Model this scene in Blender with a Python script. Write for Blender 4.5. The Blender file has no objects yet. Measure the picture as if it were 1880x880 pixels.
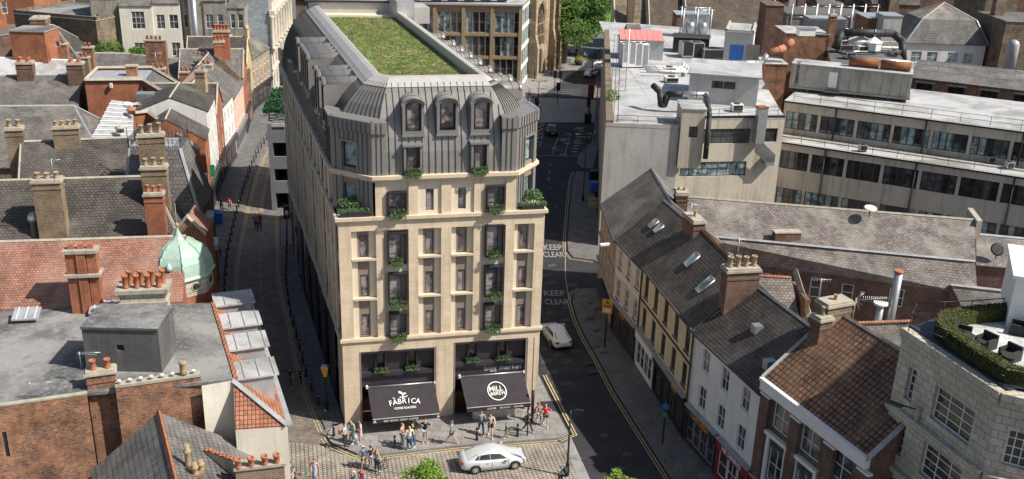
import bpy, math, random
from mathutils import Vector, Matrix
random.seed(7)
SC=bpy.context.scene
COL=SC.collection
# ------------------------------------------------------------ camera
FPX=1833.0; PITCH=math.radians(21.13); ROLL=math.radians(1.777); CH=40.6
_fw=Vector((0,math.cos(PITCH),-math.sin(PITCH))); _up=Vector((0,math.sin(PITCH),math.cos(PITCH))); _rt=Vector((1,0,0))
RT=math.cos(ROLL)*_rt+math.sin(ROLL)*_up; UP=-math.sin(ROLL)*_rt+math.cos(ROLL)*_up
cam=bpy.data.cameras.new('camera'); cam.sensor_width=36; cam.lens=FPX/1880*36; cam.clip_start=1; cam.clip_end=3000
co=bpy.data.objects.new('camera',cam); COL.objects.link(co)
M=Matrix((RT,UP,-_fw)).transposed().to_4x4(); M.translation=(0,0,CH); co.matrix_world=M
SC.camera=co
# ------------------------------------------------------------ light
SUN_EL=47; SUN_X,SUN_Y=0.955,-0.296
w=bpy.data.worlds.new('World'); SC.world=w; w.use_nodes=True
nt=w.node_tree; sky=nt.nodes.new('ShaderNodeTexSky'); sky.sky_type='NISHITA'; sky.sun_disc=False
sky.sun_elevation=math.radians(SUN_EL); sky.sun_rotation=math.atan2(SUN_X,SUN_Y); sky.dust_density=2.0
nt.nodes['Background'].inputs[1].default_value=0.082
nt.links.new(sky.outputs[0],nt.nodes['Background'].inputs[0])
sl=bpy.data.lights.new('sun','SUN'); sl.energy=4.9; sl.angle=math.radians(0.5); sl.color=(1,.935,.84)
so=bpy.data.objects.new('sun',sl); COL.objects.link(so)
ce=math.cos(math.radians(SUN_EL)); sd=Vector((SUN_X*ce,SUN_Y*ce,math.sin(math.radians(SUN_EL))))
so.rotation_euler=sd.to_track_quat('Z','Y').to_euler()
SC.view_settings.view_transform='Standard'; SC.view_settings.look='None'; SC.view_settings.exposure=0.46; SC.view_settings.gamma=1
# ------------------------------------------------------------ picture <-> place, at real heights
def ray(x,y): return _fw+RT*((x-940)/FPX)-UP*((y-440)/FPX)
def G(x,y,z=0.0):
    d=ray(x,y); t=(z-CH)/d.z; return Vector((d.x*t,d.y*t,z))
def PL(x,y,A,B):
    A=Vector(A[:2]);B=Vector(B[:2]); u=(B-A).normalized(); N=Vector((-u.y,u.x)); d=ray(x,y)
    t=A.dot(N)/(d.x*N.x+d.y*N.y); return Vector((d.x*t,d.y*t,CH+d.z*t))
def V2(p): return Vector((p[0],p[1]))
def V3(p,z): return Vector((p[0],p[1],z))
def lerp(a,b,t): return a+(b-a)*t
# ------------------------------------------------------------ materials
MATS={}
def mk(name):
    m=bpy.data.materials.new(name); m.use_nodes=True; n=m.node_tree; b=n.nodes['Principled BSDF']; MATS[name]=m; return m,n,b
def noise(n,scale,detail=4,co=None,dist=0.0):
    x=n.nodes.new('ShaderNodeTexNoise'); x.inputs['Scale'].default_value=scale; x.inputs['Detail'].default_value=detail; x.inputs['Roughness'].default_value=.6
    x.inputs['Distortion'].default_value=dist
    if co is not None: n.links.new(co,x.inputs['Vector'])
    return x.outputs['Fac']
def rng(n,f,a,b,lo=0,hi=1):
    r=n.nodes.new('ShaderNodeMapRange'); n.links.new(f,r.inputs[0]); r.inputs[1].default_value=a; r.inputs[2].default_value=b; r.inputs[3].default_value=lo; r.inputs[4].default_value=hi; return r.outputs[0]
def mix(n,f,c1,c2,mode='MIX'):
    x=n.nodes.new('ShaderNodeMix'); x.data_type='RGBA'; x.blend_type=mode
    if hasattr(f,'is_linked') or not isinstance(f,(int,float)): n.links.new(f,x.inputs[0])
    else: x.inputs[0].default_value=f
    for i,c in ((6,c1),(7,c2)):
        if isinstance(c,tuple): x.inputs[i].default_value=(*c[:3],1)
        else: n.links.new(c,x.inputs[i])
    return x.outputs[2]
def bump(n,b,h,s,d=.02):
    x=n.nodes.new('ShaderNodeBump'); x.inputs['Strength'].default_value=s; x.inputs['Distance'].default_value=d; n.links.new(h,x.inputs['Height']); n.links.new(x.outputs[0],b.inputs['Normal'])
def geo(n): return n.nodes.new('ShaderNodeNewGeometry').outputs['Position']
def uv(n): return n.nodes.new('ShaderNodeUVMap').outputs[0]
def streaks(n,pos,sc=1.2):
    mp=n.nodes.new('ShaderNodeMapping'); mp.inputs['Scale'].default_value=(sc,sc,.12); n.links.new(pos,mp.inputs['Vector'])
    return noise(n,1.6,5,mp.outputs[0])
def mat_plain(name,c,var=.15,sc=1.5,rough=.8,metal=0,bmp=.15,stain=None,st=.5,spec=.4):
    m,n,b=mk(name); p=geo(n)
    k=rng(n,noise(n,sc,6,p),.3,.7)
    c1=tuple(x*(1-var) for x in c); c2=tuple(min(1,x*(1+var)) for x in c)
    o=mix(n,k,c1,c2)
    k2=rng(n,noise(n,sc*9,3,p),.3,.7,1-var*.6,1+var*.6)
    hv=n.nodes.new('ShaderNodeVectorMath'); hv.operation='SCALE'; n.links.new(o,hv.inputs[0]); n.links.new(k2,hv.inputs['Scale']); o=hv.outputs[0]
    if stain:
        s=rng(n,streaks(n,p),.5,.72,0,st); o=mix(n,s,o,stain)
    n.links.new(o,b.inputs['Base Color']); b.inputs['Roughness'].default_value=rough; b.inputs['Metallic'].default_value=metal
    b.inputs['Specular IOR Level'].default_value=spec
    if bmp: bump(n,b,noise(n,sc*12,4,p),bmp)
    return m
def mat_brick(name,c1,c2,mort,bw,bh,ms=.012,rough=.85,patch=None,pc=.5,psc=.35,off=.5,bmp=.4,grime=.25,dark=None,swap=False,bias=0.0,rot=0):
    """coursed material: bricks, slates, tiles, ashlar, setts; coordinates are metres in the face's own plane"""
    m,n,b=mk(name); p=geo(n); u=uv(n)
    if rot:
        mp=n.nodes.new('ShaderNodeMapping'); mp.inputs['Rotation'].default_value=(0,0,math.radians(rot)); n.links.new(u,mp.inputs['Vector']); u=mp.outputs[0]
    # slight wobble so courses are not ruler straight
    t=n.nodes.new('ShaderNodeTexBrick'); n.links.new(u,t.inputs['Vector']); t.inputs['Scale'].default_value=1
    t.inputs['Brick Width'].default_value=bw; t.inputs['Row Height'].default_value=bh; t.inputs['Mortar Size'].default_value=ms
    t.inputs['Mortar Smooth'].default_value=.2; t.inputs['Bias'].default_value=bias; t.offset=off
    for k,c in (('Color1',c1),('Color2',c2),('Mortar',mort)): t.inputs[k].default_value=(*c,1)
    o=t.outputs['Color']
    g=rng(n,noise(n,.8,6,p),.3,.7,1-grime,1+grime)
    hv=n.nodes.new('ShaderNodeVectorMath'); hv.operation='SCALE'; n.links.new(o,hv.inputs[0]); n.links.new(g,hv.inputs['Scale']); o=hv.outputs[0]
    g=rng(n,noise(n,6,4,p),.3,.7,1-grime*.7,1+grime*.7)
    hv=n.nodes.new('ShaderNodeVectorMath'); hv.operation='SCALE'; n.links.new(o,hv.inputs[0]); n.links.new(g,hv.inputs['Scale']); o=hv.outputs[0]
    if patch:
        f1=rng(n,noise(n,psc,8,p,.4),.46,.68,0,pc); o=mix(n,f1,o,patch)
        f3=rng(n,noise(n,14,3,p),.60,.72,0,pc); o=mix(n,f3,o,patch)
    if dark:
        f2=rng(n,noise(n,psc*1.7,6,p,.3),.56,.72,0,.7); o=mix(n,f2,o,dark)
    if rough>=.85:
        g=rng(n,streaks(n,p,1.6),.5,.74,1,.76); hv=n.nodes.new('ShaderNodeVectorMath'); hv.operation='SCALE'; n.links.new(o,hv.inputs[0]); n.links.new(g,hv.inputs['Scale']); o=hv.outputs[0]
    n.links.new(o,b.inputs['Base Color']); b.inputs['Roughness'].default_value=rough
    inv=n.nodes.new('ShaderNodeMath'); inv.operation='SUBTRACT'; inv.inputs[0].default_value=1; n.links.new(t.outputs['Fac'],inv.inputs[1])
    ad=n.nodes.new('ShaderNodeMath'); ad.operation='MULTIPLY_ADD'; n.links.new(noise(n,9,3,p),ad.inputs[0]); ad.inputs[1].default_value=.6; n.links.new(inv.outputs[0],ad.inputs[2])
    bump(n,b,ad.outputs[0],bmp,.02)
    return m
def mat_glass(name,c=(.02,.022,.026),var=.8,rough=.06,tint=(.12,.13,.13)):
    m,n,b=mk(name); oi=n.nodes.new('ShaderNodeObjectInfo'); p=geo(n)
    f=rng(n,noise(n,1.3,2,p),.42,.6,0,var)
    o=mix(n,f,c,tint)
    f2=n.nodes.new('ShaderNodeMath'); f2.operation='MULTIPLY'; n.links.new(oi.outputs['Random'],f2.inputs[0]); f2.inputs[1].default_value=.5
    o=mix(n,f2.outputs[0],o,tint)
    n.links.new(o,b.inputs['Base Color']); b.inputs['Roughness'].default_value=rough; b.inputs['Specular IOR Level'].default_value=.7
    return m
def mat_leaf(name,c1,c2,c3=None,sc=3):
    m,n,b=mk(name); p=geo(n); o=mix(n,rng(n,noise(n,sc,3,p),.35,.65),c1,c2)
    if c3: o=mix(n,rng(n,noise(n,sc*4,2,p),.52,.62),o,c3)
    n.links.new(o,b.inputs['Base Color']); b.inputs['Roughness'].default_value=.6; b.inputs['Specular IOR Level'].default_value=.25
    if 'Subsurface Weight' in b.inputs: b.inputs['Subsurface Weight'].default_value=0
    # a little light passes through the leaf
    tr=n.nodes.new('ShaderNodeBsdfTranslucent'); n.links.new(o,tr.inputs[0]); ms=n.nodes.new('ShaderNodeMixShader'); ms.inputs[0].default_value=.25
    n.links.new(b.outputs[0],ms.inputs[1]); n.links.new(tr.outputs[0],ms.inputs[2]); n.links.new(ms.outputs[0],n.nodes['Material Output'].inputs[0])
    return m
def flat(name,c,rough=.6,metal=0): return mat_plain(name,c,.06,3,rough,metal,0)
stone=mat_brick('new_sandstone',(.61,.495,.355),(.68,.56,.41),(.54,.435,.31),.9,.36,.012,.85,grime=.08,bmp=.15,patch=(.55,.44,.305),pc=.35,psc=.5)
cream=mat_plain('cream_stone',(.66,.59,.46),.05,2,.85,0,.05)
taupe=mat_plain('taupe_panel',(.25,.195,.16),.08,1,.6,0,.05)
ledge=mat_plain('ledge_stone',(.60,.50,.37),.07,2,.85,0,.05,(.35,.28,.2),.35)
zinc=mat_plain('zinc_cladding',(.25,.24,.225),.12,.6,.38,.3,.03,(.21,.20,.19),.5)
zincd=mat_plain('zinc_seam',(.10,.096,.092),.08,1,.5,.3,.02)
coping=mat_plain('coping_metal',(.45,.435,.41),.10,.9,.4,.15,.02)
dark=mat_plain('dark_frame',(.035,.032,.04),.1,1,.4,.2,0)
shopd=mat_plain('shopfront_panel',(.045,.04,.05),.15,.8,.35,.1,.03)
interior=mat_plain('shop_floor',(.16,.085,.05),.2,3,.7)
glass=mat_glass('window_glass')
glassd=mat_glass('dark_window_glass',(.012,.013,.016),.5,.05,(.07,.065,.06))
glassm=mat_glass('curtain_reflection_glass',(.03,.028,.03),1.0,.06,(.30,.265,.26))  # mauve-grey tint paints in reflections along with the curtains
glasst=mat_glass('teal_window_glass',(.05,.075,.08),.9,.05,(.35,.45,.46))
white=mat_plain('white_paint',(.72,.71,.68),.07,2,.6,0,.05)
slate=mat_brick('weathered_slate',(.092,.085,.078),(.145,.132,.12),(.04,.037,.034),.32,.21,.018,.75,patch=(.29,.27,.235),pc=.5,dark=(.055,.052,.05))
slated=mat_brick('dark_slate',(.050,.042,.036),(.088,.075,.065),(.016,.015,.014),.34,.27,.035,.75,patch=(.19,.175,.155),pc=.38,dark=(.034,.031,.030),grime=.35,bmp=.7)
slateg=mat_brick('grey_slate',(.105,.098,.094),(.165,.155,.147),(.035,.033,.032),.36,.38,.034,.7,patch=(.27,.265,.25),pc=.4,dark=(.06,.06,.062))
slatel=mat_brick('mossy_stone_slate',(.125,.107,.096),(.215,.19,.17),(.045,.04,.036),.32,.23,.022,.8,patch=(.36,.34,.30),pc=.6,dark=(.11,.085,.08),grime=.35)
slatebl=mat_brick('blue_wall_slate',(.24,.28,.31),(.32,.36,.39),(.12,.14,.16),.5,.35,.02,.5)
pant=mat_brick('brown_pantile',(.15,.07,.042),(.25,.125,.07),(.03,.016,.012),.34,.36,.05,.75,patch=(.36,.23,.13),pc=.35,off=0.0,bmp=1.0,grime=.35,dark=(.09,.05,.036))
redt=mat_brick('red_clay_tile',(.235,.105,.072),(.34,.16,.112),(.10,.05,.038),.24,.20,.022,.8,patch=(.40,.29,.23),pc=.4,grime=.3)
redt2=mat_brick('orange_clay_tile',(.30,.115,.06),(.42,.185,.105),(.10,.04,.025),.25,.3,.03,.8,off=0.0)
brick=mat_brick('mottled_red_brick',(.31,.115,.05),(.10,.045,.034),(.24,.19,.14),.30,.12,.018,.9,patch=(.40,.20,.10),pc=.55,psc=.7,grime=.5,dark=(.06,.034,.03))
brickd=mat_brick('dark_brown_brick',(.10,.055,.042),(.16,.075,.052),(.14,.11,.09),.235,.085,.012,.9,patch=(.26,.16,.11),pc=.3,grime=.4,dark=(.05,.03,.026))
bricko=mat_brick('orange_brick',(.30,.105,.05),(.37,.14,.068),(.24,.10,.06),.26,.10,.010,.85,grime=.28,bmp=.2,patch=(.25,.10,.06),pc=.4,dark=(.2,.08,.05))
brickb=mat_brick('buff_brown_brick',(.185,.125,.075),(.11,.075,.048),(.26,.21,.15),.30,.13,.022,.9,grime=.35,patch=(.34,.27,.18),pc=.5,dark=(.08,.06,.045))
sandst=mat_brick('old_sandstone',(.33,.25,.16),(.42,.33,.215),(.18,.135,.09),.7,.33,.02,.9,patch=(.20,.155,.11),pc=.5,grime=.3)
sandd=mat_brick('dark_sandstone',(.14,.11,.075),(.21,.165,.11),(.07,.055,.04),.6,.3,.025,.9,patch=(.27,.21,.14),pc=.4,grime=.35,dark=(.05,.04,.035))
pale=mat_brick('pale_ashlar',(.56,.52,.44),(.64,.59,.49),(.42,.39,.33),.9,.4,.012,.85,grime=.14,patch=(.4,.37,.31))
faience=mat_brick('stone_tile',(.42,.385,.305),(.52,.48,.385),(.17,.155,.125),.62,.42,.02,.6,grime=.16,patch=(.30,.27,.21),pc=.4)
render_g=mat_plain('grey_render',(.42,.415,.395),.12,.35,.9,0,.15,(.25,.24,.22),.55)
render_b=mat_plain('beige_render',(.47,.425,.355),.10,.4,.9,0,.15,(.22,.18,.14),.65)
render_w=mat_plain('white_render',(.66,.655,.63),.06,.6,.9,0,.1,(.40,.38,.34),.45)
render_c=mat_plain('cream_render',(.66,.63,.54),.07,.7,.9,0,.2,(.42,.39,.32),.5)
render_y=mat_brick('cream_stucco',(.55,.46,.29),(.58,.49,.31),(.42,.34,.2),8.0,.62,.012,.85,grime=.1)
render_p=mat_brick('pale_pink_stucco',(.55,.49,.455),(.58,.515,.48),(.36,.31,.29),8.0,.5,.012,.85,grime=.1)
pink=mat_plain('pink_render',(.62,.42,.34),.08,.8,.9)
brown_st=mat_plain('brown_stucco',(.36,.28,.205),.12,.8,.9,0,.1,(.2,.15,.1),.5)
yellow_st=mat_plain('yellow_sandstone',(.48,.38,.20),.15,1,.9,0,.1,(.2,.15,.09),.6)
oldrend=mat_plain('weathered_render',(.27,.255,.215),.25,.6,.95,0,.2,(.10,.09,.075),.9)
felt=mat_plain('roof_felt',(.095,.097,.095),.22,.35,.85,0,.2,(.22,.22,.2),.35)
def _felt():
    m,n,b=mk('weathered_roof_felt'); p=geo(n)
    o=mix(n,rng(n,noise(n,.13,7,p,.5),.44,.58),(.085,.087,.088),(.25,.247,.238)); o=mix(n,rng(n,noise(n,3,6,p,.5),.50,.66,0,.5),o,(.32,.315,.30)); o=mix(n,rng(n,noise(n,.7,5,p,1),.58,.7,0,.6),o,(.10,.095,.09))
    n.links.new(o,b.inputs['Base Color']); b.inputs['Roughness'].default_value=.8; bump(n,b,noise(n,14,3,p),.15); return m
feltw=_felt()
def _wroof():
    m,n,b=mk('white_roof_coating'); p=geo(n)
    o=mix(n,rng(n,noise(n,.22,7,p,.8),.45,.66),(.44,.445,.445),(.24,.235,.22)); o=mix(n,rng(n,noise(n,1.4,6,p,1),.56,.70,0,.6),o,(.15,.145,.135))
    n.links.new(o,b.inputs['Base Color']); b.inputs['Roughness'].default_value=.6; bump(n,b,noise(n,8,3,p),.1); return m
wroof=_wroof()
lead=mat_plain('lead_sheet',(.33,.345,.36),.18,1.2,.5,.15,.06,(.5,.5,.5),.4)
steel=mat_plain('galvanised_steel',(.42,.44,.45),.12,1.5,.4,.7,.03)
silver=mat_plain('foil_insulation',(.62,.62,.62),.1,2,.3,.7,.1)
black=mat_plain('black_paint',(.018,.018,.02),.15,2,.45,0,0)
blackm=mat_plain('matt_black_duct',(.03,.03,.03),.3,2,.6,0,.05)
rust=mat_plain('rusty_steel',(.26,.10,.04),.4,1.2,.8,.2,.15,(.10,.05,.03),.6)
corr=mat_plain('stained_corrugated_sheet',(.40,.38,.33),.14,1,.6,.1,.03,(.19,.15,.10),.85)
copper=mat_plain('verdigris_copper',(.33,.46,.385),.10,.9,.65,.1,.06,(.45,.52,.46),.7)
terrac=mat_plain('terracotta',(.37,.14,.075),.2,4,.8)
terrab=mat_plain('buff_clay',(.33,.25,.15),.2,4,.8)
stonecap=mat_plain('stone_coping',(.37,.34,.275),.2,2,.9,0,.15,(.17,.16,.13),.5)
iron=mat_plain('iron_cresting',(.05,.05,.05),.2,3,.6)
asphalt=mat_plain('asphalt',(.036,.036,.039),.30,.35,.85,0,.15,spec=.3)
asphaltp=mat_plain('asphalt_patch',(.062,.062,.064),.15,2,.9,0,.15)
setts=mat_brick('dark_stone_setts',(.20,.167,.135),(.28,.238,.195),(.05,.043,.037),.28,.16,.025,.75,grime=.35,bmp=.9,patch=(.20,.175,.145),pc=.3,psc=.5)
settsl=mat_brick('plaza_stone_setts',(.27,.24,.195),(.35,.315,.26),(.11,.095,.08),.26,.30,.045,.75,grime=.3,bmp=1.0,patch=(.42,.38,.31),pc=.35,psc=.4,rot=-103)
flags=mat_brick('paving_flags',(.195,.19,.18),(.255,.245,.235),(.09,.087,.083),1.1,.75,.02,.8,grime=.22,patch=(.31,.30,.28),pc=.4,dark=(.14,.137,.13))
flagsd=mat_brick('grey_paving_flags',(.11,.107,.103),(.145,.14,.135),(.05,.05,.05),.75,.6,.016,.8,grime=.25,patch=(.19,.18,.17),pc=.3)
kerbm=mat_brick('granite_kerb',(.25,.245,.235),(.30,.29,.28),(.12,.12,.12),1.0,2.0,.012,.8,grime=.15)
pavel=mat_plain('sunlit_pale_asphalt',(.27,.255,.235),.14,.8,.85)  # crossing asphalt with the sunlight on it put into the colour
yellowl=mat_plain('yellow_road_paint',(.47,.385,.19),.3,6,.8,0,0,(.22,.19,.14),.7)
whitel=mat_plain('white_road_paint',(.27,.27,.265),.4,9,.8,0,0,(.10,.10,.10),.8)
leaf_b=mat_leaf('bright_leaf',(.15,.27,.03),(.28,.42,.07),(.07,.14,.02),3)
leaf_d=mat_leaf('green_leaf',(.03,.085,.015),(.10,.19,.03),(.15,.22,.05),.5)
leaf_p=mat_leaf('planter_leaf',(.035,.085,.03),(.095,.17,.06),(.22,.30,.14),6)
leaf_h=mat_leaf('hedge_leaf',(.035,.045,.012),(.075,.09,.022),(.15,.145,.045),6)
bark=mat_plain('bark',(.09,.07,.05),.25,4,.9)
def _sedum():
    m,n,b=mk('sedum_roof'); p=geo(n)
    o=mix(n,rng(n,noise(n,.5,6,p,.5),.4,.6),(.085,.145,.03),(.155,.19,.05)); o=mix(n,rng(n,noise(n,1.5,6,p,.6),.5,.60,0,.6),o,(.24,.13,.055)); o=mix(n,rng(n,noise(n,1.9,6,p,.5),.54,.60,0,.85),o,(.30,.34,.12)); o=mix(n,rng(n,noise(n,3,4,p),.55,.7,0,.7),o,(.05,.10,.015))
    n.links.new(o,b.inputs['Base Color']); b.inputs['Roughness'].default_value=.9; bump(n,b,noise(n,6,4,p),1,.15); return m
sedum=_sedum()
# ------------------------------------------------------------ mesh builder
ORG={}
class MB:
    def __init__(s): s.v=[];s.f=[];s.uv=[];s.mi=[];s.ms=[];s.sm=[]
    def mid(s,m):
        if m not in s.ms: s.ms.append(m)
        return s.ms.index(m)
    def poly(s,pts,m,smooth=False):
        pts=[Vector(p) for p in pts]; n=Vector((0,0,0))
        for i in range(len(pts)):
            a,b=pts[i],pts[(i+1)%len(pts)]; n+=Vector(((a.y-b.y)*(a.z+b.z),(a.z-b.z)*(a.x+b.x),(a.x-b.x)*(a.y+b.y)))
        if n.length<1e-9: return
        n.normalize()
        if abs(n.z)>.985: h=Vector((1,0,0)); v=Vector((0,1,0))
        else: h=Vector((0,0,1)).cross(n).normalized(); v=n.cross(h)
        k=len(s.v); s.v+=[tuple(p) for p in pts]; s.f.append(tuple(range(k,k+len(pts)))); s.uv+=[(p.dot(h),p.dot(v)) for p in pts]; s.mi.append(s.mid(m)); s.sm.append(smooth)
    def box(s,o,u,v,wz,m):
        """o corner, u,v horizontal vectors (v to the left of u), wz height or vector"""
        o=Vector(o); u=Vector((*u[:2],u[2] if len(u)>2 else 0)); v=Vector((*v[:2],v[2] if len(v)>2 else 0)); z=Vector((0,0,wz)) if isinstance(wz,(int,float)) else Vector(wz)
        a,b,c,d=o,o+u,o+u+v,o+v; A,B,C,D=a+z,b+z,c+z,d+z
        for q in ((A,B,C,D),(d,c,b,a),(a,b,B,A),(b,c,C,B),(c,d,D,C),(d,a,A,D)): s.poly(q,m)
    def cbox(s,c,sx,sy,sz,m,ang=0):
        """box centred in plan at c, base at c.z"""
        u=Vector((math.cos(ang),math.sin(ang),0)); v=Vector((-u.y,u.x,0)); s.box(Vector(c)-u*sx/2-v*sy/2,u*sx,v*sy,sz,m)
    def prism(s,pts,z0,z1,m,top=None,bot=True):
        n=len(pts)
        for i in range(n):
            a,b=pts[i],pts[(i+1)%n]; s.poly([V3(a,z0),V3(b,z0),V3(b,z1),V3(a,z1)],m)
        s.poly([V3(p,z1) for p in pts],top or m)
        if bot: s.poly([V3(p,z0) for p in reversed(pts)],m)
    def slab(s,pts,t,m,ms=None):
        pts=[Vector(p) for p in pts]; lo=[p-Vector((0,0,t)) for p in pts]; s.poly(pts,m); s.poly(lo[::-1],ms or m)
        for i in range(len(pts)):
            j=(i+1)%len(pts); s.poly([lo[i],lo[j],pts[j],pts[i]],ms or m)
    def tube(s,p0,p1,r0,m,r1=None,n=10,cap=True,smooth=True):
        p0=Vector(p0);p1=Vector(p1); r1=r0 if r1 is None else r1; ax=(p1-p0).normalized(); a=ax.orthogonal().normalized(); b=ax.cross(a)
        R0=[p0+(a*math.cos(t)+b*math.sin(t))*r0 for t in [2*math.pi*i/n for i in range(n)]]; R1=[p1+(a*math.cos(t)+b*math.sin(t))*r1 for t in [2*math.pi*i/n for i in range(n)]]
        for i in range(n):
            j=(i+1)%n; s.poly([R0[i],R0[j],R1[j],R1[i]],m,smooth)
        if cap:
            s.poly(R1,m); s.poly(R0[::-1],m)
    def path(s,pts,r,m,n=8):
        for a,b in zip(pts,pts[1:]): s.tube(a,b,r,m,n=n)
    def lathe(s,c,prof,m,n=16,ang=0,smooth=True):
        c=Vector(c); rings=[[c+Vector((r*math.cos(ang+2*math.pi*i/n),r*math.sin(ang+2*math.pi*i/n),z)) for i in range(n)] for r,z in prof]
        for A,B in zip(rings,rings[1:]):
            for i in range(n):
                j=(i+1)%n; s.poly([A[i],A[j],B[j],B[i]],m,smooth)
        s.poly(rings[-1],m); s.poly(rings[0][::-1],m)
    def wall(s,p0,p1,z0,z1,ops,m,depth=.15,rev=None):
        """wall from p0 to p1 (outside on the right hand), ops = [(s0,s1,z0,z1)] openings with reveals"""
        p0=V2(p0);p1=V2(p1); L=(p1-p0).length; u=(p1-p0)/L; nn=Vector((-u.y,u.x)); rev=rev or m
        P=lambda a,z,d=0: V3(p0+u*a+nn*d,z)
        S=sorted(set([0,L]+[min(max(q,0),L) for o in ops for q in o[:2]])); Z=sorted(set([z0,z1]+[min(max(q,z0),z1) for o in ops for q in o[2:4]]))
        # merge cells into column strips
        for a,b in zip(S,S[1:]):
            if b-a<1e-4: continue
            run=None
            for c,d in zip(Z,Z[1:]):
                hole=any(o[0]<=a+1e-4 and o[1]>=b-1e-4 and o[2]<=c+1e-4 and o[3]>=d-1e-4 for o in ops)
                if hole:
                    if run is not None: s.poly([P(a,run),P(b,run),P(b,c),P(a,c)],m); run=None
                elif run is None: run=c
            if run is not None: s.poly([P(a,run),P(b,run),P(b,z1),P(a,z1)],m)
        for o in ops:
            a,b,c,d=o[:4]
            s.poly([P(a,c),P(a,c,depth),P(a,d,depth),P(a,d)][::-1],rev); s.poly([P(b,c),P(b,c,depth),P(b,d,depth),P(b,d)],rev)
            s.poly([P(a,c),P(b,c),P(b,c,depth),P(a,c,depth)],rev); s.poly([P(a,d),P(b,d),P(b,d,depth),P(a,d,depth)][::-1],rev)
    def build(s,name,parent=None,local=False,merge=False):
        o=None
        loc=ORG.get(parent.name,Vector((0,0,0))) if parent is not None and not local else Vector((0,0,0))
        me=bpy.data.meshes.new(name); me.from_pydata([tuple(Vector(p)-loc) for p in s.v],[],s.f)
        for m in s.ms: me.materials.append(m)
        me.polygons.foreach_set('material_index',s.mi); me.polygons.foreach_set('use_smooth',s.sm)
        ul=me.uv_layers.new(name='UVMap'); flatuv=[c for q in s.uv for c in q]; ul.data.foreach_set('uv',flatuv)
        if any(s.sm):
            import bmesh
            bm=bmesh.new(); bm.from_mesh(me); bmesh.ops.remove_doubles(bm,verts=bm.verts,dist=.0005); bm.to_mesh(me); bm.free()
        me.update()
        o=bpy.data.objects.new(name,me); COL.objects.link(o)
        if parent is not None: o.parent=parent
        if parent is not None: ORG[o.name]=loc if not local else Vector((0,0,0))
        return o
def tag(o,label=None,cat=None,group=None,kind=None):
    if label: o['label']=label
    if cat: o['category']=cat
    if group: o['group']=group
    if kind: o['kind']=kind
    return o
def thing(name,label,cat,loc,group=None,rot=0):
    o=bpy.data.objects.new(name,None); COL.objects.link(o); o.location=Vector(loc); o.rotation_euler=(0,0,rot); o.empty_display_size=.3
    ORG[o.name]=Vector(loc); return tag(o,label,cat,group)
def struct(name,mb):
    o=mb.build(name); o['kind']='structure'; return o
def copy_tree(o,parent=None):
    c=o.copy(); COL.objects.link(c)
    if parent is not None: c.parent=parent
    for ch in list(o.children): copy_tree(ch,c)
    return c
# ------------------------------------------------------------ windows
WC={}
def window(parent,p,u,w,h,style=(1,2),fm=None,gm=None,depth=.13,fw=.075,name='window',bar=.05,sill=None,y0=0):
    """p: lower-left outer corner on the wall face; a frame with glazing bars and one pane mesh behind them"""
    fm=fm or white; gm=gm or glass; key=(round(w,2),round(h,2),style,fm.name,gm.name,depth,fw,bar,sill.name if sill else '')
    if key not in WC:
        f=MB(); X=Vector((1,0,0));Y=Vector((0,1,0)); d0=depth-.07
        f.box((0,d0,0),(w,0),(0,.06),fw,fm); f.box((0,d0,h-fw),(w,0),(0,.06),fw,fm); f.box((0,d0,fw),(fw,0),(0,.06),h-2*fw,fm); f.box((w-fw,d0,fw),(fw,0),(0,.06),h-2*fw,fm)
        nx,ny=style
        for i in range(1,nx): f.box((w*i/nx-bar/2,d0+.012,fw),(bar,0),(0,.045),h-2*fw,fm)
        for j in range(1,ny):
            for i in range(nx):
                a=fw if i==0 else w*i/nx+bar/2; b=w-fw if i==nx-1 else w*(i+1)/nx-bar/2
                f.box((a,d0+.008,h*j/ny-bar/2),(b-a,0),(0,.045),bar,fm)
        if sill: f.box((-.08,-.07,-.1),(w+.16,0),(0,depth),.097,sill)
        g=MB(); g.box((fw*.5,d0+.03,fw*.5),(w-fw,0),(0,.012),h-fw,gm)
        fo=f.build(name); go=g.build('pane'); WC[key]=(fo.data,go.data); bpy.data.objects.remove(fo); bpy.data.objects.remove(go)
    fd,gd=WC[key]; loc=ORG[parent.name]
    o=bpy.data.objects.new(name,fd); COL.objects.link(o); o.parent=parent; o.location=Vector(p)-loc; o.rotation_euler=(0,0,math.atan2(u[1],u[0]))
    g=bpy.data.objects.new('pane',gd); COL.objects.link(g); g.parent=o
    return o
def facade(th,mb,p0,p1,z0,z1,wins,m,depth=.15,sill=None,rev=None,fm=None,gm=None):
    """wins: (s0,s1,z0,z1,style[,fm[,gm]])"""
    mb.wall(p0,p1,z0,z1,[q[:4] for q in wins],m,depth,rev)
    p0=V2(p0);p1=V2(p1);u=(p1-p0).normalized()
    for q in wins:
        window(th,V3(p0+u*q[0],q[2]),u,q[1]-q[0],q[3]-q[2],q[4],q[5] if len(q)>5 and q[5] else fm,q[6] if len(q)>6 else gm,depth,sill=sill)
def wrow(L,n,w,z0,z1,style,m0=None,m1=None,**k):
    """n windows of width w evenly spread on length L"""
    m0=L/n*.5-w/2 if m0 is None else m0; m1=m0 if m1 is None else m1
    if n==1: return [(m0,m0+w,z0,z1,style)]
    st=(L-m0-m1-w)/(n-1); return [(m0+i*st,m0+i*st+w,z0,z1,style) for i in range(n)]
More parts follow.
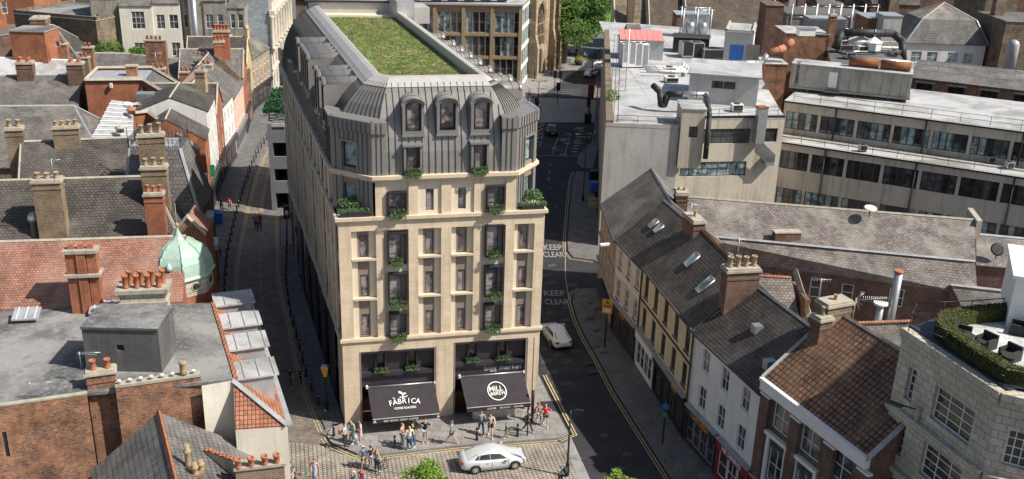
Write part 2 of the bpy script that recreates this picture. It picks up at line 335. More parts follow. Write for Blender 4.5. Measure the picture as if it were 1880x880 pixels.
# ------------------------------------------------------------ roofs and houses
def gable(th,wallm,a,b,c,d,ze,zr,roofm,over=.3,hip=(0,0),rp=.5,zb=None,walls=True,z0=0,front=None,sidewins=None,coping_m=None,ridgem=None,backze=None,fm=None,gm=None,sill=None,t=.14,wname='wall'):
    """a-b front eave, c-d back eave (counter-clockwise from above); ridge parallel to a-b"""
    a,b,c,d=map(V2,(a,b,c,d)); bz=ze if backze is None else backze
    r0=lerp(a,d,rp); r1=lerp(b,c,rp); L=(r1-r0).length; ru=(r1-r0)/L
    h0=r0+ru*hip[0]; h1=r1-ru*hip[1]
    if walls:
        mb=MB(); facade(th,mb,a,b,z0,ze,front or [],wallm,sill=sill,fm=fm,gm=gm)
        sw=sidewins or {}
        facade(th,mb,b,c,z0,min(ze,bz),sw.get('r',[]),wallm,fm=fm,gm=gm,sill=sill); facade(th,mb,c,d,z0,bz,[],wallm); facade(th,mb,d,a,z0,min(ze,bz),sw.get('l',[]),wallm,fm=fm,gm=gm,sill=sill)
        lo=min(ze,bz)
        for (p,q,r,hh,s) in ((b,c,r1,hip[1],1),(d,a,r0,hip[0],0)):
            if not hh:
                zz=[ze,bz] if s else [bz,ze]
                mb.poly([V3(p,lo),V3(q,lo),V3(q,zz[1]),V3(r,zr),V3(p,zz[0])],wallm)
        mb.build(wname,th)
    rb=MB()
    def ext(p,q,zp,zq,dist):   # continue from ridge point q through eave point p
        v=V3(p,zp)-V3(q,zq); hl=math.hypot(v.x,v.y); return V3(p,zp)+v*(dist/hl)
    up=Vector((0,0,.03+t))
    fo=over
    A=ext(a,r0 if not hip[0] else r0,ze,zr,fo); B=ext(b,r1,ze,zr,fo); Cc=ext(c,r1,bz,zr,fo); D=ext(d,r0,bz,zr,fo)
    H0=V3(h0,zr);H1=V3(h1,zr)
    if hip[0]: A-=V3(ru*over,0); D-=V3(ru*over,0)
    if hip[1]: B+=V3(ru*over,0); Cc+=V3(ru*over,0)
    A,B,Cc,D,H0,H1=[q+up for q in (A,B,Cc,D,H0,H1)]
    rb.slab([A,B,H1,H0],t,roofm); rb.slab([Cc,D,H0,H1],t,roofm)
    if hip[0]: rb.slab([D,A,H0],t,roofm)
    if hip[1]: rb.slab([B,Cc,H1],t,roofm)
    ro=rb.build('roof',th)
    rm=ridgem or stonecap
    rr=MB(); ridge_bar(rr,H0,H1,rm)
    for hh,(p,q,H) in ((hip[0],(A,D,H0)),(hip[1],(B,Cc,H1))):
        if hh: ridge_bar(rr,p,H,rm); ridge_bar(rr,q,H,rm)
    rr.build('ridge',ro)
    if coping_m:
        cp=MB()
        for (p,q,r,hh) in ((A,D,H0,hip[0]),(B,Cc,H1,hip[1])):
            if not hh:
                ridge_bar(cp,p,r,coping_m,.32,.22); ridge_bar(cp,q,r,coping_m,.32,.22)
        cp.build('coping',th)
    return ro
def ridge_bar(mb,p,q,m,w=.26,h=.09):
    p=Vector(p);q=Vector(q); d=(q-p).normalized(); s=Vector((-d.y,d.x,0)).normalized()*w/2; up=Vector((0,0,h))
    a=[p-s-up*.6,p+up,p+s-up*.6]; b=[q-s-up*.6,q+up,q+s-up*.6]
    mb.poly([a[0],b[0],b[1],a[1]][::-1],m); mb.poly([a[1],b[1],b[2],a[2]][::-1],m); mb.poly([a[2],b[2],b[0],a[0]][::-1],m); mb.poly(a,m); mb.poly(b[::-1],m)
def chimney(th,c,sx,sy,z0,z1,m,ang=0,pots=4,potm=None,capm=None,poth=.55,rows=1,potr=.13,name='chimney'):
    mb=MB(); mb.cbox(V3(c,z0),sx,sy,z1-z0,m,ang); capm=capm or stonecap
    mb.cbox(V3(c,z1),sx+.22,sy+.22,.16,capm,ang); mb.cbox(V3(c,z1+.16),sx+.06,sy+.06,.12,capm,ang); mb.cbox(V3(c,z1-.55),sx+.1,sy+.1,.14,m,ang)
    o=mb.build(name,th)
    u=Vector((math.cos(ang),math.sin(ang))); v=Vector((-u.y,u.x)); k=max(1,pots//rows)
    for r in range(rows):
        for i in range(k):
            off=(i+.5)/k-.5; p=V2(c)+u*(sx*off)+v*((r+.5)/rows-.5)*sy; pm=potm or terrac; hh=poth*random.uniform(.85,1.1)
            pb=MB(); pb.lathe(V3(p,z1+.27),[(potr*1.15,0),(potr,.08),(potr*.9,hh-.1),(potr*1.1,hh-.08),(potr*1.1,hh),(potr*.75,hh),(potr*.7,hh-.12)],pm,10); pb.build('chimney_pot',o)
    return o
def quadcorners(px):   # [(x,y,z)...] -> Vector2
    return [V2(G(*q)) for q in px]
def shrub(mb,c,rx,ry,rz,m,n=300,leaf=.10,seed=0,down=0.0):
    R=random.Random(seed)
    for i in range(n):
        th=R.uniform(0,2*math.pi); ph=math.acos(R.uniform(-.5,1)); r=R.uniform(.55,1.05)
        p=Vector(c)+Vector((rx*r*math.sin(ph)*math.cos(th),ry*r*math.sin(ph)*math.sin(th),rz*r*math.cos(ph)))
        if down and R.random()<.45:
            p=Vector(c)+Vector((R.uniform(-rx,rx),-ry*R.uniform(.7,1.1),R.uniform(-down,.1)))
        a=Vector((R.gauss(0,1),R.gauss(0,1),R.gauss(.3,1))).normalized(); b=a.orthogonal().normalized(); s=leaf*R.uniform(.6,1.4)
        mb.poly([p-a*s-b*s*.3,p-a*s*.2+b*s*.45,p+a*s,p+b*s*-.5],m)
def tree(name,label,c,h,r,m,leafn,leaf,trunk_r=.25,group=None,seed=1,blobs=None,z0=0):
    th=thing(name,label,'tree',V3(c,z0),group); R=random.Random(seed)
    tb=MB(); top=V3(c,z0+h*.55); tb.tube(V3(c,z0),top,trunk_r,bark,trunk_r*.55,8)
    bl=blobs or [(Vector((R.gauss(0,.42)*r,R.gauss(0,.42)*r,R.uniform(-.35,.45)*h*.5)),R.uniform(.38,.6)*r) for _ in range(11)]
    cc=V3(c,z0+h*.66)
    for b_,rr in bl:
        tb.tube(top-Vector((0,0,h*.12)),cc+b_*.8,trunk_r*.35,bark,.03,6)
    tb.build('trunk',th)
    cb=MB()
    for i in range(leafn):
        b_,rr=R.choice(bl); v=Vector((R.gauss(0,1),R.gauss(0,1),R.gauss(.1,1))).normalized()*rr*R.uniform(.55,1.08)
        p=cc+b_+Vector((v.x,v.y,v.z*.8)); a=Vector((R.gauss(0,1),R.gauss(0,1),R.gauss(0,.7))).normalized(); q=a.orthogonal().normalized(); s=leaf*R.uniform(.6,1.3)
        cb.poly([p-a*s,p+q*s*.55,p+a*s,p-q*s*.55],m)
    cb.build('crown',th); return th
def railing(th,pts,h=1.0,step=1.6,m=None,r=.02,rails=2,name='railing'):
    m=m or black; mb=MB(); pts=[Vector(p) for p in pts]
    for a,b in zip(pts,pts[1:]):
        for k in range(rails): mb.tube(a+Vector((0,0,h*(k+1)/rails)),b+Vector((0,0,h*(k+1)/rails)),r,m,n=5)
        n=max(1,int((b-a).length/step))
        for i in range(n+1): q=lerp(a,b,i/n); mb.tube(q,q+Vector((0,0,h)),r,m,n=5)
    return mb.build(name,th)
def text_mesh(name,txt,parent,p,u,v,size,m,align='CENTER',ext=.004,bold=0.0,xs=1.0):
    """flat lettering: p is the baseline point, u reading direction, v up direction of the letters"""
    cu=bpy.data.curves.new(name,'FONT'); cu.body=txt; cu.size=size; cu.align_x=align; cu.extrude=ext; cu.offset=bold; cu.resolution_u=3
    tmp=bpy.data.objects.new(name,cu); COL.objects.link(tmp); dg=bpy.context.evaluated_depsgraph_get(); me=bpy.data.meshes.new_from_object(tmp.evaluated_get(dg)); bpy.data.objects.remove(tmp)
    u=Vector((u[0],u[1],u[2] if len(u)>2 else 0)).normalized(); v=Vector(v); v=(v-u*v.dot(u)).normalized(); n=u.cross(v); loc=ORG[parent.name] if parent is not None else Vector((0,0,0))
    Mx=Matrix((u*xs,v,n)).transposed().to_4x4(); Mx.translation=Vector(p)-loc; me.transform(Mx)
    me.materials.clear(); me.materials.append(m); o=bpy.data.objects.new(name,me); COL.objects.link(o)
    if parent is not None: o.parent=parent; ORG[o.name]=loc
    return o
# ============================================================ GROUND AND STREETS
def sheet(name,pts,z,m):
    mb=MB(); mb.poly([V3(p,z) for p in pts],m); return struct(name,mb)
g=MB(); g.poly([(-900,-60,-.03),(900,-60,-.03),(900,2600,-.03),(-900,2600,-.03)],flagsd); struct('ground',g)
BL=V2((-12.13,65.02)); BR=V2((2.33,68.26)); BU=(BR-BL).normalized(); BN=Vector((-BU.y,BU.x)); BW=(BR-BL).length
LD=V2((-.312,.950)).normalized()
def gp(*pp): return [V2(G(*q)) for q in pp]
# right-hand street
right_kerb=gp((1101,95),(1101,147),(1092,210),(1088,262))+gp((1060,285),(1058,300),(1068,309),(1086,311))
bay=gp((1086,318),(1058,316),(1052,330),(1047,380),(1042,447),(1043,462),(1052,474),(1090,479))
bay2=gp((1110,529),(1070,532),(1054,540),(1052,556),(1062,588),(1078,623),(1099,658),(1131,719),(1185,804),(1237,884))+[V2((14.2,50)),V2((18,40))]
left_far=[V2((2.6,73.5)),V2((1.1,84)),V2((.6,100)),V2((.8,125)),V2((2.0,148)),V2((2.0,162)),V2((-6,172))]
road=[V2((9.5,40)),V2((6.8,54)),V2((5.9,59.3)),V2((5.0,64.2))]+left_far+gp((940,190))+gp((997,176),(1072,121),(1096,92))+gp((1112,92),(1104,147))+[V2((14.5,160)),V2((9.6,102)),V2((9.7,86)),V2((11.2,76)),V2((13.6,63.5)),V2((19,48)),V2((24,38))]
sheet('right_street',road,.004,asphalt)
# far crossing; its sunlit band is painted in as a paler road colour
cross=[V2((-14,160)),V2((2,161)),V2((13.9,161.6)),V2((13.5,171)),V2((3,172)),V2((-14,174))]
sheet('crossing_road',[V2((-40,158)),V2((2,158)),V2((14.4,159.5)),V2((14.4,171)),V2((30,171)),V2((30,175)),V2((2,176)),V2((-40,178))],.008,pavel)
# left street, setts
lk=gp((505,240),(493,262),(465,325),(446,397),(430,473),(424,552))+[V2((-23.4,76)),V2((-20,66)),V2((-18.0,60)),V2((-16,52))]
rk=gp((598,791),(571.6,729),(552,667),(537.6,593),(524,540),(517,504),(515,397),(484,394))+gp((486,370),(495,325),(513,262))
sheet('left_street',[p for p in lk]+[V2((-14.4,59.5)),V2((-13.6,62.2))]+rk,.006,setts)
# plaza
plaza_front=gp((594,818),(610,829),(656,842),(706,841),(838,826),(1022,812),(1036,814.6),(1046,832))
plaza=[V2((-22,50)),V2((6.6,50))]+[V2((5.3,57.5))]+plaza_front[::-1]+[V2((-16.5,62.6)),V2((-20,62))]
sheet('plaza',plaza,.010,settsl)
sheet('plaza_edge_paving',gp((1036,814),(1048,804))+[V2((5.95,59.0)),V2((7.4,50)),V2((6.6,50)),V2((5.3,57.5))][0:1]+[V2((7.4,50)),V2((6.6,50)),V2((5.3,57.5))],.012,pavel) if False else None
e=MB(); ep=[V2(G(1036,814.6)),V2((5.35,57.5)),V2((6.7,48)),V2((8.0,48)),V2((5.95,59.2)),V2(G(1049,804))]
e.poly([V3(p,.016) for p in ep],kerbm); struct('plaza_edge_paving',e)
# pavements with kerbs
def pavement(name,pts,m,z=.12,kerb=None):
    mb=MB(); mb.prism([V2(p) for p in pts],-.02,z,kerbm,m,bot=False); o=struct(name,mb)
    return o
front_pts=gp((603,797),(601,803),(608,815),(656,835),(704,835),(838,820),(1022,806),(1044,800),(1030,774),(989,692))
fp=[V2(q) for q in front_pts]
pav=fp+[V2((1.0,84)),V2((.5,100)),V2((-8,104)),V2((-22,104))]+[V2((-21.5,93)),V2((-12.3,65.3))]+[V2((-13.0,65.0))]
pavement('front_pavement',pav,flags)
left_side=[V2((-13.0,64.6)),V2((-12.2,65.4)),V2((-21.3,93)),V2((-24.4,103)),V2((-26.2,111)),V2(G(515,397))]+gp((517,504),(524,540),(537.6,593),(552,667),(571.6,729),(598,791))
pavement('left_side_pavement',left_side[::1],flagsd)
lw=gp((505,238),(493,262),(465,325),(446,397),(430,473),(424,552))+[V2((-23.4,76)),V2((-20,66)),V2((-26,66)),V2((-31,90))]+gp((388,406),(411,324),(443,274),(460,213),(490,180))+gp((520,190))
pavement('far_left_pavement',lw[::-1],flagsd)
def bld_line(): return [V2((14.2,164)),V2((9.6,103)),V2((9.9,86)),V2((11.2,76.9)),V2((12.1,71.9)),V2((13.6,63.9)),V2((15.0,59.8)),V2((22,45))]
pavement('upper_right_pavement',bay[::-1]+gp((1100,479),(1100,318)) if False else [*bay,V2((9.8,98)),V2((10.6,128))][::-1],flagsd)
pavement('lower_right_pavement',(bay2+[V2((24,40)),V2((15.2,60)),V2((13.8,63.9)),V2((11.4,76.9)),V2((10.1,86)),V2((9.9,92))]),flagsd)
pavement('far_right_pavement',(gp((1101,95),(1101,147),(1092,210),(1088,262),(1062,285),(1060,300),(1070,309),(1090,309))+[V2((14.3,160)),V2((20,240))]),flagsd)
pavement('church_pavement',gp((940,192),(997,174),(1068,121),(1086,98))+[V2((10,236)),V2((-20,236)),V2((-20,180))],flags)
# painted lines
def strip(mb,pts,off,w,z,m):
    pts=[V2(p) for p in pts]; L=[];R=[]
    for i,p in enumerate(pts):
        a=pts[max(0,i-1)]; b=pts[min(len(pts)-1,i+1)]; d=(b-a).normalized(); n=Vector((-d.y,d.x)); L.append(p+n*(off+w/2)); R.append(p+n*(off-w/2))
    for i in range(len(pts)-1): mb.poly([V3(R[i],z),V3(R[i+1],z),V3(L[i+1],z),V3(L[i],z)],m)
yl=MB()
for off in (.30,.52):
    strip(yl,lk[:8],off,.065,.014,yellowl)
    strip(yl,rk[:7],off,.065,.014,yellowl)
    strip(yl,gp((486,388),(488,370),(497,325),(515,262)),off,.065,.014,yellowl)
    strip(yl,bay[1:8],-off,.065,.014,yellowl)
    strip(yl,bay2[1:],-off,.07,.014,yellowl)
    strip(yl,fp[1:7],-off+.05,.09,.018,yellowl)
    strip(yl,fp[6:10],off-.9,.10,.128,yellowl)
    strip(yl,gp((1101,95),(1101,147),(1092,210)),-off,.07,.014,yellowl)
struct('yellow_line_marking',yl)
wl=MB()
def dash(pts,on,offl,w,z,m=whitel):
    pts=[V2(p) for p in pts]
    for a,b in zip(pts,pts[1:]):
        L=(b-a).length; d=(b-a)/L; n=Vector((-d.y,d.x))*w/2; t=0
        while t<L:
            e_=min(L,t+on); p=a+d*t;q=a+d*e_; wl.poly([V3(p+n,z),V3(p-n,z),V3(q-n,z),V3(q+n,z)],m); t+=on+offl
dash(gp((477,450),(479,520),(480,568),(489,605),(498,649),(512,705)),1.0,.7,.09,.014)
dash(gp((1038,440),(1038,510),(1044,545),(1052,575)),40,1,.09,.012)
dash(gp((1011,300),(1006,335)),1.6,1.6,.12,.012)
dash(gp((984,285),(1062,287)),40,1,.16,.012); dash(gp((997,244),(991,270)),4,1,.12,.012)
dash(gp((1025,250),(1014,283)),60,1,.12,.012); dash(gp((1048,245),(1036,285)),60,1,.12,.012)
rr_=random.Random(3)
for i in range(34):
    x=rr_.uniform(1012,1078); y=rr_.uniform(228,284); wdt=rr_.uniform(8,18); a,b=gp((x,y),(x+wdt,y+.6)); dash([a,b],60,1,rr_.choice((.14,.2,.5)),.0125+.0002*i,whitel if rr_.random()<.6 else asphaltp)
for i in range(9):
    x0=1068-i*1.7; y0=236+i*5.4; a,b=gp((x0-5,y0),(x0+5,y0-1)); dash([a,b],60,1,.35,.0185+.0002*i,yellowl)
for i in range(7):
    x0=996-i*2.4; y0=224+i*8; a,b=gp((x0-5,y0+3),(x0+5,y0-4)); dash([a,b],60,1,.2,.0205+.0002*i,yellowl)
for i in range(6):
    y0=193+i*4.6; a,b=gp((988,y0+2),(1098,y0-1)); dash([a,b],60,1,.22,.022+.0003*i,yellowl)
for i in range(8):
    y0=165+i*3.3; a,b=gp((1002+i*1.0,y0+1),(1066,y0)); dash([a,b],60,1,.12,.025,whitel)
a,b=gp((478,744),(541,744)); dash(gp((541,703),(527,707)) if False else gp((538,761),(575,759)),60,1,.12,.015)
struct('white_line_marking',wl)
# asphalt repair patches
ap=MB()
for i,(x,y,w_,h_) in enumerate([(1003,664,18,9),(1040,664,20,9),(1015,684,20,9),(1041,705,22,7),(1088,685,20,8),(1024,652,12,8),(1080,670,14,6),(1056,646,20,8),(1008,705,13,8),(1003,700,12,7),(1013,488,16,6),(1020,499,16,6),(1003,506,14,6),(1012,520,18,6),(1050,524,18,8),(1010,575,14,6),(1038,588,16,6),(1150,835,16,8),(1084,588,16,7),(1100,570,18,7),(1095,610,12,7),(1095,640,12,6),(1108,650,14,5),(1084,560,10,4),(1040,565,18,5)]):
    q=gp((x-w_/2,y+h_/2),(x+w_/2,y+h_/2-2),(x+w_/2+1,y-h_/2-1),(x-w_/2+1,y-h_/2+1)); z=.0085 if i not in (4,6,18,19,20,21,22,23) else .1235
    ap.poly([V3(p,z+.0001*i) for p in q],asphaltp)
for i,(x,y) in enumerate(((1020,720),(1060,760),(1110,800),(1000,640),(1035,600),(1015,430),(1022,380),(1010,345),(1140,860))):
    c=G(x,y,.0092+.0001*i); ap.poly([c+Vector((math.cos(a)*.32,math.sin(a)*.32,0)) for a in [2*math.pi*k/14 for k in range(14)]],iron)
rq=random.Random(21)
for i in range(26):
    c=G(rq.uniform(985,1150),rq.uniform(300,870),.0104+.0001*i); d=Vector((rq.gauss(-.1,.25),1,0)).normalized(); s_=Vector((d.y,-d.x,0)); L_=rq.uniform(1.5,5); 
    if i%2: ap.poly([c,c+s_*.05,c+s_*.05+d*L_,c+d*L_],black)
struct('road_repair_patches',ap)
for i,(y0,y1) in enumerate([((459),(472)),((543),(559))]):
    for k,(wd,y) in enumerate((('KEEP',y0),('CLEAR',y1))):
        xr=(1033,1037,1038,1045)[i*2+k]; p=G(xr,y,.013)
        left=G(xr-(33,39,38,44)[i*2+k],y,.013); wdt=(p-left).length
        o=text_mesh('road_lettering',wd,None,p,p-left,Vector((0,1,0)),1.0,whitel,'RIGHT',0,bold=.012)
        o.scale=(1,1,1); me=o.data; xs=[v.co.x for v in me.vertices]; 
        u=(p-left).normalized(); n=Vector((-u.y,u.x,0)); hh=(G(xr,y-10,.013)-p).length*.95
        ext=[(v.co-p).dot(u) for v in me.vertices]; ww=max(ext)-min(ext); vh=max((v.co-p).dot(n) for v in me.vertices)
        for v in me.vertices:
            q=v.co-p; v.co=p+u*(q.dot(u)*wdt/ww)+n*(q.dot(n)*hh/vh)
            v.co.z=.013
        o['kind']='structure'
# ============================================================ MAIN BUILDING
mbld=thing('corner_building','tall pale sandstone corner building with grey zinc mansard, planted roof and two dark cafe awnings','building',V3(BL,0))
def bp(s,d=0,z=0): return V3(BL+BU*s+BN*d,z)
LEN=38.5
RD=LD
def lp(t,d=0,z=0):   # along the left flank; d inwards (to the right)
    n=Vector((LD.y,-LD.x)); return V3(BL+LD*t+n*d,z)
def rp_(t,d=0,z=0):
    n=Vector((-LD.y,LD.x)); return V3(BR+LD*t+n*d,z)
body=MB()
bays=[(.88,2.6),(3.15,4.9),(5.6,7.24),(7.98,9.6),(10.2,11.95),(12.6,14.1)]
ZT=15.6
# ground-storey wall with the two shop openings, then three storeys with recessed bays
body.wall(bp(0),bp(BW),0,7.05,[(1.18,6.9,0,6.1),(8.2,13.93,0,6.35)],stone,.55)
body.wall(bp(0),bp(BW),7.05,16.5,[(a,b,7.2,ZT) for a,b in bays],stone,.28)
def band(z0,z1,proj,m,s0=0,s1=BW,t=LEN):
    mb.prism
mbo=MB()
def ring_band(mb,z0,z1,pr,m,chamf=False):
    """moulded band across the front and back along both flanks"""
    n=Vector((LD.y,-LD.x,0))
    mb.box(bp(-pr,-pr,z0),BU*(BW+2*pr),BN*(pr-.003),z1-z0,m)
    mb.box(V3(BL-V2(n)*pr,z0)+Vector((0,0,0)),V2(n)*(pr-.003),LD*LEN,z1-z0,m)
    mb.box(V3(BR+V2(n)*.003,z0),V2(n)*(pr-.003),LD*LEN,z1-z0,m)
bn=MB(); ring_band(bn,7.0,7.2,.14,ledge); ring_band(bn,7.2,7.26,.08,ledge); bn.build('string_course',mbld)
bn=MB(); ring_band(bn,16.42,16.66,.2,ledge)
bn.box(bp(0,.003,16.5),BU*BW,BN*2.6,.14,ledge); bn.build('balcony_ledge',mbld)
# narrow windows
def nbay(mb,p0,u,n,s0,s1,z0,z1,floors,pw=.82,off=.12,stone_bg=cream,fl=3.08,gm=glassm):
    """back of a recessed bay: cream strips, a taupe strip holding a slim window per floor, stone sills"""
    A=V2(p0)+n*.28; L=s1-s0; c0=s0+L*.5-pw/2-off*.3; c1=c0+pw; c0=max(c0,s0+.05)
    wn=.56; w0=c0+(pw-wn)*.62
    mb.wall(A+u*s0,A+u*c0,z0,z1,[],stone_bg)
    ops=[(w0-c0,w0-c0+wn,z,z+1.72) for z in floors]; th=mbld
    B=V2(p0)+n*.34
    mb.wall(B+u*c0,B+u*c1,z0,z1,ops,taupe,.14)
    mb.poly([V3(A+u*c0,z0),V3(B+u*c0,z0),V3(B+u*c0,z1),V3(A+u*c0,z1)][::1],stone_bg); mb.poly([V3(A+u*c1,z0),V3(B+u*c1,z0),V3(B+u*c1,z1),V3(A+u*c1,z1)][::-1],stone_bg)
    mb.wall(A+u*c1,A+u*s1,z0,z1,[],stone_bg)
    for z in floors: window(th,V3(B+u*w0,z),u,wn,1.72,(1,1),dark,gm,.14,.045)
    for z in floors[1:]: mb.box(V3(V2(p0)-n*.03+u*(s0-.0),z-.16),u*(s1-s0),n*.42,.15,ledge)
FL=[7.3,10.42,13.5]
for i,(a,b) in enumerate(bays):
    if i in (1,4):
        A=bp(0,.28); body.wall(V2(A)+BU*a,V2(A)+BU*b,7.2,ZT,[],cream)
    else: nbay(body,bp(0),BU,BN,a,b,7.2,ZT,FL)
# level seven: pilasters in front of a cream wall, chamfered corners
S7=[(2.62,3.36),(4.93,5.61),(7.25,7.96),(9.59,10.29),(11.9,12.6)]
body.wall(bp(2.62,.14),bp(12.6,.14),16.64,19.35,[(6.16-2.62,6.72-2.62,16.9,18.5),(8.46-2.62,9.02-2.62,16.9,18.5)],cream,.16)
for s in (6.16,8.46): window(mbld,bp(s,.14,16.9),BU,.56,1.6,(1,1),dark,glassm,.16,.045)
for a,b in S7: body.box(bp(a,0,16.64),BU*(b-a),BN*.138,2.55,stone)
CF=2.55
# chamfer walls (metal) and their big windows
cl0=lp(2.35); cl1=bp(2.5,.02); cr0=bp(BW-2.2,.02); cr1=rp_(2.35)
# flanks
flank=[]
def flankwall(P0,P1,left):
    P0=V2(P0);P1=V2(P1); L=(P1-P0).length; u=(P1-P0)/L; n=Vector((-u.y,u.x))
    nb=int(L//2.25); w=L/nb; ops=[(i*w+.42,i*w+w-.36) for i in range(nb)]
    body.wall(P0,P1,7.05,16.5,[(a,b,7.2,15.9) for a,b in ops],stone,.28)
    if left: body.wall(P0,P1-u*2.4,16.5,19.4,[(a,b,16.7,19.1) for a,b in ops if b<L-2.6],stone,.28)
    else: body.wall(P0+u*2.4,P1,16.5,19.4,[(a-2.4,b-2.4,16.7,19.1) for a,b in ops if a>2.6],stone,.28)
    body.wall(P0,P1,0,7.05,[(i*w*2+.35,i*w*2+w*2-.35,0,6.2) for i in range(nb//2)],stone,.4)
    A=P0+n*.4
    body.wall(A,P1+n*.4,0,6.4,[],shopd)
    for i in range(nb//2):
        body.box(V3(P0+u*(i*w*2+.4)+n*.05,0),u*(w*2-.8),n*.2,.9,shopd); body.box(V3(P0+u*(i*w*2+.4)+n*.0,3.3),u*(w*2-.8),n*.3,.5,shopd)
        for k in range(3):
            window(mbld,V3(P0+u*(i*w*2+.5+k*(w*2-1)/3)+n*.1,1.0),u,(w*2-1)/3-.1,2.2,(1,1),dark,glassd,.13,.06)
        window(mbld,V3(P0+u*(i*w*2+.6)+n*.2,4.1),u,w*2-1.2,1.8,(3,1),dark,glassd,.13,.06)
    for i,(a,b) in enumerate(ops):
        mid_=i%3==1
        A=P0+n*.28
        body.wall(A+u*a,A+u*b,7.2,15.9,[],cream if not mid_ else taupe)
        up7=(b<L-2.6) if left else (a>2.6)
        if up7: body.wall(A+u*a,A+u*b,16.7,19.1,[],cream if not mid_ else taupe)
        for z in (7.35,10.45,13.55,16.75):
            if z>16 and not up7: continue
            if mid_:
                window(mbld,V3(A+u*(a+.15)-n*.24,z),u,b-a-.3,1.95,(2,1),dark,glassd,.13,.07)
            else:
                window(mbld,V3(A+u*(a+.4)-n*.10,z),u,.6,1.8,(1,1),dark,glassd,.13,.05)
                body.box(V3(A+u*a-n*.25,z-.17),u*(b-a),n*.2,.12,ledge)
flankwall(lp(LEN),lp(0),1)
flankwall(rp_(0),rp_(LEN),0)
body.wall(rp_(LEN),lp(LEN),0,19.6,[],stone)
wallo=body.build('wall',mbld)
# box windows in dark frames (front)
def oriel(s,z,w,h):
    m=MB(); t=.09; D=.5
    o=bp(s,-.22,z); 
    m.box(o,BU*w,BN*D,t,dark); m.box(o+Vector((0,0,h-t)),BU*w,BN*D,t,dark); m.box(o+Vector((0,0,t)),BU*t,BN*D,h-2*t,dark); m.box(o+V3(BU*(w-t),t),BU*t,BN*D,h-2*t,dark)
    m.box(bp(s+w*.66,-.16,z+t),BU*.06,BN*.4,h-2*t,dark); m.box(bp(s+w*.66+.06,.12,z+t),BU*(w*.34-.06-t),BN*.06,h-2*t,taupe)
    m.box(bp(s+t,-.20,z+.85),BU*(w-2*t),BN*.03,.05,dark)
    f=m.build('box_window',mbld)
    g_=MB(); g_.box(bp(s+t,.02,z+t),BU*(w*.66-t),BN*.02,h-2*t,glassm); g_.build('pane',f)
OR=[(3.42,13.0,1.36,2.42),(3.42,9.85,1.36,2.42),(3.42,7.22,1.3,1.95),(10.45,13.18,1.36,2.5),(10.45,10.05,1.36,2.4),(10.45,7.45,1.32,1.95),(3.45,16.85,1.34,1.6),(10.46,16.9,1.32,1.72)]
for q in OR: oriel(*q)
# cornice on top of level seven
cn=MB()
poly7=[lp(2.35,-.22),bp(2.44,-.24),bp(BW-2.2,-.24),rp_(2.35,-.22)]
poly7i=[lp(2.35,.1),bp(2.5,.13),bp(BW-2.2,.13),rp_(2.35,.1)]
cpl=[V2(q) for q in (lp(LEN,-.2),lp(2.3,-.2),bp(2.4,-.28),bp(BW-2.1,-.28),rp_(2.3,-.2),rp_(LEN,-.2))]
cn.prism(cpl,19.38,19.62,ledge); 
cpl2=[V2(q) for q in (lp(LEN,-.08),lp(2.4,-.08),bp(2.5,-.16),bp(BW-2.2,-.16),rp_(2.4,-.08),rp_(LEN,-.08))]
cn.prism(cpl2,19.2,19.377,ledge); cn.build('cornice',mbld)
# ---- mansard
base=[V2(q) for q in (lp(LEN,.12),lp(2.75,.12),bp(2.75,.12),bp(BW-2.4,.12),rp_(2.75,.12),rp_(LEN,.12))]
def inset(poly,d,closed=False):
    out=[]; n=len(poly)
    for i in range(n):
        p=poly[i]
        if i==0: dn=(poly[1]-poly[0]).normalized(); out.append(p+Vector((-dn.y,dn.x))*d); continue
        if i==n-1: dn=(poly[i]-poly[i-1]).normalized(); out.append(p+Vector((-dn.y,dn.x))*d); continue
        a=(poly[i]-poly[i-1]).normalized(); b=(poly[i+1]-poly[i]).normalized(); na=Vector((-a.y,a.x)); nb=Vector((-b.y,b.x)); s=(na+nb).normalized(); out.append(p+s*(d/s.dot(na)))
    return out
PROF=[(0,19.62),(.05,20.3),(.16,21.2),(.42,22.2),(.85,23.2),(1.4,24.1),(2.1,24.85),(2.85,25.4)]
rings=[[V3(p,z) for p in inset(base,d)] for d,z in PROF]
mr=MB(); sm_=MB()
for A,B in zip(rings,rings[1:]):
    for i in range(len(base)-1): mr.poly([A[i],A[i+1],B[i+1],B[i]],zinc)
mr.poly([rings[0][5],rings[0][0],rings[-1][0],rings[-1][5]],zinc)
for i in range(len(base)-1):
    L=(rings[0][i+1]-rings[0][i]).length; e=(rings[0][i+1]-rings[0][i]).normalized(); n=max(2,int(round(L/.47)))
    nv=Vector((-e.y,e.x,0))
    for k in range(n+1):
        if i in (0,4):   # flank seams start from the front and stay vertical
            pass
        sx=L*k/n
        pts=[]
        for R_ in rings:
            a,b=R_[i],R_[i+1]; x0=(a-rings[0][i]).dot(e); x1=(b-rings[0][i]).dot(e)
            fx=lerp(x0,x1,k/n) if i in (1,3) else sx
            if fx<x0-.001 or fx>x1+.001: break
            pts.append(a+e*(fx-x0))
        for p,q in zip(pts,pts[1:]):
            up=(q-p).cross(e).normalized()*-1
            if up.dot(-nv)<0: up=-up
            sm_.box(p-e*.02,e*.04,up*.09 if False else Vector((0,0,0)),q-p,zincd) if False else None
            a0=p-e*.018+up*.065;a1=p+e*.018+up*.065;b0=q-e*.018+up*.065;b1=q+e*.018+up*.065
            sm_.poly([a0,a1,b1,b0],zincd); sm_.poly([p-e*.026,a0,b0,q-e*.026],zincd); sm_.poly([a1,p+e*.026,q+e*.026,b1],zincd)
mo=mr.build('mansard_roof',mbld); sm_.build('standing_seam',mo)
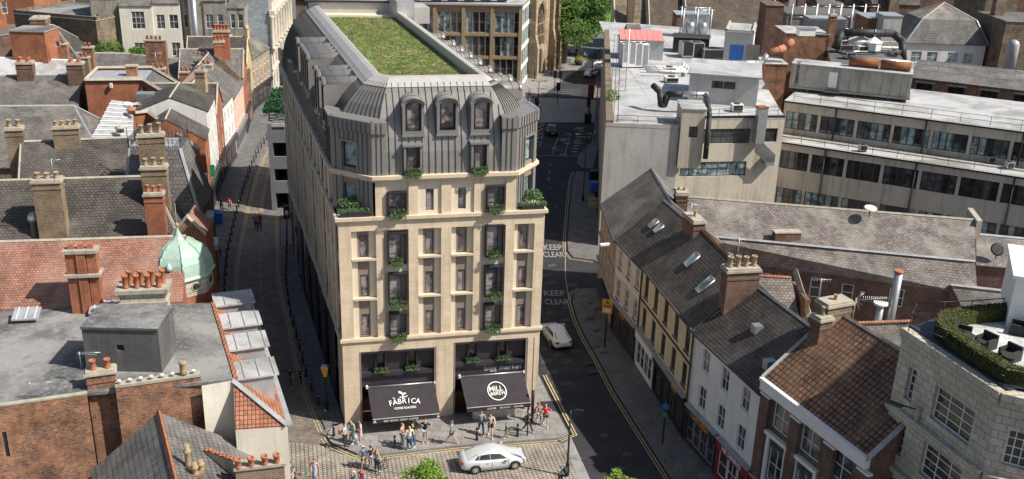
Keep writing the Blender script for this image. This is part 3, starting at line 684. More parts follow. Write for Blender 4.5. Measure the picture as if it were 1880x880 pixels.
# top: pale coping, inner parapet, planted roof
tp=MB(); T0=inset(base,2.48); T1=inset(base,3.3); T2=inset(base,3.62)
def clipback(R): R=list(R); return R
for i in range(len(base)-1):
    tp.poly([V3(T0[i],25.20),V3(T0[i+1],25.20),V3(T1[i+1],25.70),V3(T1[i],25.70)],coping)
    tp.poly([V3(T1[i],25.70),V3(T1[i+1],25.70),V3(T2[i+1],25.78),V3(T2[i],25.78)],coping)
    T3=inset(base,3.76); T4=inset(base,3.8)
    tp.poly([V3(T2[i],25.78),V3(T2[i+1],25.78),V3(T3[i+1],25.76),V3(T3[i],25.76)],coping)
    tp.poly([V3(T3[i],25.76),V3(T3[i+1],25.76),V3(T4[i+1],24.8),V3(T4[i],24.8)],coping)
back0,back1=V2(T4[0]),V2(T4[5])
tp.build('roof_edge',mbld)
RB=27.5   # how far back the planted roof reaches
inner=inset(base,3.8); u_b=(inner[5]-inner[0]).normalized()
gl=[inner[0]+(inner[1]-inner[0])*((LEN-RB-7)/LEN),*inner[1:5],inner[5]+(inner[4]-inner[5])*((LEN-RB-7)/LEN)]
gr=MB(); gr.poly([V3(p,25.05) for p in gl],sedum)
R=random.Random(5)
fa=gl[1];fb=gl[4];ba=gl[0];bb=gl[5]
fL=lerp(gl[1],gl[2],.5); 
for i in range(15000):
    a,b=R.random(),R.random(); p=lerp(lerp(fa,fb,a),lerp(ba,bb,a),b); s=R.uniform(.015,.04); h=R.uniform(.04,.12); th_=R.uniform(0,3.14); dx=Vector((math.cos(th_)*s,math.sin(th_)*s,0)); q=V3(p,25.055)
    gr.poly([q-dx,q+dx,q+Vector((R.gauss(0,.05),R.gauss(0,.05),h))],sedum)
gr.build('planted_roof',mbld)
bk=MB()
bk.poly([V3(inner[0],25.03),V3(inner[5],25.03),V3(gl[5],25.03),V3(gl[0],25.03)],cream)
bk.box(V3(gl[0],24.4),(gl[5]-gl[0]),(gl[0]-gl[1]).normalized()*.3,.85,cream)
bk.build('roof_terrace',mbld)
bk=MB(); bu=(V2(rings[-1][5])-V2(rings[-1][0])); bk.box(V3(rings[-1][0],24.6),bu,-LD*.5,1.5,coping); bk.box(V3(V2(rings[-1][0])-bu*.04,26.1),bu*1.08,-LD*.8,.14,dark)
bk.build('rear_parapet',mbld)
bk=MB(); q=V2(gl[5])-LD*1.0; bk.box(V3(q,24.9),V2((1.7,.35)),LD*5,1.9,silver); bk.box(V3(q+LD*1.5+V2((2.0,.4)),24.4),V2((1.5,.3)),LD*3,1.6,coping); bk.build('plant_enclosure',mbld)
# mesh guard at the front of the planted roof
gd=MB(); i0=V3(lerp(inner[2],inner[3],-.02),25.76); i1=V3(lerp(inner[2],inner[3],1.02),25.76)
for k in range(3): gd.tube(i0+Vector((0,0,.16*(k+1))),i1+Vector((0,0,.16*(k+1))),.010,iron,n=4)
for k in range(49): q=lerp(i0,i1,k/48); gd.tube(q,q+Vector((0,0,.52)),.008,iron,n=4)
gd.build('roof_guard',mbld)
# round-headed dormers
def rdormer(p,u,n,w,h,dep,back,name='dormer'):
    """p: sill centre at the front face; u along, n inwards; barrel top runs back by 'back'"""
    p=Vector(p);u=V3(u,0);n=V3(n,0); m=MB(); r=w/2; K=9; top=h-r*.62
    arc=[(r*math.cos(a),top+r*.62*math.sin(a)) for a in [math.pi*i/K for i in range(K+1)]]
    def P(x,z,d): return p+u*x+n*d+Vector((0,0,z))
    prof=[(r,0)]+arc+[(-r,0)]
    for (x0,z0),(x1,z1) in zip(prof,prof[1:]): m.poly([P(x0,z0,-.05),P(x0,z0,back),P(x1,z1,back),P(x1,z1,-.05)],zinc,smooth=abs(x0)<r or abs(x1)<r)
    # face ring
    ri=r-.2; arci=[(ri*math.cos(a),top-.02+(r*.62-.17)*math.sin(a)) for a in [math.pi*i/K for i in range(K+1)]]; pin=[(ri,.28)]+arci+[(-ri,.28)]
    for (a,b),(c,d) in zip(zip(prof,pin),zip(prof[1:],pin[1:])): m.poly([P(*a,-.05),P(*c,-.05),P(*d,-.05),P(*b,-.05)],zinc)
    m.poly([P(r,0,-.05),P(ri,.28,-.05),P(-ri,.28,-.05),P(-r,0,-.05)],zinc)
    for (x0,z0),(x1,z1) in zip(pin,pin[1:]): m.poly([P(x0,z0,-.05),P(x1,z1,-.05),P(x1,z1,.22),P(x0,z0,.22)],dark)
    m.poly([P(ri,.28,-.05),P(ri,.28,.22),P(-ri,.28,.22),P(-ri,.28,-.05)],dark)
    # hood lip
    for (x0,z0),(x1,z1) in zip(arc,arc[1:]):
        k0=1.12; 
        f=lambda x,z,q: P(x*q,top+(z-top)*q+.0,0)
        for d0,d1 in ((-.16,.14),): m.poly([P(x0*k0,top+(z0-top)*k0,d0),P(x1*k0,top+(z1-top)*k0,d0),P(x1*k0,top+(z1-top)*k0,d1),P(x0*k0,top+(z0-top)*k0,d1)],zinc,True); m.poly([P(x0,z0,d0),P(x1,z1,d0),P(x1*k0,top+(z1-top)*k0,d0),P(x0*k0,top+(z0-top)*k0,d0)],zinc)
    m.box(P(-r-.05,-.12,-.12),u*(w+.1),n*.3,.12,zinc)
    for q in (.3,.62): 
        if back>1.2: m.poly([P(-r*.98,top,back*q)]+[P(x*1.03,top+(z-top)*1.03+.02,back*q) for x,z in arc]+[P(-r*.98,top,back*q+.05)],zincd)
    o=m.build(name,mbld)
    g_=MB(); g_.poly([P(x,z,.2) for x,z in [(ri,.28)]+arci+[(-ri,.28)]],glassm)
    bz=MB(); bz.box(P(-ri,.28,.02),u*(2*ri),n*.04,.05,black); bz.box(P(-ri,.72,.02),u*(2*ri),n*.03,.04,black)
    for k in range(7): bz.box(P(-ri+2*ri*k/6-.012,.33,.025),u*.024,n*.02,.39,black)
    bz.box(P(-ri,.28,.1),u*.14,n*.08,top-.28,dark); bz.box(P(ri-.14,.28,.1),u*.14,n*.08,top-.28,dark)
    bz.build('guard_rail',o); g_.build('pane',o)
for s in (5.35,7.72,10.1): rdormer(bp(s,.42,22.35),BU,BN,1.5,2.55,.3,3.0)
# square dormers at the foot of the mansard
def sdormer(s,z,w,h):
    m=MB(); t=.14; o=bp(s,-.12,z)
    m.box(o,BU*w,BN*.9,.12,zinc); m.box(bp(s-.08,-.2,z+h-t),BU*(w+.16),BN*1.0,t,zinc); m.box(bp(s,-.12,z+.12),BU*.16,BN*.9,h-t-.12,zinc); m.box(bp(s+w-.16,-.12,z+.12),BU*.16,BN*.9,h-t-.12,zinc)
    m.box(bp(s+.16,.02,z+.12),BU*.12,BN*.3,h-t-.12,dark); m.box(bp(s+w-.36,.02,z+.12),BU*.2,BN*.3,h-t-.12,dark)
    f=m.build('square_dormer',mbld); g_=MB(); g_.box(bp(s+.28,.14,z+.12),BU*(w-.64),BN*.02,h-t-.12,glassm); g_.build('pane',f)
sdormer(4.62,19.64,1.28,2.15); sdormer(9.32,19.64,1.26,2.2)
# corner turrets: metal walls on the chamfers with tall windows
def turret(pts,wi,s0,s1,z0,z1,ztop):
    m=MB(); P=[V2(q) for q in pts]
    for i,(a,b) in enumerate(zip(P,P[1:])):
        L=(b-a).length;u=(b-a)/L;n=Vector((-u.y,u.x)); lo=16.6 if i==wi else 19.63
        if i==wi:
            m.wall(a,b,16.62,ztop-.85,[(s0,s1,16.75,21.75)],zinc,.32)
            m.box(V3(a+u*(s0-.1)-n*.1,21.75),u*(s1-s0+.2),n*.2,.14,zinc); m.box(V3(a+u*(s0-.12)-n*.1,16.75),u*.12,n*.2,5.0,zinc); m.box(V3(a+u*s1-n*.1,16.75),u*.12,n*.2,5.0,zinc)
            m.box(V3(a+u*s0+n*.05,18.75),u*(s1-s0),n*.2,1.15,taupe)
            for zz,hh in ((16.75,2.0),(19.92,1.83)): window(mbld,V3(a+u*s0+n*.1,zz),u,s1-s0,hh,(1,1),dark,glasst,.2,.09)
        else: m.wall(a,b,19.63,ztop-.85,[],zinc)
        m.box(V3(a-n*.12-u*.03,ztop-.8),u*(L+.06),n*.35,.8,coping if False else zinc)
        k=int(L/.42)
        for j in range(1,k+1):
            x=L*j/(k+1)
            m.box(V3(a+u*(x-.02)-n*.17,ztop-.78),u*.04,n*.05,.74,zincd)
            if not(i==wi and s0-.15<x<s1+.15): m.box(V3(a+u*(x-.02)-n*.05,19.7 if i!=wi else 16.7),u*.04,n*.05,ztop-.85-(19.7 if i!=wi else 16.7),zincd)
            elif x: m.box(V3(a+u*(x-.02)-n*.05,21.9),u*.04,n*.05,ztop-.85-21.9,zincd)
    Pi=[p for p in P]; c=sum((p for p in P),V2((0,0)))/len(P)
    m.poly([V3(p,ztop-.02) for p in P]+[V3(P[-1]+(V2(bp(5,3))-V2(bp(5,0)))*.45,ztop-.02),V3(P[0]+(V2(bp(5,3))-V2(bp(5,0)))*.3,ztop-.02)],zinc)
    m.build('corner_turret',mbld)
turret([lp(4.6,.02),lp(2.35,.02),bp(2.45,.0),bp(3.45,0.0)],1,.95,2.25,0,0,23.4)
turret([bp(11.5,0.0),bp(BW-2.25,.0),rp_(2.35,.02),rp_(4.6,.02)],1,1.2,2.5,0,0,23.55)
# flank dormers (round) and lower fins
nL=Vector((LD.y,-LD.x))
for t in (6.3,8.9,10.4,15.6,17.0,18.4,19.9,22.8): rdormer(lp(t,.12,21.7),-LD,nL,1.3,3.5,.3,3.0)
for t in (6.0,8.5,11,14,17,20,23,26,30): rdormer(rp_(t,.3,21.8),LD,-nL,1.2,2.9 if t<9 else 2.5,.3,2.3 if t<9 else 1.8)
ff=MB()
for k in range(22):
    t=5.4+k*1.25; ff.box(lp(t,-.05,19.64),-LD*.12,nL*.9,2.1-(.0 if k%4 else .5),zinc)
    if k%4==0: ff.box(lp(t+1.1,.0,21.5),-LD*1.1,nL*.8,.12,coping)
    if k%4==0: ff.box(lp(t+.95,.25,19.7),-LD*.85,nL*.05,1.8,dark)
ff.build('flank_fins',mbld)
bz=MB()
for k in range(2): bz.tube(lp(4.8,-.02,20.0+.45*k+.2),lp(LEN-4,-.02,20.0+.45*k+.2),.02,black,n=4)
bz.build('flank_rail',mbld)
# stepped black shop boxes on the left flank
sb=MB()
for k in range(5): sb.box(lp(4+k*5.2,-.18-.0,0),-LD*.4 if False else LD*2.6,nL*.17,6.6-.5*(k%2),shopd)
sb.build('flank_shopfront',mbld)
# shopfronts
def shop(s0,s1,zt,wins,wz,shelfz,awn,proj,label,val,slug,asp):
    m=MB(); d=.55
    m.wall(bp(s0,d),bp(s1,d),shelfz+.2,zt,[(a-s0,b-s0,wz,wz+1.25) for a,b in wins],shopd,.1)
    m.box(bp(s0+.02,.1,shelfz-.12),BU*(s1-s0-.04),BN*.44,.3,shopd)
    m.wall(bp(s0,.32),bp(s1,.32),3.0,shelfz-.12,[],shopd)
    m.box(bp(s0+.003,.02,0),BU*.12,BN*.3,zt-.01,taupe); m.box(bp(s1-.123,.02,0),BU*.12,BN*.3,zt-.01,taupe); m.box(bp(s0+.13,.02,zt-.16),BU*(s1-s0-.26),BN*.3,.15,shopd)
    m.box(bp(s0+.13,.2,0),BU*(s1-s0-.26),BN*.12,.34,shopd)
    m.poly([bp(s0,.56,.14),bp(s1,.56,.14),bp(s1,4.5,.14),bp(s0,4.5,.14)],interior); m.poly([bp(s0,4.5,.14),bp(s1,4.5,.14),bp(s1,4.5,3.2),bp(s0,4.5,3.2)],taupe)
    m.poly([bp(s0,.56,3.1),bp(s1,.56,3.1),bp(s1,4.5,3.1),bp(s0,4.5,3.1)][::-1],cream); m.poly([bp(s0,.56,.14),bp(s0,4.5,.14),bp(s0,4.5,3.1),bp(s0,.56,3.1)],taupe)
    # counters and door
    m.box(bp(s0+.3,1.6,.15),BU*1.3,BN*.5,1.1,interior); m.box(bp(s0+2.6,2.2,.15),BU*2.2,BN*.6,1.0,taupe)
    m.box(bp(s1-1.5,.22,.34),BU*1.3,BN*.08,.5,coping)
    o=m.build('shopfront',mbld)
    for a,b in wins:
        window(mbld,bp(a,d-.02,wz),BU,b-a,1.25,(1,1),dark,glassd,.1,.1)
        mm=MB(); mm.box(bp(a-.14,.25,wz),BU*.12,BN*.3,1.3,dark); mm.box(bp(b+.02,.25,wz),BU*.12,BN*.3,1.3,dark); mm.build('window_fin',mbld)
    # awning
    a0,a1,zt0=awn; w=a1-a0; sh=.18
    aw=MB(); A=bp(a0,.1,zt0);B=bp(a1,.1,zt0+.02);C_=bp(a1+sh,-proj,zt0-1.42);D=bp(a0+sh,-proj,zt0-1.44)
    nseg=14; R=random.Random(slug)
    ups=[R.uniform(-.02,.02) for _ in range(nseg+1)]
    for k in range(nseg):
        f0=k/nseg;f1=(k+1)/nseg
        for (h0,h1) in ((0,.5),(.5,1)):
            pts=[]
            for f_,h_,kk in ((f0,h1,k),(f1,h1,k+1),(f1,h0,k+1),(f0,h0,k)):
                q=lerp(lerp(A,B,f_),lerp(D,C_,f_),h_); q=q+Vector((0,0,ups[kk]*(1 if h_==.5 else .2)-(.03 if h_==.5 else 0))); pts.append(q)
            aw.poly(pts,awnm,True)
    o=aw.build('awning',mbld)
    fr=MB(); e=(C_-D); fr.box(D-Vector((0,0,.03)),e,BN*.06,.04,white); fr.tube(bp(a0-.05,.12,zt0+.06),bp(a1+.05,.12,zt0+.08),.07,steel)
    fr.tube(bp(a0+.1,.15,zt0-.1),bp(a0+.4,-proj+.1,zt0-1.42),.025,steel,n=6); fr.tube(bp(a1-.1,.15,zt0-.1),bp(a1-.1,-proj+.1,zt0-1.42),.025,steel,n=6)
    fr.cbox(bp(a0-.05,.1,zt0),.14,.2,.22,white,math.atan2(BU.y,BU.x)); fr.cbox(bp(a1+.05,.1,zt0),.14,.2,.22,white,math.atan2(BU.y,BU.x)); fr.build('awning_frame',o)
    va=MB(); va.box(D-Vector((0,0,.38)),e,BN*.03,.345,awnm); vo=va.build('valance',o)
    up=(lerp(A,B,.5)-lerp(D,C_,.5)).normalized(); u=(C_-D).normalized(); n=u.cross(up).normalized()
    cen=lambda fx,fy: lerp(lerp(D,C_,fx),lerp(A,B,fx),fy)+n*.05
    text_mesh('valance_lettering',val,vo,lerp(D,C_,.42 if slug==1 else .6)-Vector((0,0,.29))-V3(BN,0)*.012,u,(0,0,1),.20,white,'CENTER',.003,.002,1.0)
    return o,cen,u,up,n
awnm=mat_plain('awning_fabric',(.034,.028,.033),.15,1.6,.85,0,.3)
o1,cen,u_,up_,n_=shop(1.2,6.88,6.08,[(2.5,3.05),(4.85,5.4)],4.5,4.05,(1.75,6.75,3.0),2.0,'', 'BEST BEANS. GREAT COFFEE.',1,0)
# bold arched word with small line and sprout mark
wd='FABRICA'
for i,ch in enumerate(wd):
    a=(i-3)*.5; q=cen(.5,.36)+u_*(a*.66)+up_*(.15-.10*abs(a)**1.6*.6); rot=-a*.12; uu=(u_*math.cos(rot)+up_*math.sin(rot)); vv=(up_*math.cos(rot)-u_*math.sin(rot))
    text_mesh('letter',ch,o1,q-vv*0,uu,vv,.60,white,'CENTER',.003,.004,.9)
m=MB(); c_=cen(.5,.36)+u_*(-.68)+up_*.60; m.poly([c_-u_*.12+up_*.05,c_-u_*.02-up_*.06,c_+u_*.05-up_*.05,c_-u_*.02+up_*.08],white); m.build('accent_mark',o1)
text_mesh('small_lettering','COFFEE ROASTERS',o1,cen(.5,.24),u_,up_,.24,white,'CENTER',.003,.004,.8)
sp=MB(); c=cen(.5,.66)
def blob(mb,c,pts,m): mb.poly([c+u_*x+up_*y for x,y in pts],m)
blob(sp,c,[(-.3,-.12),(-.1,-.17),(.12,-.13),(.34,-.05),(.32,0),(.1,-.06),(-.1,-.09),(-.24,-.06)],white); blob(sp,c,[(-.05,-.06),(.02,-.06),(.05,.1),(.25,.14),(.27,.2),(.16,.26),(.02,.2),(-.04,.3),(-.2,.42),(-.3,.38),(-.3,.26),(-.18,.2),(-.08,.14)],white); sp.build('sprout_mark',o1)
for f in (-.47,.47): text_mesh('valance_mark','A',o1,cen(.5+f,0)-n_*.05-Vector((0,0,.29))-V3(BN,0)*.015,u_,(0,0,1),.26,white,'CENTER',.003,.02)
o2,cen,u_,up_,n_=shop(8.22,13.9,6.33,[(9.45,10.0),(11.75,12.3)],4.75,4.3,(8.75,13.65,3.3),2.0,'', 'COFFEE  ·  BRUNCH  ·  DINNER',2,0)
rg=MB(); c=cen(.52,.46)
for k in range(32):
    a0=2*math.pi*k/32;a1=2*math.pi*(k+1)/32
    f=lambda a,r: c+u_*(math.cos(a)*r*.92)+up_*(math.sin(a)*r)
    rg.poly([f(a0,.72),f(a0,.80),f(a1,.80),f(a1,.72)][::-1],white)
rg.build('logo_ring',o2)
text_mesh('logo_lettering','MILL',o2,c-u_*.08+up_*.0,u_,up_,.60,white,'CENTER',.003,.006,.9); text_mesh('logo_lettering','&BREW',o2,c+u_*.02-up_*.34,u_,up_,.42,white,'CENTER',.003,.003,.85)
text_mesh('fascia_lettering','bigg market',mbld,bp(12.1,.30,3.62),BU,(0,0,1),.62,coping,'CENTER',.02,.0)
# planters
def planter(base,u,w,dep,h,label,group,sd,n=260,hang=.45,up=.25,box=True):
    th=thing('planter',label,'planter',base,group); u=V2(u); nn=Vector((-u.y,u.x))
    if box:
        m=MB(); m.box(Vector(base)-V3(u,0)*w/2-V3(nn,0)*dep/2,u*w,nn*dep,h,dark); m.build('box',th)
    m=MB(); R=random.Random(sd)
    for k in range(n):
        x=R.uniform(-w/2,w/2); y=R.uniform(-dep/2-.05,dep/2); q=Vector(base)+V3(u*x+nn*y,h*.8+R.uniform(-.05,up)*R.random()); dr=Vector((R.gauss(0,.5),R.gauss(0,.5),R.uniform(.3,1.2))).normalized(); s=dr.cross(Vector((R.gauss(0,1),R.gauss(0,1),.1))).normalized()*.028; l=R.uniform(.1,.24)
        m.poly([q-s,q+s,q+dr*l],leaf_p)
    nh=9
    for k in range(nh):
        x=(k+.5)/nh*w-w/2+R.uniform(-.04,.04); ln=hang*R.uniform(.55,1.15)
        for j in range(n//10):
            f=R.random(); q=Vector(base)+V3(u*(x+R.gauss(0,.05))-nn*(dep/2+.07+.05*math.sin(f*3)),h*.9-ln*f); dr=Vector((R.gauss(0,.7),R.gauss(-.3,.5),R.gauss(-.5,.5))).normalized(); s=dr.orthogonal().normalized()*.035
            m.poly([q-s,q+s,q+dr*.12],leaf_p)
    m.build('foliage',th); return th
flo=['third','second','lowest']
wh=[('upper','third from the ground ledge'),('middle','second'),('lower','first')]
for i,q in enumerate(OR):
    col='left' if q[0]<5 else 'right'; lev={0:'upper',1:'middle',2:'lower',3:'upper',4:'middle',5:'lower',6:'top',7:'top'}[i]
    zz=q[1]+.06 if i in (0,3) else q[1]-.08
    nm={'top':'just above the fifth-floor ledge','upper':'in the topmost of the three tall dark box windows','middle':'in the middle box window of three','lower':'in the lowest box window over the shops'}[lev]
    planter(bp(q[0]+q[2]/2-(.06 if i in (0,3) else 0),-.34 if i not in (0,3) else -.3,zz),BU,q[2]*.82 if i not in (0,3) else .85,.26,.28,f'green trailing planter {nm}, {col} column','planters on the facade windows',i,hang=.5 if i in (2,5,6,7) else .4)
for i,(s,side) in enumerate(((5.26,'left'),(9.95,'right'))): planter(bp(s,-.28,19.68),BU,1.05,.3,.28,f'green trailing planter under the {side} square dormer in the zinc roof','planters on the facade windows',20+i)
for i,(s,z) in enumerate(((2.78,4.24),(5.12,4.24),(9.7,4.5),(12.05,4.5))): planter(bp(s,.18,z),BU,.95,.24,.2,['leftmost bushy planter on the dark ledge over the left shop','right-hand bushy planter on the dark ledge over the left shop','bushy planter above the right shop, nearer the middle pier','bushy planter above the right shop, over its lettering'][i],'planters on the shop ledges',30+i,200,.12,.22)
# corner balcony plants
for i,(pp,lab) in enumerate((((.35,.35),'dense green shrub planting on the left corner balcony'),((BW-1.35,.75),'bushy bright shrub planting on the right corner balcony'))):
    th=thing('balcony_planting',lab,'shrubs',bp(pp[0],pp[1],16.66)); m=MB(); m.box(bp(pp[0]-.15 if i==0 else pp[0]-.4,.02,16.662),BU*(2.0 if i==0 else 1.7),BN*.5,.3,dark); m.build('planter_box',th)
    m=MB()
    for k in range(5): shrub(m,bp((pp[0]-.05 if i==0 else pp[0]-.35)+k*(.45 if i==0 else .4),.22,17.02),.27,.25,.25,leaf_p,190,.045,k+i*9)
    shrub(m,bp(pp[0]+.5,.95,17.35),.85,.5,.55,leaf_p,900,.09,77+i)
    m.build('foliage',th)
# ============================================================ LEFT SIDE OF THE PICTURE
def P2(x,y,z): return V2(G(x,y,z))
# ---- L1: flat-roofed brick building with steep tiled street side
t=thing('flat_roofed_brick_building','brick building with grey felt flat roof, lead dormers and cream gable, lower left','building',P2(200,720,8.5).to_3d())
zF=8.5; zG=6.0
f0=P2(-60,757,zF); f1=P2(216,742,zF); f1=P2(205,722,zF); f2=P2(428,697,zF); bR=P2(386,556,zF); bL=P2(-60,572,zF)
g0=P2(528,781,zG); g1=P2(457,556,zG)
m=MB(); 
fA=P2(-60,757,zF); fB=P2(160,726,zF)
m.wall(fA,fB,0,zF+.05,[((P2(-6,742,zF)-fA).length,(P2(3,742,zF)-fA).length,5.0,6.8)],brick,.15)
m.build('wall',t)
window(t,V3(fA+(fB-fA).normalized()*((P2(-6,742,zF)-fA).length),5.0),(fB-fA).normalized(),.6,1.8,(1,2),dark,glassd,.15)
m=MB(); k0=P2(370,708,zF)
n_=Vector((-(fB-fA).normalized().y,(fB-fA).normalized().x))
hx=P2(432,787,zG); m.wall(k0,P2(428,698,zF),0,zF-.02,[],render_c); m.wall(hx,g0,0,zG-.1,[],render_c,.1); m.wall(hx+V2((-.02,1.9)),hx,0,zG-.1,[],render_c); m.wall(P2(428,698,zF),P2(428,698,zF)+V2((-.1,1.5)),zG,zF-.05,[],render_c)
cm=V3(P2(428,698,zF),zF); 
m.build('rendered_gable_wall',t)
m=MB(); m.slab([V3(q,zF) for q in (fA+n_*.3,fB+n_*.3,P2(428,697,zF),bR,bL)],.2,feltw); rf=m.build('roof',t)
m=MB(); m.box(V3(fA,zF-.02),(fB-fA),n_*.32,.16,stonecap); m.build('parapet',t)
# steep tiled side with lead dormers
e0=V3(P2(428,697,zF),zF-.05); e1=V3(bR,zF-.05); q0=V3(g0,zG); q1=V3(g1,zG)
m=MB(); m.slab([e0,q0,q1,e1],.12,redt2); m.slab([V3(P2(432,787,zG),zG),q0,e0],.1,redt2); sr=m.build('tiled_slope',t)
m=MB(); ridge_bar(m,e0+Vector((0,0,.05)),q0+Vector((0,0,.1)),lead,.4,.12); m.box(V3(g0,zG-.12),(g1-g0)*1.0,Vector(((g1-g0).normalized().y*1,-(g1-g0).normalized().x))*.32,.14,lead); m.box(V3(lerp(e0,q0,.02),zF),(e1-e0),Vector((.25,.05)),.08,redt2); m.build('gutter',t)
gu=(V3(g1,zG)-V3(g0,zG)).normalized(); gn=Vector((-gu.y,gu.x,0))  # inwards (left)
Lg=(g1-g0).length
for i,tt in enumerate((.20,.415,.60,.80)):
    w=2.1; p=lerp(q0,q1,tt); m=MB(); o=p-gu*w/2+gn*.35
    # cheeks and front
    m.box(o,gu*w,gn*2.6,2.25,steel if False else lead); m.box(o-gu*.2-gn*.35+Vector((0,0,2.25)),gu*(w+.4),gn*3.0,.12,wroof)
    for k in range(3): m.box(o-gu*.2+gn*(-.3+.95*k+.2)+Vector((0,0,2.37)),gu*(w+.4),gn*.06,.05,lead)
    dm=m.build('dormer',t)
    window(t,o+gu*.25+Vector((0,0,.7)),gu,1.6,1.3,(2,2),white,glass,.07)
# bulkhead on the roof
zb=zF; b0=P2(163,668,zb); b1=P2(299,677,zb); b2=P2(305,640,zb); b3=P2(168,640,zb)
b0=P2(160,681,zb); b1=P2(298,684,zb); bu=(b1-b0); bn2=Vector((-bu.y,bu.x)).normalized()
m=MB(); m.wall(b0,b1,zb,zb+3.05,[(bu.length*.43,bu.length*.53,zb+1.5,zb+1.95)],felt,.1); m.wall(b1,b1+bn2*3.1,zb,zb+3.05,[],felt); m.wall(b1+bn2*3.1,b0+bn2*3.1,zb,zb+3.05,[],felt); m.wall(b0+bn2*3.1,b0,zb,zb+3.05,[],felt)
m.slab([V3(b0-bn2*.1-bu*.01,zb+3.2),V3(b1-bn2*.1+bu*.01,zb+3.2),V3(b1+bn2*3.2,zb+3.32),V3(b0+bn2*3.2,zb+3.32)],.16,feltw,felt); m.build('roof_bulkhead',t); 
m=MB(); m.box(V3(b0+bu*.43+bn2*.1,zb+1.5),bu*.1,bn2*.02,.45,black); m.build('vent_opening',t)
# brick stack walls in front
s0=P2(163,689,zF+.9); s1=P2(207,683,zF+.9); an=math.atan2((fB-fA).y,(fB-fA).x)
chimney(t,lerp(s0,s1,.5)+n_*.1,1.7,.8,0,zF+.95,brick,an,2,terrac,stonecap,.7,potr=.2)
m=MB(); w0=P2(213,722,zF); w1=P2(369,700,zF); m.wall(w0,w1,0,zF+.35,[],brick); m.box(V3(w0-n_*.05,zF+.35),(w1-w0),n_*.6,.18,stonecap); m.build('party_wall',t)
for i in range(8):
    p=lerp(w0,w1,(i+.4)/8)+n_*.15; m=MB(); m.lathe(V3(p,zF+.53),[(.1,0),(.08,.18),(.12,.2),(.12,.26)],white,8); m.build('chimney_pot',t)
m=MB(); m.lathe(V3(lerp(w0,w1,.80)+n_*.2,zF+.53),[(.24,0),(.2,.3),(.2,.75),(.24,.8),(.24,.95),(.17,.95)],terrab,12); m.build('chimney_pot',t)
for q in ((60,735,zF),(150,680,zF+.9)):
    a_=thing('tv_aerial',['thin television aerial lying low over the flat felt roof','thin television aerial on a mast beside the roof bulkhead'][q[0]>100],'aerial',V3(P2(*q),q[2]),'aerials on the flat roof')
    m=MB(); p=V3(P2(*q),q[2]); m.tube(p,p+Vector((0,0,1.3)),.02,steel,n=5); m.tube(p+Vector((-.2,0,1.25)),p+Vector((1.3,.1,1.25)),.02,steel,n=5)
    for k in range(8): m.tube(p+Vector((k*.16,-.25,1.25)),p+Vector((k*.16,.25,1.25)),.012,steel,n=4)
    m.build('antenna',a_)
# ---- L0: slate gabled building, bottom
t=thing('slate_gabled_building','gabled grey slate roof with a red ridge, bottom left edge','building',V3(P2(300,830,7.0),0))
ra=P2(291,757,7.6); rb_=P2(318,868,7.6); rd=(rb_-ra).normalized(); rb_=rb_+rd*2.2; le=Vector((-rd.y,rd.x)) # le: to the right of picture
le=-le if le.x>0 else le
ri=-le
zE=4.4
a0=ra+le*4.3; a1=rb_+le*4.3; c0=ra+ri*6.2; c1=rb_+ri*6.2
m=MB(); m.slab([V3(a0,zE),V3(a1,zE),V3(rb_,7.6),V3(ra,7.6)],.15,slateg); m.slab([V3(rb_,7.6),V3(c1,3.2),V3(c0,3.2),V3(ra,7.6)],.15,slateg); r_=m.build('roof',t)
m=MB(); ridge_bar(m,V3(ra,7.66),V3(rb_,7.66),redt2,.34,.14); m.build('ridge',r_)
m=MB(); m.wall(a1,c1,0,zE,[],brick); m.poly([V3(a1,0),V3(c1,0),V3(c1,3.1),V3(rb_,7.5),V3(a1,zE-.1)],brick); m.poly([V3(c0,0),V3(a0,0),V3(a0,zE-.1),V3(ra,7.5),V3(c0,3.1)],brick); m.wall(c1,c0,0,3.1,[],brick); m.wall(a0,a1,0,zE-.1,[],brick); m.build('wall',t)
m=MB(); p=P2(345,845,7.4)
for k,(dx,dy,h) in enumerate(((0,0,1.55),(.55,-.55,1.0),(.75,-.1,.9))):
    pb=MB(); pb.lathe(V3(p+V2((dx,dy)),6.6 if k else 6.9),[(.22,0),(.19,.3),(.16,h*.6),(.22,h*.66),(.22,h*.75),(.15,h*.8),(.17,h),(.10,h)],terrab,10); pb.build('chimney_pot',t)
m.cbox(V3(p+V2((.3,-.2)),4.5),1.3,1.2,2.4,brickb,.2); m.build('chimney',t)
# ridge wall with stepped orange tiles to the right
m=MB(); u0=P2(375,828,6.2); u1=P2(432,850,6.2); m.box(V3(u0,4.5),(u1-u0),V2((.1,.4)),1.7,stonecap)
for k in range(9): m.box(V3(lerp(u0,u1,k/9),6.2),(u1-u0)/10,V2((.1,.3)),.08+.06*(k%2),redt2)
m.build('stepped_coping',t)
# brown brick stack with four pots at the bottom
t=thing('brick_chimney_stack','wide buff brick chimney stack with four orange pots at the bottom edge','chimney',V3(P2(470,870,6.5),0))
c0=P2(432,862,6.6); c1=P2(522,852,6.6); u=(c1-c0).normalized(); n=Vector((-u.y,u.x))
m=MB(); m.box(V3(c0,0),(c1-c0),n*.8,6.5,brickb); m.box(V3(c0-u*.1-n*.1,6.5),(c1-c0)+u*.2,n*1.0,.16,stonecap); st=m.build('stack',t)
for i,x in enumerate((437,461,486,508)):
    p=P2(x,856-i*3,6.75); pb=MB(); pb.lathe(V3(p,6.62),[(.21,0),(.19,.1),(.18,.5),(.22,.52),(.22,.62),(.15,.62),(.14,.5)],terrac,12); pb.build('chimney_pot',st)
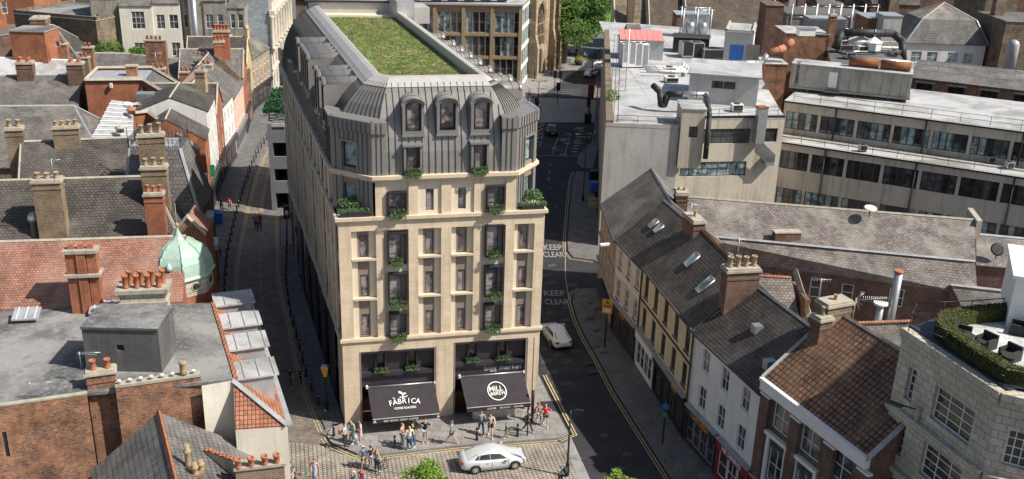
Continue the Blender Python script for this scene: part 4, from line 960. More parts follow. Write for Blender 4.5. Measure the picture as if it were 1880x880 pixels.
# ---- L2: red tile roof with copper dome
t=thing('red_tiled_building','building with a pinkish red clay tile roof, tall orange chimneys','building',V3(P2(200,500,10),0))
r0=P2(-60,449,12.2); r1=P2(292,438,12.2); u=(r1-r0).normalized(); n=Vector((-u.y,u.x))
gable(t,bricko,r0-n*3.9,r1-n*3.9+u*2.0,r1+n*3.9+u*2.0,r0+n*3.9,8.7,12.2,redt,.25,hip=(0,0))
# right wing under the dome
w0=P2(320,560,8.3); 
m=MB(); tc=V2((-25.75,71.6)); m.lathe(V3(tc,0),[(2.3,0),(2.3,8.1)],bricko,8,math.pi/8,False); m.lathe(V3(tc,8.1),[(2.35,0),(2.35,1.35)],faience,8,math.pi/8,False); tw=m.build('turret',t)
for k in range(8):
    a=math.pi*2*k/8-math.pi/2-math.pi/8*0; a=2*math.pi*k/8; ap=2.35*math.cos(math.pi/8); p=V3(tc+V2((math.cos(a),math.sin(a)))*(ap+.02),8.85)
    pb=MB(); d=Vector((math.cos(a),math.sin(a),0)); pb.tube(p-d*.05,p+d*.04,.36,stonecap,n=14); pb.tube(p,p+d*.06,.27,glassd,n=14); pb.build('round_window',tw)
dm=MB(); dm.lathe(V3(tc,9.45),[(2.55,0),(2.58,.08),(2.42,.26),(2.38,.7),(2.27,1.2),(1.98,1.75),(1.53,2.2),(1.0,2.5),(.58,2.68),(.30,2.95),(.15,3.3),(.05,3.6)],copper,8,math.pi/8,False); dmo=dm.build('dome',t)
for k in range(8):
    pb=MB(); a=math.pi/8+2*math.pi*k/8; pr=[(2.59,.1),(2.43,.28),(2.39,.72),(2.28,1.22),(1.99,1.77),(1.54,2.22),(1.01,2.52)]
    for (ra_,za),(rb2,zb2) in zip(pr,pr[1:]): pb.tube(V3(tc+V2((math.cos(a),math.sin(a)))*ra_,9.45+za),V3(tc+V2((math.cos(a),math.sin(a)))*rb2,9.45+zb2),.05,copper,n=5)
    pb.build('dome_rib',dmo)
pb=MB(); pb.tube(V3(tc,13.2),V3(tc,15.0),.03,copper,.015,6); pb.lathe(V3(tc,13.1),[(.05,0),(.16,.12),(.16,.25),(.05,.4)],terrab,8); pb.build('finial',dmo)
pb=MB(); d=Vector((-.05,-1,0)); p=V3(tc,10.6)+d*2.25; pb.lathe(p+Vector((0,0,-.2)),[(.26,0),(.24,.25),(.04,.6)],copper,6); pb.build('dome_lucarne',dmo)
m=MB(); m.slab([V3(tc+V2((-3.2,-4.9)),6.9),V3(tc+V2((2.9,-4.2)),6.2),V3(tc+V2((2.6,-.5)),7.0),V3(tc+V2((-3.2,-.4)),8.0)],.15,redt); m.build('porch_roof',t)
m=MB(); m.cbox(V3(tc+V2((0.1,-2.3)),0),5.6,3.6,6.1,bricko,-.1); m.build('street_wing',t)
# small gable behind the dome
gp0=tc+V2((-1.6,3.2)); m=MB(); m.prism([gp0,gp0+V2((2.6,.4)),gp0+V2((2.3,3.2)),gp0+V2((-.3,2.8))],0,11.2,bricko); m.poly([V3(gp0,11.2),V3(gp0+V2((2.6,.4)),11.2),V3(gp0+V2((1.3,.2)),12.7)],redt)
ridge_bar(m,V3(gp0,11.2),V3(gp0+V2((1.3,.2)),12.8),stonecap,.35,.2); ridge_bar(m,V3(gp0+V2((2.6,.4)),11.2),V3(gp0+V2((1.3,.2)),12.8),stonecap,.35,.2)
m.poly([V3(gp0,11.2),V3(gp0+V2((1.3,.2)),12.75),V3(gp0+V2((1.0,3.0)),12.75),V3(gp0+V2((-.3,2.8)),11.2)][::-1],redt); m.poly([V3(gp0+V2((2.6,.4)),11.2),V3(gp0+V2((2.3,3.2)),11.2),V3(gp0+V2((1.0,3.0)),12.75),V3(gp0+V2((1.3,.2)),12.75)],redt); m.build('small_gable',t)
# tall clustered orange chimney
cc=P2(161,565,8.9)+n*.3; m=MB(); ca=math.atan2(u.y,u.x)
for k in range(3): m.cbox(V3(cc+u*(.72*(k-1)),8.3),.66,.85-.0,4.9,bricko,ca+(0 if k!=1 else .0))
m.cbox(V3(cc-n*.18+u*.0,8.3),.62,.7,4.9,bricko,ca); m.cbox(V3(cc,11.4),2.45,1.3,.22,stonecap,ca); m.cbox(V3(cc,13.2),2.35,1.2,.24,stonecap,ca); o=m.build('clustered_chimney',t)
for k in range(3): pb=MB(); pb.cbox(V3(cc+u*(.66*(k-1)),13.44),.4,.4,.36,terrac,ca); pb.build('chimney_pot',o)
# cream stone stack with eight pots
cc=P2(268,590,8.6)+n*.5; m=MB(); m.cbox(V3(cc,7.5),3.1,1.5,3.2,faience,ca); m.cbox(V3(cc,10.0),3.3,1.7,.2,stonecap,ca); m.cbox(V3(cc,10.9),3.6,1.9,.3,stonecap,ca); m.cbox(V3(cc,10.7),3.3,1.7,.2,faience,ca); o=m.build('stone_chimney',t)
for r in range(2):
    for k in range(4): pb=MB(); pb.lathe(V3(cc+u*(.75*(k-1.5)+.15*r)+n*(.4-.8*r)*(-1),11.2),[(.22,0),(.2,.1),(.18,.85),(.22,.87),(.22,1.0),(.15,1.0),(.14,.85)],terrac,10); pb.build('chimney_pot',o)
cc=P2(289,415,10.3); chimney(t,cc,1.5,1.0,7,13.1,bricko,ca,3,terrac,stonecap,.6,potr=.17)
for i,(x,y) in enumerate(((50,580),(190,568),(225,570))):
    m=MB(); p=P2(x,y,8.8); m.slab([V3(p-u*.9-n*.7,8.85),V3(p+u*.9-n*.7,8.85),V3(p+u*.9+n*.5,9.25),V3(p-u*.9+n*.5,9.25)],.1,lead); 
    for k in range(3): m.box(V3(p-u*(.6-.6*k)-n*.7,8.87),u*.05,V3(n*1.2,.4),.05,white)
    m.build('lead_skylight',t)
# ---- L3 dark slate
def rowroof(name,label,ridge_px,zr,ze,half,wallm,roofm,ext=(0,0),hip=(0,0),**k):
    t=thing(name,label,'building',V3(P2(*ridge_px[0],zr),0)); r0=P2(*ridge_px[0],zr);r1=P2(*ridge_px[1],zr);u=(r1-r0).normalized();n=Vector((-u.y,u.x)); r0=r0-u*ext[0]; r1=r1+u*ext[1]
    half2=k.pop('half2',half)
    gable(t,wallm,r0-n*half,r1-n*half,r1+n*half2,r0+n*half2,ze,zr,roofm,hip=hip,rp=half/(half+half2),**k); return t,u,n
t,u,n=rowroof('dark_slate_building','long dark slate roof with a tall brown brick chimney, left of the copper dome',((-60,336),(246,327)),13.0,9.3,4.2,brickd,slated,over=.3,ext=(0,3.6),hip=(0,2.2))
ca=math.atan2(u.y,u.x)
chimney(t,P2(100,430,9.6)+n*.2,2.2,1.3,8.5,14.2,brickb,ca,3,terrab,stonecap,.55,potr=.22)
chimney(t,P2(289,395,10.4)+n*.9,2.1,1.2,8,14.4,brickb,ca,3,terrab,stonecap,.7,potr=.2)
m=MB(); p=P2(66,436,9.3); m.lathe(V3(p,9.0),[(.32,0),(.30,1.7),(.45,1.8),(.48,2.1),(.3,2.4),(.2,2.5)],steel,12); m.build('flue',t)
# lead gutters and pale flashing along its street end
m=MB()
for i,(x,y) in enumerate(((362,330),(368,365),(372,400),(380,450))):
    p=P2(x,y,8.5); m.box(V3(p,8.0),V2((.9,.1)),V2((-.5,2.0)),.6-.05*i,lead)
m.build('lead_gutter',t)
# ---- L3b mansard with iron cresting
t=thing('crested_mansard_building','steep stained slate mansard topped by black iron cresting','building',V3(P2(285,300,9),0))
A=[P2(228,330,10.2),P2(358,408,8.2)]
zt=15.0; q=[P2(236,272,zt),P2(331,272,zt)]; uu=(q[1]-q[0]).normalized(); nn=Vector((-uu.y,uu.x)); q+= [q[1]+nn*3.5,q[0]+nn*3.5]
b=[q[0]-nn*1.9-uu*.5,q[1]-nn*1.9+uu*1.6,q[2]+nn*1.2+uu*1.6,q[3]+nn*1.2-uu*.5]
m=MB()
for i in range(4):
    j=(i+1)%4; m.slab([V3(b[i],9.2),V3(b[j],9.2),V3(q[j],zt),V3(q[i],zt)],.1,slateg if i else slateg)
m.poly([V3(p,zt) for p in q],lead); rf=m.build('roof',t)
m=MB(); m.prism(b,0,9.2,brickd); m.build('wall',t)
m=MB()
for i in range(4):
    a_,c_=V3(q[i],zt),V3(q[(i+1)%4],zt); L=(c_-a_).length; d=(c_-a_)/L; 
    for zz in (.12,.75): m.tube(a_+Vector((0,0,zz)),c_+Vector((0,0,zz)),.035,iron,n=5)
    for k in range(int(L/.35)):
        p=a_+d*(k*.35); m.tube(p,p+Vector((0,0,.95)),.025,iron,n=4); m.tube(p+Vector((0,0,.4))-d*.12,p+Vector((0,0,.62))+d*.12,.02,iron,n=4); m.tube(p+Vector((0,0,.62))-d*.12,p+Vector((0,0,.4))+d*.12,.02,iron,n=4)
    m.tube(a_,a_+Vector((0,0,1.9)),.04,iron,n=5)
m.build('iron_cresting',rf)
m=MB()
for i in range(4):
    ridge_bar(m,V3(b[i],9.2),V3(q[i],zt),lead,.3,.1)
m.build('hip_flashing',rf)
chimney(t,V2(P2(280,282,15)),2.2,1.0,12,16.6,brickb,.3,3,terrab,stonecap,.85,potr=.2)
# ---- L4..L8 receding roofs
t,u,n=rowroof('grey_slate_terrace','mid grey slate roof between stone gable copings, left of the iron cresting',((38,263),(238,255)),13.6,9.8,4.6,bricko,slated,over=.3,coping_m=stonecap)
chimney(t,P2(123,250,14.2),2.3,1.0,10,15.0,brickb,math.atan2(u.y,u.x),4,terrab,stonecap,.5,potr=.2)
chimney(t,P2(30,262,13.6),1.5,1.2,8,14.9,brickb,math.atan2(u.y,u.x),2,terrab,stonecap,.7,potr=.22)
t=thing('orange_brick_house','orange brick house end with dark windows at the left edge behind the slate roofs','building',V3(P2(0,330,6),0)); m=MB(); a_,b_=P2(-40,275,10.5),P2(21,270,10.5); w_=(b_-a_).normalized(); facade(t,m,a_,b_,0,10.5,[(1.0,1.8,6.5,8.5,(1,2)),(2.9,3.6,6.5,8.5,(1,2)),(1.0,1.8,3.3,5.2,(1,2))],bricko,fm=dark,gm=glassd); nn=Vector((-w_.y,w_.x)); m.wall(b_,b_+nn*6,0,10.5,[],bricko); m.wall(b_+nn*6,a_+nn*6,0,10.5,[],bricko); m.wall(a_+nn*6,a_,0,10.5,[],bricko); m.build('wall',t); m=MB(); m.slab([V3(p,10.65) for p in (a_,b_,b_+nn*6,a_+nn*6)],.15,slate); m.build('roof',t)
t,u,n=rowroof('broad_slate_building','broad weathered slate roof with pale lead hips behind the small stone chimney stacks',((-60,198),(190,196)),14.0,9.6,7.0,brickb,slate,over=.3,ext=(0,1.0),hip=(0,4.0),ridgem=lead,half2=5)
m=MB(); q_=[P2(165,256,11.6),P2(245,256,10.6),P2(244,187,12.5),P2(205,187,13.2)]; m.slab([V3(q_[0],11.5),V3(q_[1],10.6),V3(q_[2],12.4),V3(q_[3],13.4)],.15,lead)
for k in range(9):
    a_=lerp(V3(q_[0],11.55),V3(q_[3],13.45),k/9); b_=lerp(V3(q_[1],10.65),V3(q_[2],12.45),k/9); m.box(a_,b_-a_,V2((0,.06)),.07,white)
m.build('lead_roof',t)
for i,(x,y) in enumerate(((233,186),(240,196),(218,219))):
    m=MB(); m.lathe(V3(P2(x,y,13),12.2 if i<2 else 11.6),[(.45,0),(.4,.35),(.55,.4),(.5,.55),(.2,.7)],[white,terrac,stonecap][i],10); m.build('roof_vent',t)
# orange brick parapet blocks
def parapet_block(name,label,fp_,z,wallm,roofm,ph=.5,cop=stonecap,cat='building'):
    t=thing(name,label,cat,V3(fp_[0],0)); m=MB(); m.prism(fp_,0,z-.35,wallm,roofm); 
    n=len(fp_)
    for i in range(n):
        a_,b_=V2(fp_[i]),V2(fp_[(i+1)%n]); d=(b_-a_).normalized(); nn=Vector((-d.y,d.x)); m.box(V3(a_,z-.36),b_-a_,nn*.3,.36+ph*.0,wallm)
    m.build('wall',t); m=MB()
    for i in range(n):
        a_,b_=V2(fp_[i]),V2(fp_[(i+1)%n]); d=(b_-a_).normalized(); nn=Vector((-d.y,d.x)); m.box(V3(a_-d*.08-nn*.1,z),b_-a_+d*.16,nn*.5,.13,cop)
    m.build('coping',t); return t
# upper block: flat part then a slope falling towards the street between orange parapets
def stepblock(name,label,pa,pb,pc,dep,zt,zl,roofm,cham=False):
    """front face pa->pb level at zt, then falls to pc at zl"""
    t=thing(name,label,'building',V3(pa,0)); u=(pb-pa).normalized(); n=Vector((-u.y,u.x)); u2=(pc-pb).normalized()
    m=MB(); m.poly([V3(pa,0),V3(pb,0),V3(pb,zt),V3(pa,zt)],bricko); m.poly([V3(pb,0),V3(pc,0),V3(pc,zl),V3(pb,zt)],bricko)
    qa,qb,qc=pa+n*dep,pb+n*dep,pc+n*dep
    m.poly([V3(qb,0),V3(qa,0),V3(qa,zt),V3(qb,zt)],bricko); m.poly([V3(qc,0),V3(qb,0),V3(qb,zt),V3(qc,zl)],bricko); m.poly([V3(qa,0),V3(pa,0),V3(pa,zt),V3(qa,zt)],bricko)
    L=(qc-pc).length; 
    facade(t,m,pc,qc,0,zl,[(L*k/3+.5,L*k/3+1.5,z0,z0+1.9,(2,2)) for k in range(3) for z0 in (3.8,6.8) if z0+2<zl],bricko,fm=white,sill=stonecap)
    m.build('wall',t)
    m=MB(); m.poly([V3(pa,zt-.4),V3(pb,zt-.4),V3(qb,zt-.4),V3(qa,zt-.4)],wroof if cham else lead); m.poly([V3(pb,zt-.4),V3(pc,zl-.35),V3(qc,zl-.35),V3(qb,zt-.4)],roofm); m.build('roof',t)
    m=MB()
    for (a_,za,b_,zb_) in ((pa,zt,pb,zt),(pb,zt,pc,zl),(qa,zt,qb,zt),(qb,zt,qc,zl),(pa,zt,qa,zt),(pc,zl,qc,zl)): ridge_bar(m,V3(a_,za-.02),V3(b_,zb_-.02),stonecap,.5,.16)
    m.build('coping',t); return t,n
pa,pb,pc=P2(155,146,13.2),P2(263,145,13.2),P2(374,212,10.2)
t,n=stepblock('orange_brick_building','orange brick block with pale copings and slate slope, the farther and larger of two',pa,pb,pc,7.5,13.2,10.2,slateg)
m=MB(); p=P2(243,136,13); m.cbox(V3(p,12.8),1.3,1.0,1.2,brick,.2); m.cbox(V3(p,14.0),1.5,1.2,.15,stonecap,.2); m.build('vent_stack',t)
m=MB(); p=PL(206,160,pa,pb); m.cbox(p-Vector((0,.3,0)),.3,.3,.5,white); m.tube(p,p+Vector((0,0,.9)),.04,steel); m.build('security_camera',t)
m=MB(); m.cbox(V3(P2(267,178,12),10.6),2.0,1.6,1.9,steel,.1); m.build('roof_hatch',t)
pa,pb,pc=P2(243,207,12.0),P2(272,204,12.0),P2(366,272,9.6)
stepblock('low_orange_brick_building','orange brick block with pale copings and slate slope, the nearer and smaller of two',pa,pb,pc,4.2,12.0,9.6,slateg,True)
t,u,n=rowroof('chimneyed_slate_building','worn grey slate roof with three skylights and two brick chimneys, upper left',((-60,142),(152,139)),12.6,9.4,5.2,brickb,slate,over=.3,ext=(0,0),ridgem=lead)
for x,y in ((50,147),(142,148)): chimney(t,P2(x,y,12.2),1.9,1.5,9,14.3,brickd,math.atan2(u.y,u.x),4,terrac,stonecap,.5,rows=2,potr=.2)
for i,(x,y) in enumerate(((17,172),(70,171),(112,171))):
    p=P2(x,y,10.6); m=MB(); sl_=3.2/5.2; m.slab([V3(p-u*.7-n*.8,10.6-.45),V3(p+u*.7-n*.8,10.6-.45),V3(p+u*.7+n*.9,10.6+.65),V3(p-u*.7+n*.9,10.6+.65)],.05,glasst,steel); m.build('skylight',t)
m=MB(); q0=P2(-60,182,9.2);q1=P2(146,181,9.2); m.wall(q0,q1,0,9.0,[],sandd); m.box(V3(q0-n*.3,9.0),(q1-q0),n*.6,.2,stonecap); m.build('rear_wall',t)
def fblock(name,label,a,b,dep,z,wallm,roofm,wins=(),cat='building',group=None,side=(),fm=None,gm=None,z0=0,par=0.0,sill=None):
    """flat-topped building: front a->b, depth dep, windows as in facade()"""
    a,b=V2(a),V2(b); t=thing(name,label,cat,V3(a,z0),group); u=(b-a).normalized(); n=Vector((-u.y,u.x)); m=MB()
    facade(t,m,a,b,z0,z,wins,wallm,fm=fm,gm=gm,sill=sill); facade(t,m,b,b+n*dep,z0,z,side,wallm,fm=fm,gm=gm,sill=sill); m.wall(b+n*dep,a+n*dep,z0,z,[],wallm); facade(t,m,a+n*dep,a,z0,z,[],wallm); m.build('wall',t)
    m=MB(); m.slab([V3(a-n*.12-u*.12,z+.12),V3(b-n*.12+u*.12,z+.12),V3(b+n*(dep+.12)+u*.12,z+.12),V3(a+n*(dep+.12)-u*.12,z+.12)],.117,roofm,stonecap)
    if par:
        for (p,q) in ((a,b),(b,b+n*dep),(a+n*dep,a)): d=(q-p).normalized(); nn=Vector((-d.y,d.x)); m.box(V3(p,z+.12),q-p,nn*.3,par,wallm)
    m.build('roof',t); return t,u,n
# L8 long white roof
t,u,n=rowroof('white_roofed_building','low building with a long white sheet roof, far left',((-60,108),(84,108)),11.2,9.4,5.5,brickb,wroof,over=.2,ext=(0,0),ridgem=white)
t,u,n=rowroof('pale_roofed_building','pale sheet roof beyond two brick chimneys, right of the long white roof',((80,111),(144,113)),11.0,9.2,5.5,brickb,wroof,over=.2,ridgem=white)
fblock('red_rooftop_block','small red brick block with air units on its roof, upper left',P2(22,93,12.5),P2(86,95,12.5),4.5,15.2,bricko,feltw,[(6.3,6.9,13.2,14.0,(1,1))],fm=white)
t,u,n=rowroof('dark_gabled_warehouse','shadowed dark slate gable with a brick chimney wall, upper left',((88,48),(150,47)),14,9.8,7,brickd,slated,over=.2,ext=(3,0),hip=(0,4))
chimney(t,P2(76,55,13.5),2.2,3,8,15.2,brick,.2,1,stonecap,stonecap,.3)
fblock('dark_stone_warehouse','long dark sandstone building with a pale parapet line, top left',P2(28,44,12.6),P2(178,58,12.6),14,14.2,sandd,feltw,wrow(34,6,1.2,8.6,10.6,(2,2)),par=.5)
rowroof('far_left_slate_building','low grey slate roof in front of the stained tenement backs',((95,98),(240,100)),10.6,8.6,5,brickd,slateg,over=.2)
rowroof('long_low_slate_building','long low brown slate roof below the stained tenement backs',((200,98),(420,118)),10.2,8.2,6,brickd,slate,over=.2)
fblock('far_left_brick_tower','orange brick block with tall windows at the top left corner',P2(-30,40,12),P2(12,36,12),6,16.5,bricko,feltw,[(1,2,13,15,(1,2)),(3.2,4.2,13,15,(1,2))])
fblock('ventilated_roof_building','dark slate roofed block with white air ducts, far left edge',P2(-60,84,11.5),P2(38,70,11.5),9,12.3,brickd,slateg)
# L10 stained tenement backs
P0=V2((-68.6,161.5)); P1=V2((-45.0,165.5)); L=(P1-P0).length; uu=(P1-P0)/L
parts=[(0,.19,17.2,oldrend,[(.15,.26),(.5,.68)]),(.19,.40,16.0,render_c,[(.35,.75)]),(.40,.58,16.4,render_c,[(.12,.42),(.58,.9)]),(.58,.73,17.6,oldrend,[(.1,.3)]),(.73,.88,16.8,oldrend,[(.08,.4),(.6,.85)]),(.88,1.0,15.6,oldrend,[(.2,.45),(.6,.9)])]
labs=['grey stained tenement rear wall, leftmost with paired windows','pale rendered rear wall with large grid windows','cream rendered rear wall with two columns of sash windows','narrow weathered rear wall beside a tall steel flue','weathered rear wall with broad sash windows right of the flue','weathered rear wall with a metal fire escape beside the blue slate wall']
tall=[]
for i,(s0,s1,z,mm,cols) in enumerate(parts):
    a_=P0+uu*L*s0;b_=P0+uu*L*s1;w_=(b_-a_).length; wins=[]
    for c0,c1 in cols:
        for zz,h in ((4.0,1.9),(8.0,2.2),(12.4,2.3 if i!=1 else 2.8)):
            if zz+h<z-.4: wins.append((w_*c0,w_*c1,zz,zz+h,(max(1,int(round(w_*(c1-c0)/.65))),2 if i!=1 else 3)))
    off=(0,-.7,-.5,.2,.0,.4)[i]; nn=Vector((-uu.y,uu.x)); t,_,_=fblock('tenement_rear',labs[i],a_+nn*off,b_+nn*off,9,z,mm,felt,wins,group='tenement backs',fm=white,gm=glass)
    m=MB(); m.slab([V3(a_+nn*(off-.15),z+.13),V3(b_+nn*(off-.15),z+.13),V3(b_+nn*(off+4.5),z+2.6),V3(a_+nn*(off+4.5),z+2.6)],.15,slate); m.slab([V3(b_+nn*(off+9),z+.13),V3(a_+nn*(off+9),z+.13),V3(a_+nn*(off+4.5),z+2.6),V3(b_+nn*(off+4.5),z+2.6)],.15,slate); m.build('pitched_roof',t)
    if i in (0,2,4): chimney(t,lerp(a_,b_,.95)+nn*(off+2.5),1.4,2.2,z,z+3.4,oldrend,math.atan2(uu.y,uu.x),3,terrab)
    if i in (0,3,5): m=MB(); q=V3(lerp(a_,b_,.02 if i else .03)-nn*.15+nn*off,0); m.tube(q,q+Vector((0,0,z)),.09,iron,n=6); m.build('drainpipe',t)
    if i==3: m=MB(); q=V3(lerp(a_,b_,.62)-nn*.8,3); m.tube(q,q+Vector((0,0,16)),.45,steel,n=12); m.build('flue',t)
    if i==5:
        m=MB(); q=V3(lerp(a_,b_,.05)+nn*(off-1.2),9.5); m.box(q,uu*2.4,nn*1.2,.08,iron)
        for k in range(8): m.tube(q+V3(uu*(k*.34),0),q+V3(uu*(k*.34),1.1),.03,iron,n=4)
        m.tube(q+Vector((0,0,1.1)),q+V3(uu*2.4,1.1),.03,iron,n=4); m.box(q+V3(uu*2.0,-3.2),uu*.8,V3(nn*.1,0),.1,iron); m.tube(q+V3(uu*.2,0),q+V3(uu*3,-3.2),.07,iron,n=4); m.build('fire_escape',t)
# slate hung wall and the classical stone building at the street bend
t=thing('classical_corner_building','pale classical stone building with tall columns, its side wall hung in blue slate','building',V3((-43,172),0))
A=V2((-42.4,171.5)); Bk=V2((-56,169.6)); m=MB(); m.wall(Bk,A,0,17.5,[],slatebl); m.build('slate_hung_wall',t)
F1=V2((-44.9,197)); m=MB(); L=(F1-A).length; uu=(F1-A)/L; nn=Vector((-uu.y,uu.x))
nb=7; wb=L/nb; wins=[]
for k in range(nb):
    wins+=[(k*wb+wb*.28,k*wb+wb*.72,1.0,3.4,(1,1)),(k*wb+wb*.3,k*wb+wb*.7,4.9,7.0,(2,2)),(k*wb+wb*.3,k*wb+wb*.7,8.4,10.6,(2,3)),(k*wb+wb*.3,k*wb+wb*.7,11.4,13.0,(2,2))]
facade(t,m,A,F1,0,14.4,wins,pale,.3,fm=dark,gm=glass); m.wall(F1,F1+nn*14,0,14.4,[],pale); m.wall(F1+nn*14,Bk,0,14.4,[],pale); m.build('wall',t)
for k in range(nb+1):
    m=MB(); p=A+uu*(k*wb)-nn*.35; m.lathe(V3(p,8.0),[(.42,0),(.36,.3),(.34,5.2),(.5,5.5),(.5,5.8)],pale,10); m.build('column',t)
m=MB(); m.box(V3(A-nn*.9-uu*.3,13.9),uu*(L+.6),nn*.88,.7,pale); m.box(V3(A-nn*.5,14.6),uu*L,nn*.5,1.6,pale); m.box(V3(A-nn*.7,16.2),uu*L,nn*.8,.25,pale); m.box(V3(A-nn*.6,7.5),uu*L,nn*.58,.4,pale); m.box(V3(A-nn*.25,4.2),uu*L,nn*.24,.3,pale); m.build('cornice',t)
m=MB(); m.slab([V3(A,14.5),V3(F1,14.5),V3(F1+nn*8,17),V3(A+nn*8,17)],.2,slateg); m.build('roof',t)
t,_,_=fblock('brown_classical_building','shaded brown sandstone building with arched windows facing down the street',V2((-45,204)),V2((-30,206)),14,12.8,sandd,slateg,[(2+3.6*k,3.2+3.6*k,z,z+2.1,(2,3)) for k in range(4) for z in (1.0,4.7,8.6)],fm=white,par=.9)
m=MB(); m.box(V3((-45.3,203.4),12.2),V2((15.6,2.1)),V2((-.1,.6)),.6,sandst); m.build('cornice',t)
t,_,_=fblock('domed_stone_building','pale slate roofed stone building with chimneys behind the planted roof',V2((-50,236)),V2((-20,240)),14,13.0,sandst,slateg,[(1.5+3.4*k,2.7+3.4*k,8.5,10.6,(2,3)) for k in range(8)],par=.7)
for k in range(3): chimney(t,V2((-46+9*k,240)),2.2,1.4,13,17,sandst,.1,4,terrab)
# ---- street row on the left, facades facing the street
def street_house(name,label,p0,p1,dep,ze,zr,wallm,roofm,wins,gab=False,group='houses along the left street',shopm=None,**k):
    """street facade from p0 (near) to p1 (far); outside is on the right hand"""
    p0,p1=V2(p0),V2(p1); t=thing(name,label,'building',V3(p0,0),group); u=(p1-p0).normalized(); n=Vector((-u.y,u.x)); L=(p1-p0).length
    if not gab: gable(t,wallm,p0,p1,p1+n*dep,p0+n*dep,ze,zr,roofm,front=wins,over=.2,sill=k.get('sill'),fm=k.get('fm'),gm=k.get('gm'))
    else: gable(t,wallm,p0+n*dep,p0,p1,p1+n*dep,ze,zr,roofm,sidewins={'r':wins},over=.15,coping_m=k.get('cop'),fm=k.get('fm'),gm=k.get('gm'))
    if shopm:
        m=MB(); m.box(V3(p0+u*.1-n*.12,0),u*(L-.2),n*.117,.6,shopm); m.box(V3(p0+u*.1-n*.4,2.8),u*(L-.2),n*.398,.7,shopm); m.build('shop_fascia',t)
        for i in range(max(1,int(L/2.4))):
            w_=(L-.6)/max(1,int(L/2.4)); window(t,V3(p0+u*(.3+i*w_)-n*.13,.62),u,w_-.15,2.1,(2,1),shopm,glassd,.12,.08)
    return t,u,n
def fw_(L,n,z,w=1.0,h=1.8,s=(2,2)): return [x for zz in z for x in wrow(L,n,w,zz,zz+h,s)]
sp_=[V2((-29.6,84.5)),V2((-33.0,99.6)),V2((-34.8,108)),V2((-35.9,113)),V2((-37.3,121.0)),V2((-38.2,127)),V2((-39.1,137.5)),V2((-40.2,144.6)),V2((-41.6,152)),V2((-43.0,160.5)),V2((-42.6,171))]
LL=lambda i:(sp_[i+1]-sp_[i]).length
street_house('red_brick_street_house','orange brick street house with white windows and a slate roof, nearest of the row',sp_[0],sp_[1],6,8.2,9.8,bricko,slateg,fw_(LL(0),5,(3.9,6.2),.9,1.5),shopm=dark)
street_house('white_street_house','tall white rendered street house with narrow sash windows',sp_[3],sp_[4],8,11.6,13.2,render_w,slated,fw_(LL(3),3,(3.8,6.6,9.2)),shopm=shopd)
street_house('orange_street_house','narrow orange brick street house with stone quoins',sp_[2],sp_[3],8,9.6,12.0,bricko,slated,fw_(LL(2),2,(3.8,6.6)),shopm=dark)
t,u,n=street_house('gabled_brick_street_house','brick street house with a stone-coped gable and buff chimney',sp_[4],sp_[5],9,9.4,12.4,bricko,slated,fw_(LL(4),2,(3.8,6.6)),gab=True,cop=stonecap,shopm=dark)
chimney(t,sp_[4]+n*1.4,1.2,1.0,8,14.6,sandst,0,2,terrab)
street_house('grey_street_house','pale grey rendered street house beside the pink one',sp_[5],sp_[6]-(sp_[6]-sp_[5])*.35,8,8.8,11.4,render_w,slate,fw_(LL(5)*.65,3,(3.6,6.2),.8,1.6),gab=False,shopm=shopd)
street_house('pink_street_house','pale pink rendered street house with small dark windows',sp_[6]-(sp_[6]-sp_[5])*.35,sp_[7],9,8.2,12.4,pink,slateg,fw_(LL(6)*1.5,4,(3.6,6.0),.8,1.5),shopm=steel)
t,u,n=street_house('narrow_brick_street_house','narrow red brick street house with a moulded stone gable',sp_[7],sp_[8],9,8.8,12.2,bricko,slateg,fw_(LL(7),3,(3.6,6.2),.8,1.6),gab=True,cop=stonecap,shopm=dark)
chimney(t,sp_[7]+n*3,1.5,1.2,9,14,bricko,.3,6,terrac,stonecap,.7,rows=2)
t,u,n=street_house('yellow_stone_street_house','yellow sandstone street house with an ornate stepped gable',sp_[8],sp_[9],9,8.6,12.6,yellow_st,slated,fw_(LL(8),4,(3.6,6.2),.8,1.7),gab=True,cop=yellow_st,shopm=dark)
m=MB(); gm_=lerp(sp_[8],sp_[9],.5); m.cbox(V3(gm_,12.4),.7,.5,1.4,yellow_st,1.4); m.lathe(V3(gm_,13.8),[(.3,0),(.4,.3),(.1,.8)],yellow_st,8); m.build('gable_finial',t)
street_house('banded_street_house','brown banded street house with white bay windows next to the classical stone block',sp_[9],sp_[10],9,8.4,11.2,sandst,slate,fw_(LL(9),5,(3.6,6.2),1.1,1.8,(3,2)),shopm=dark,fm=white)
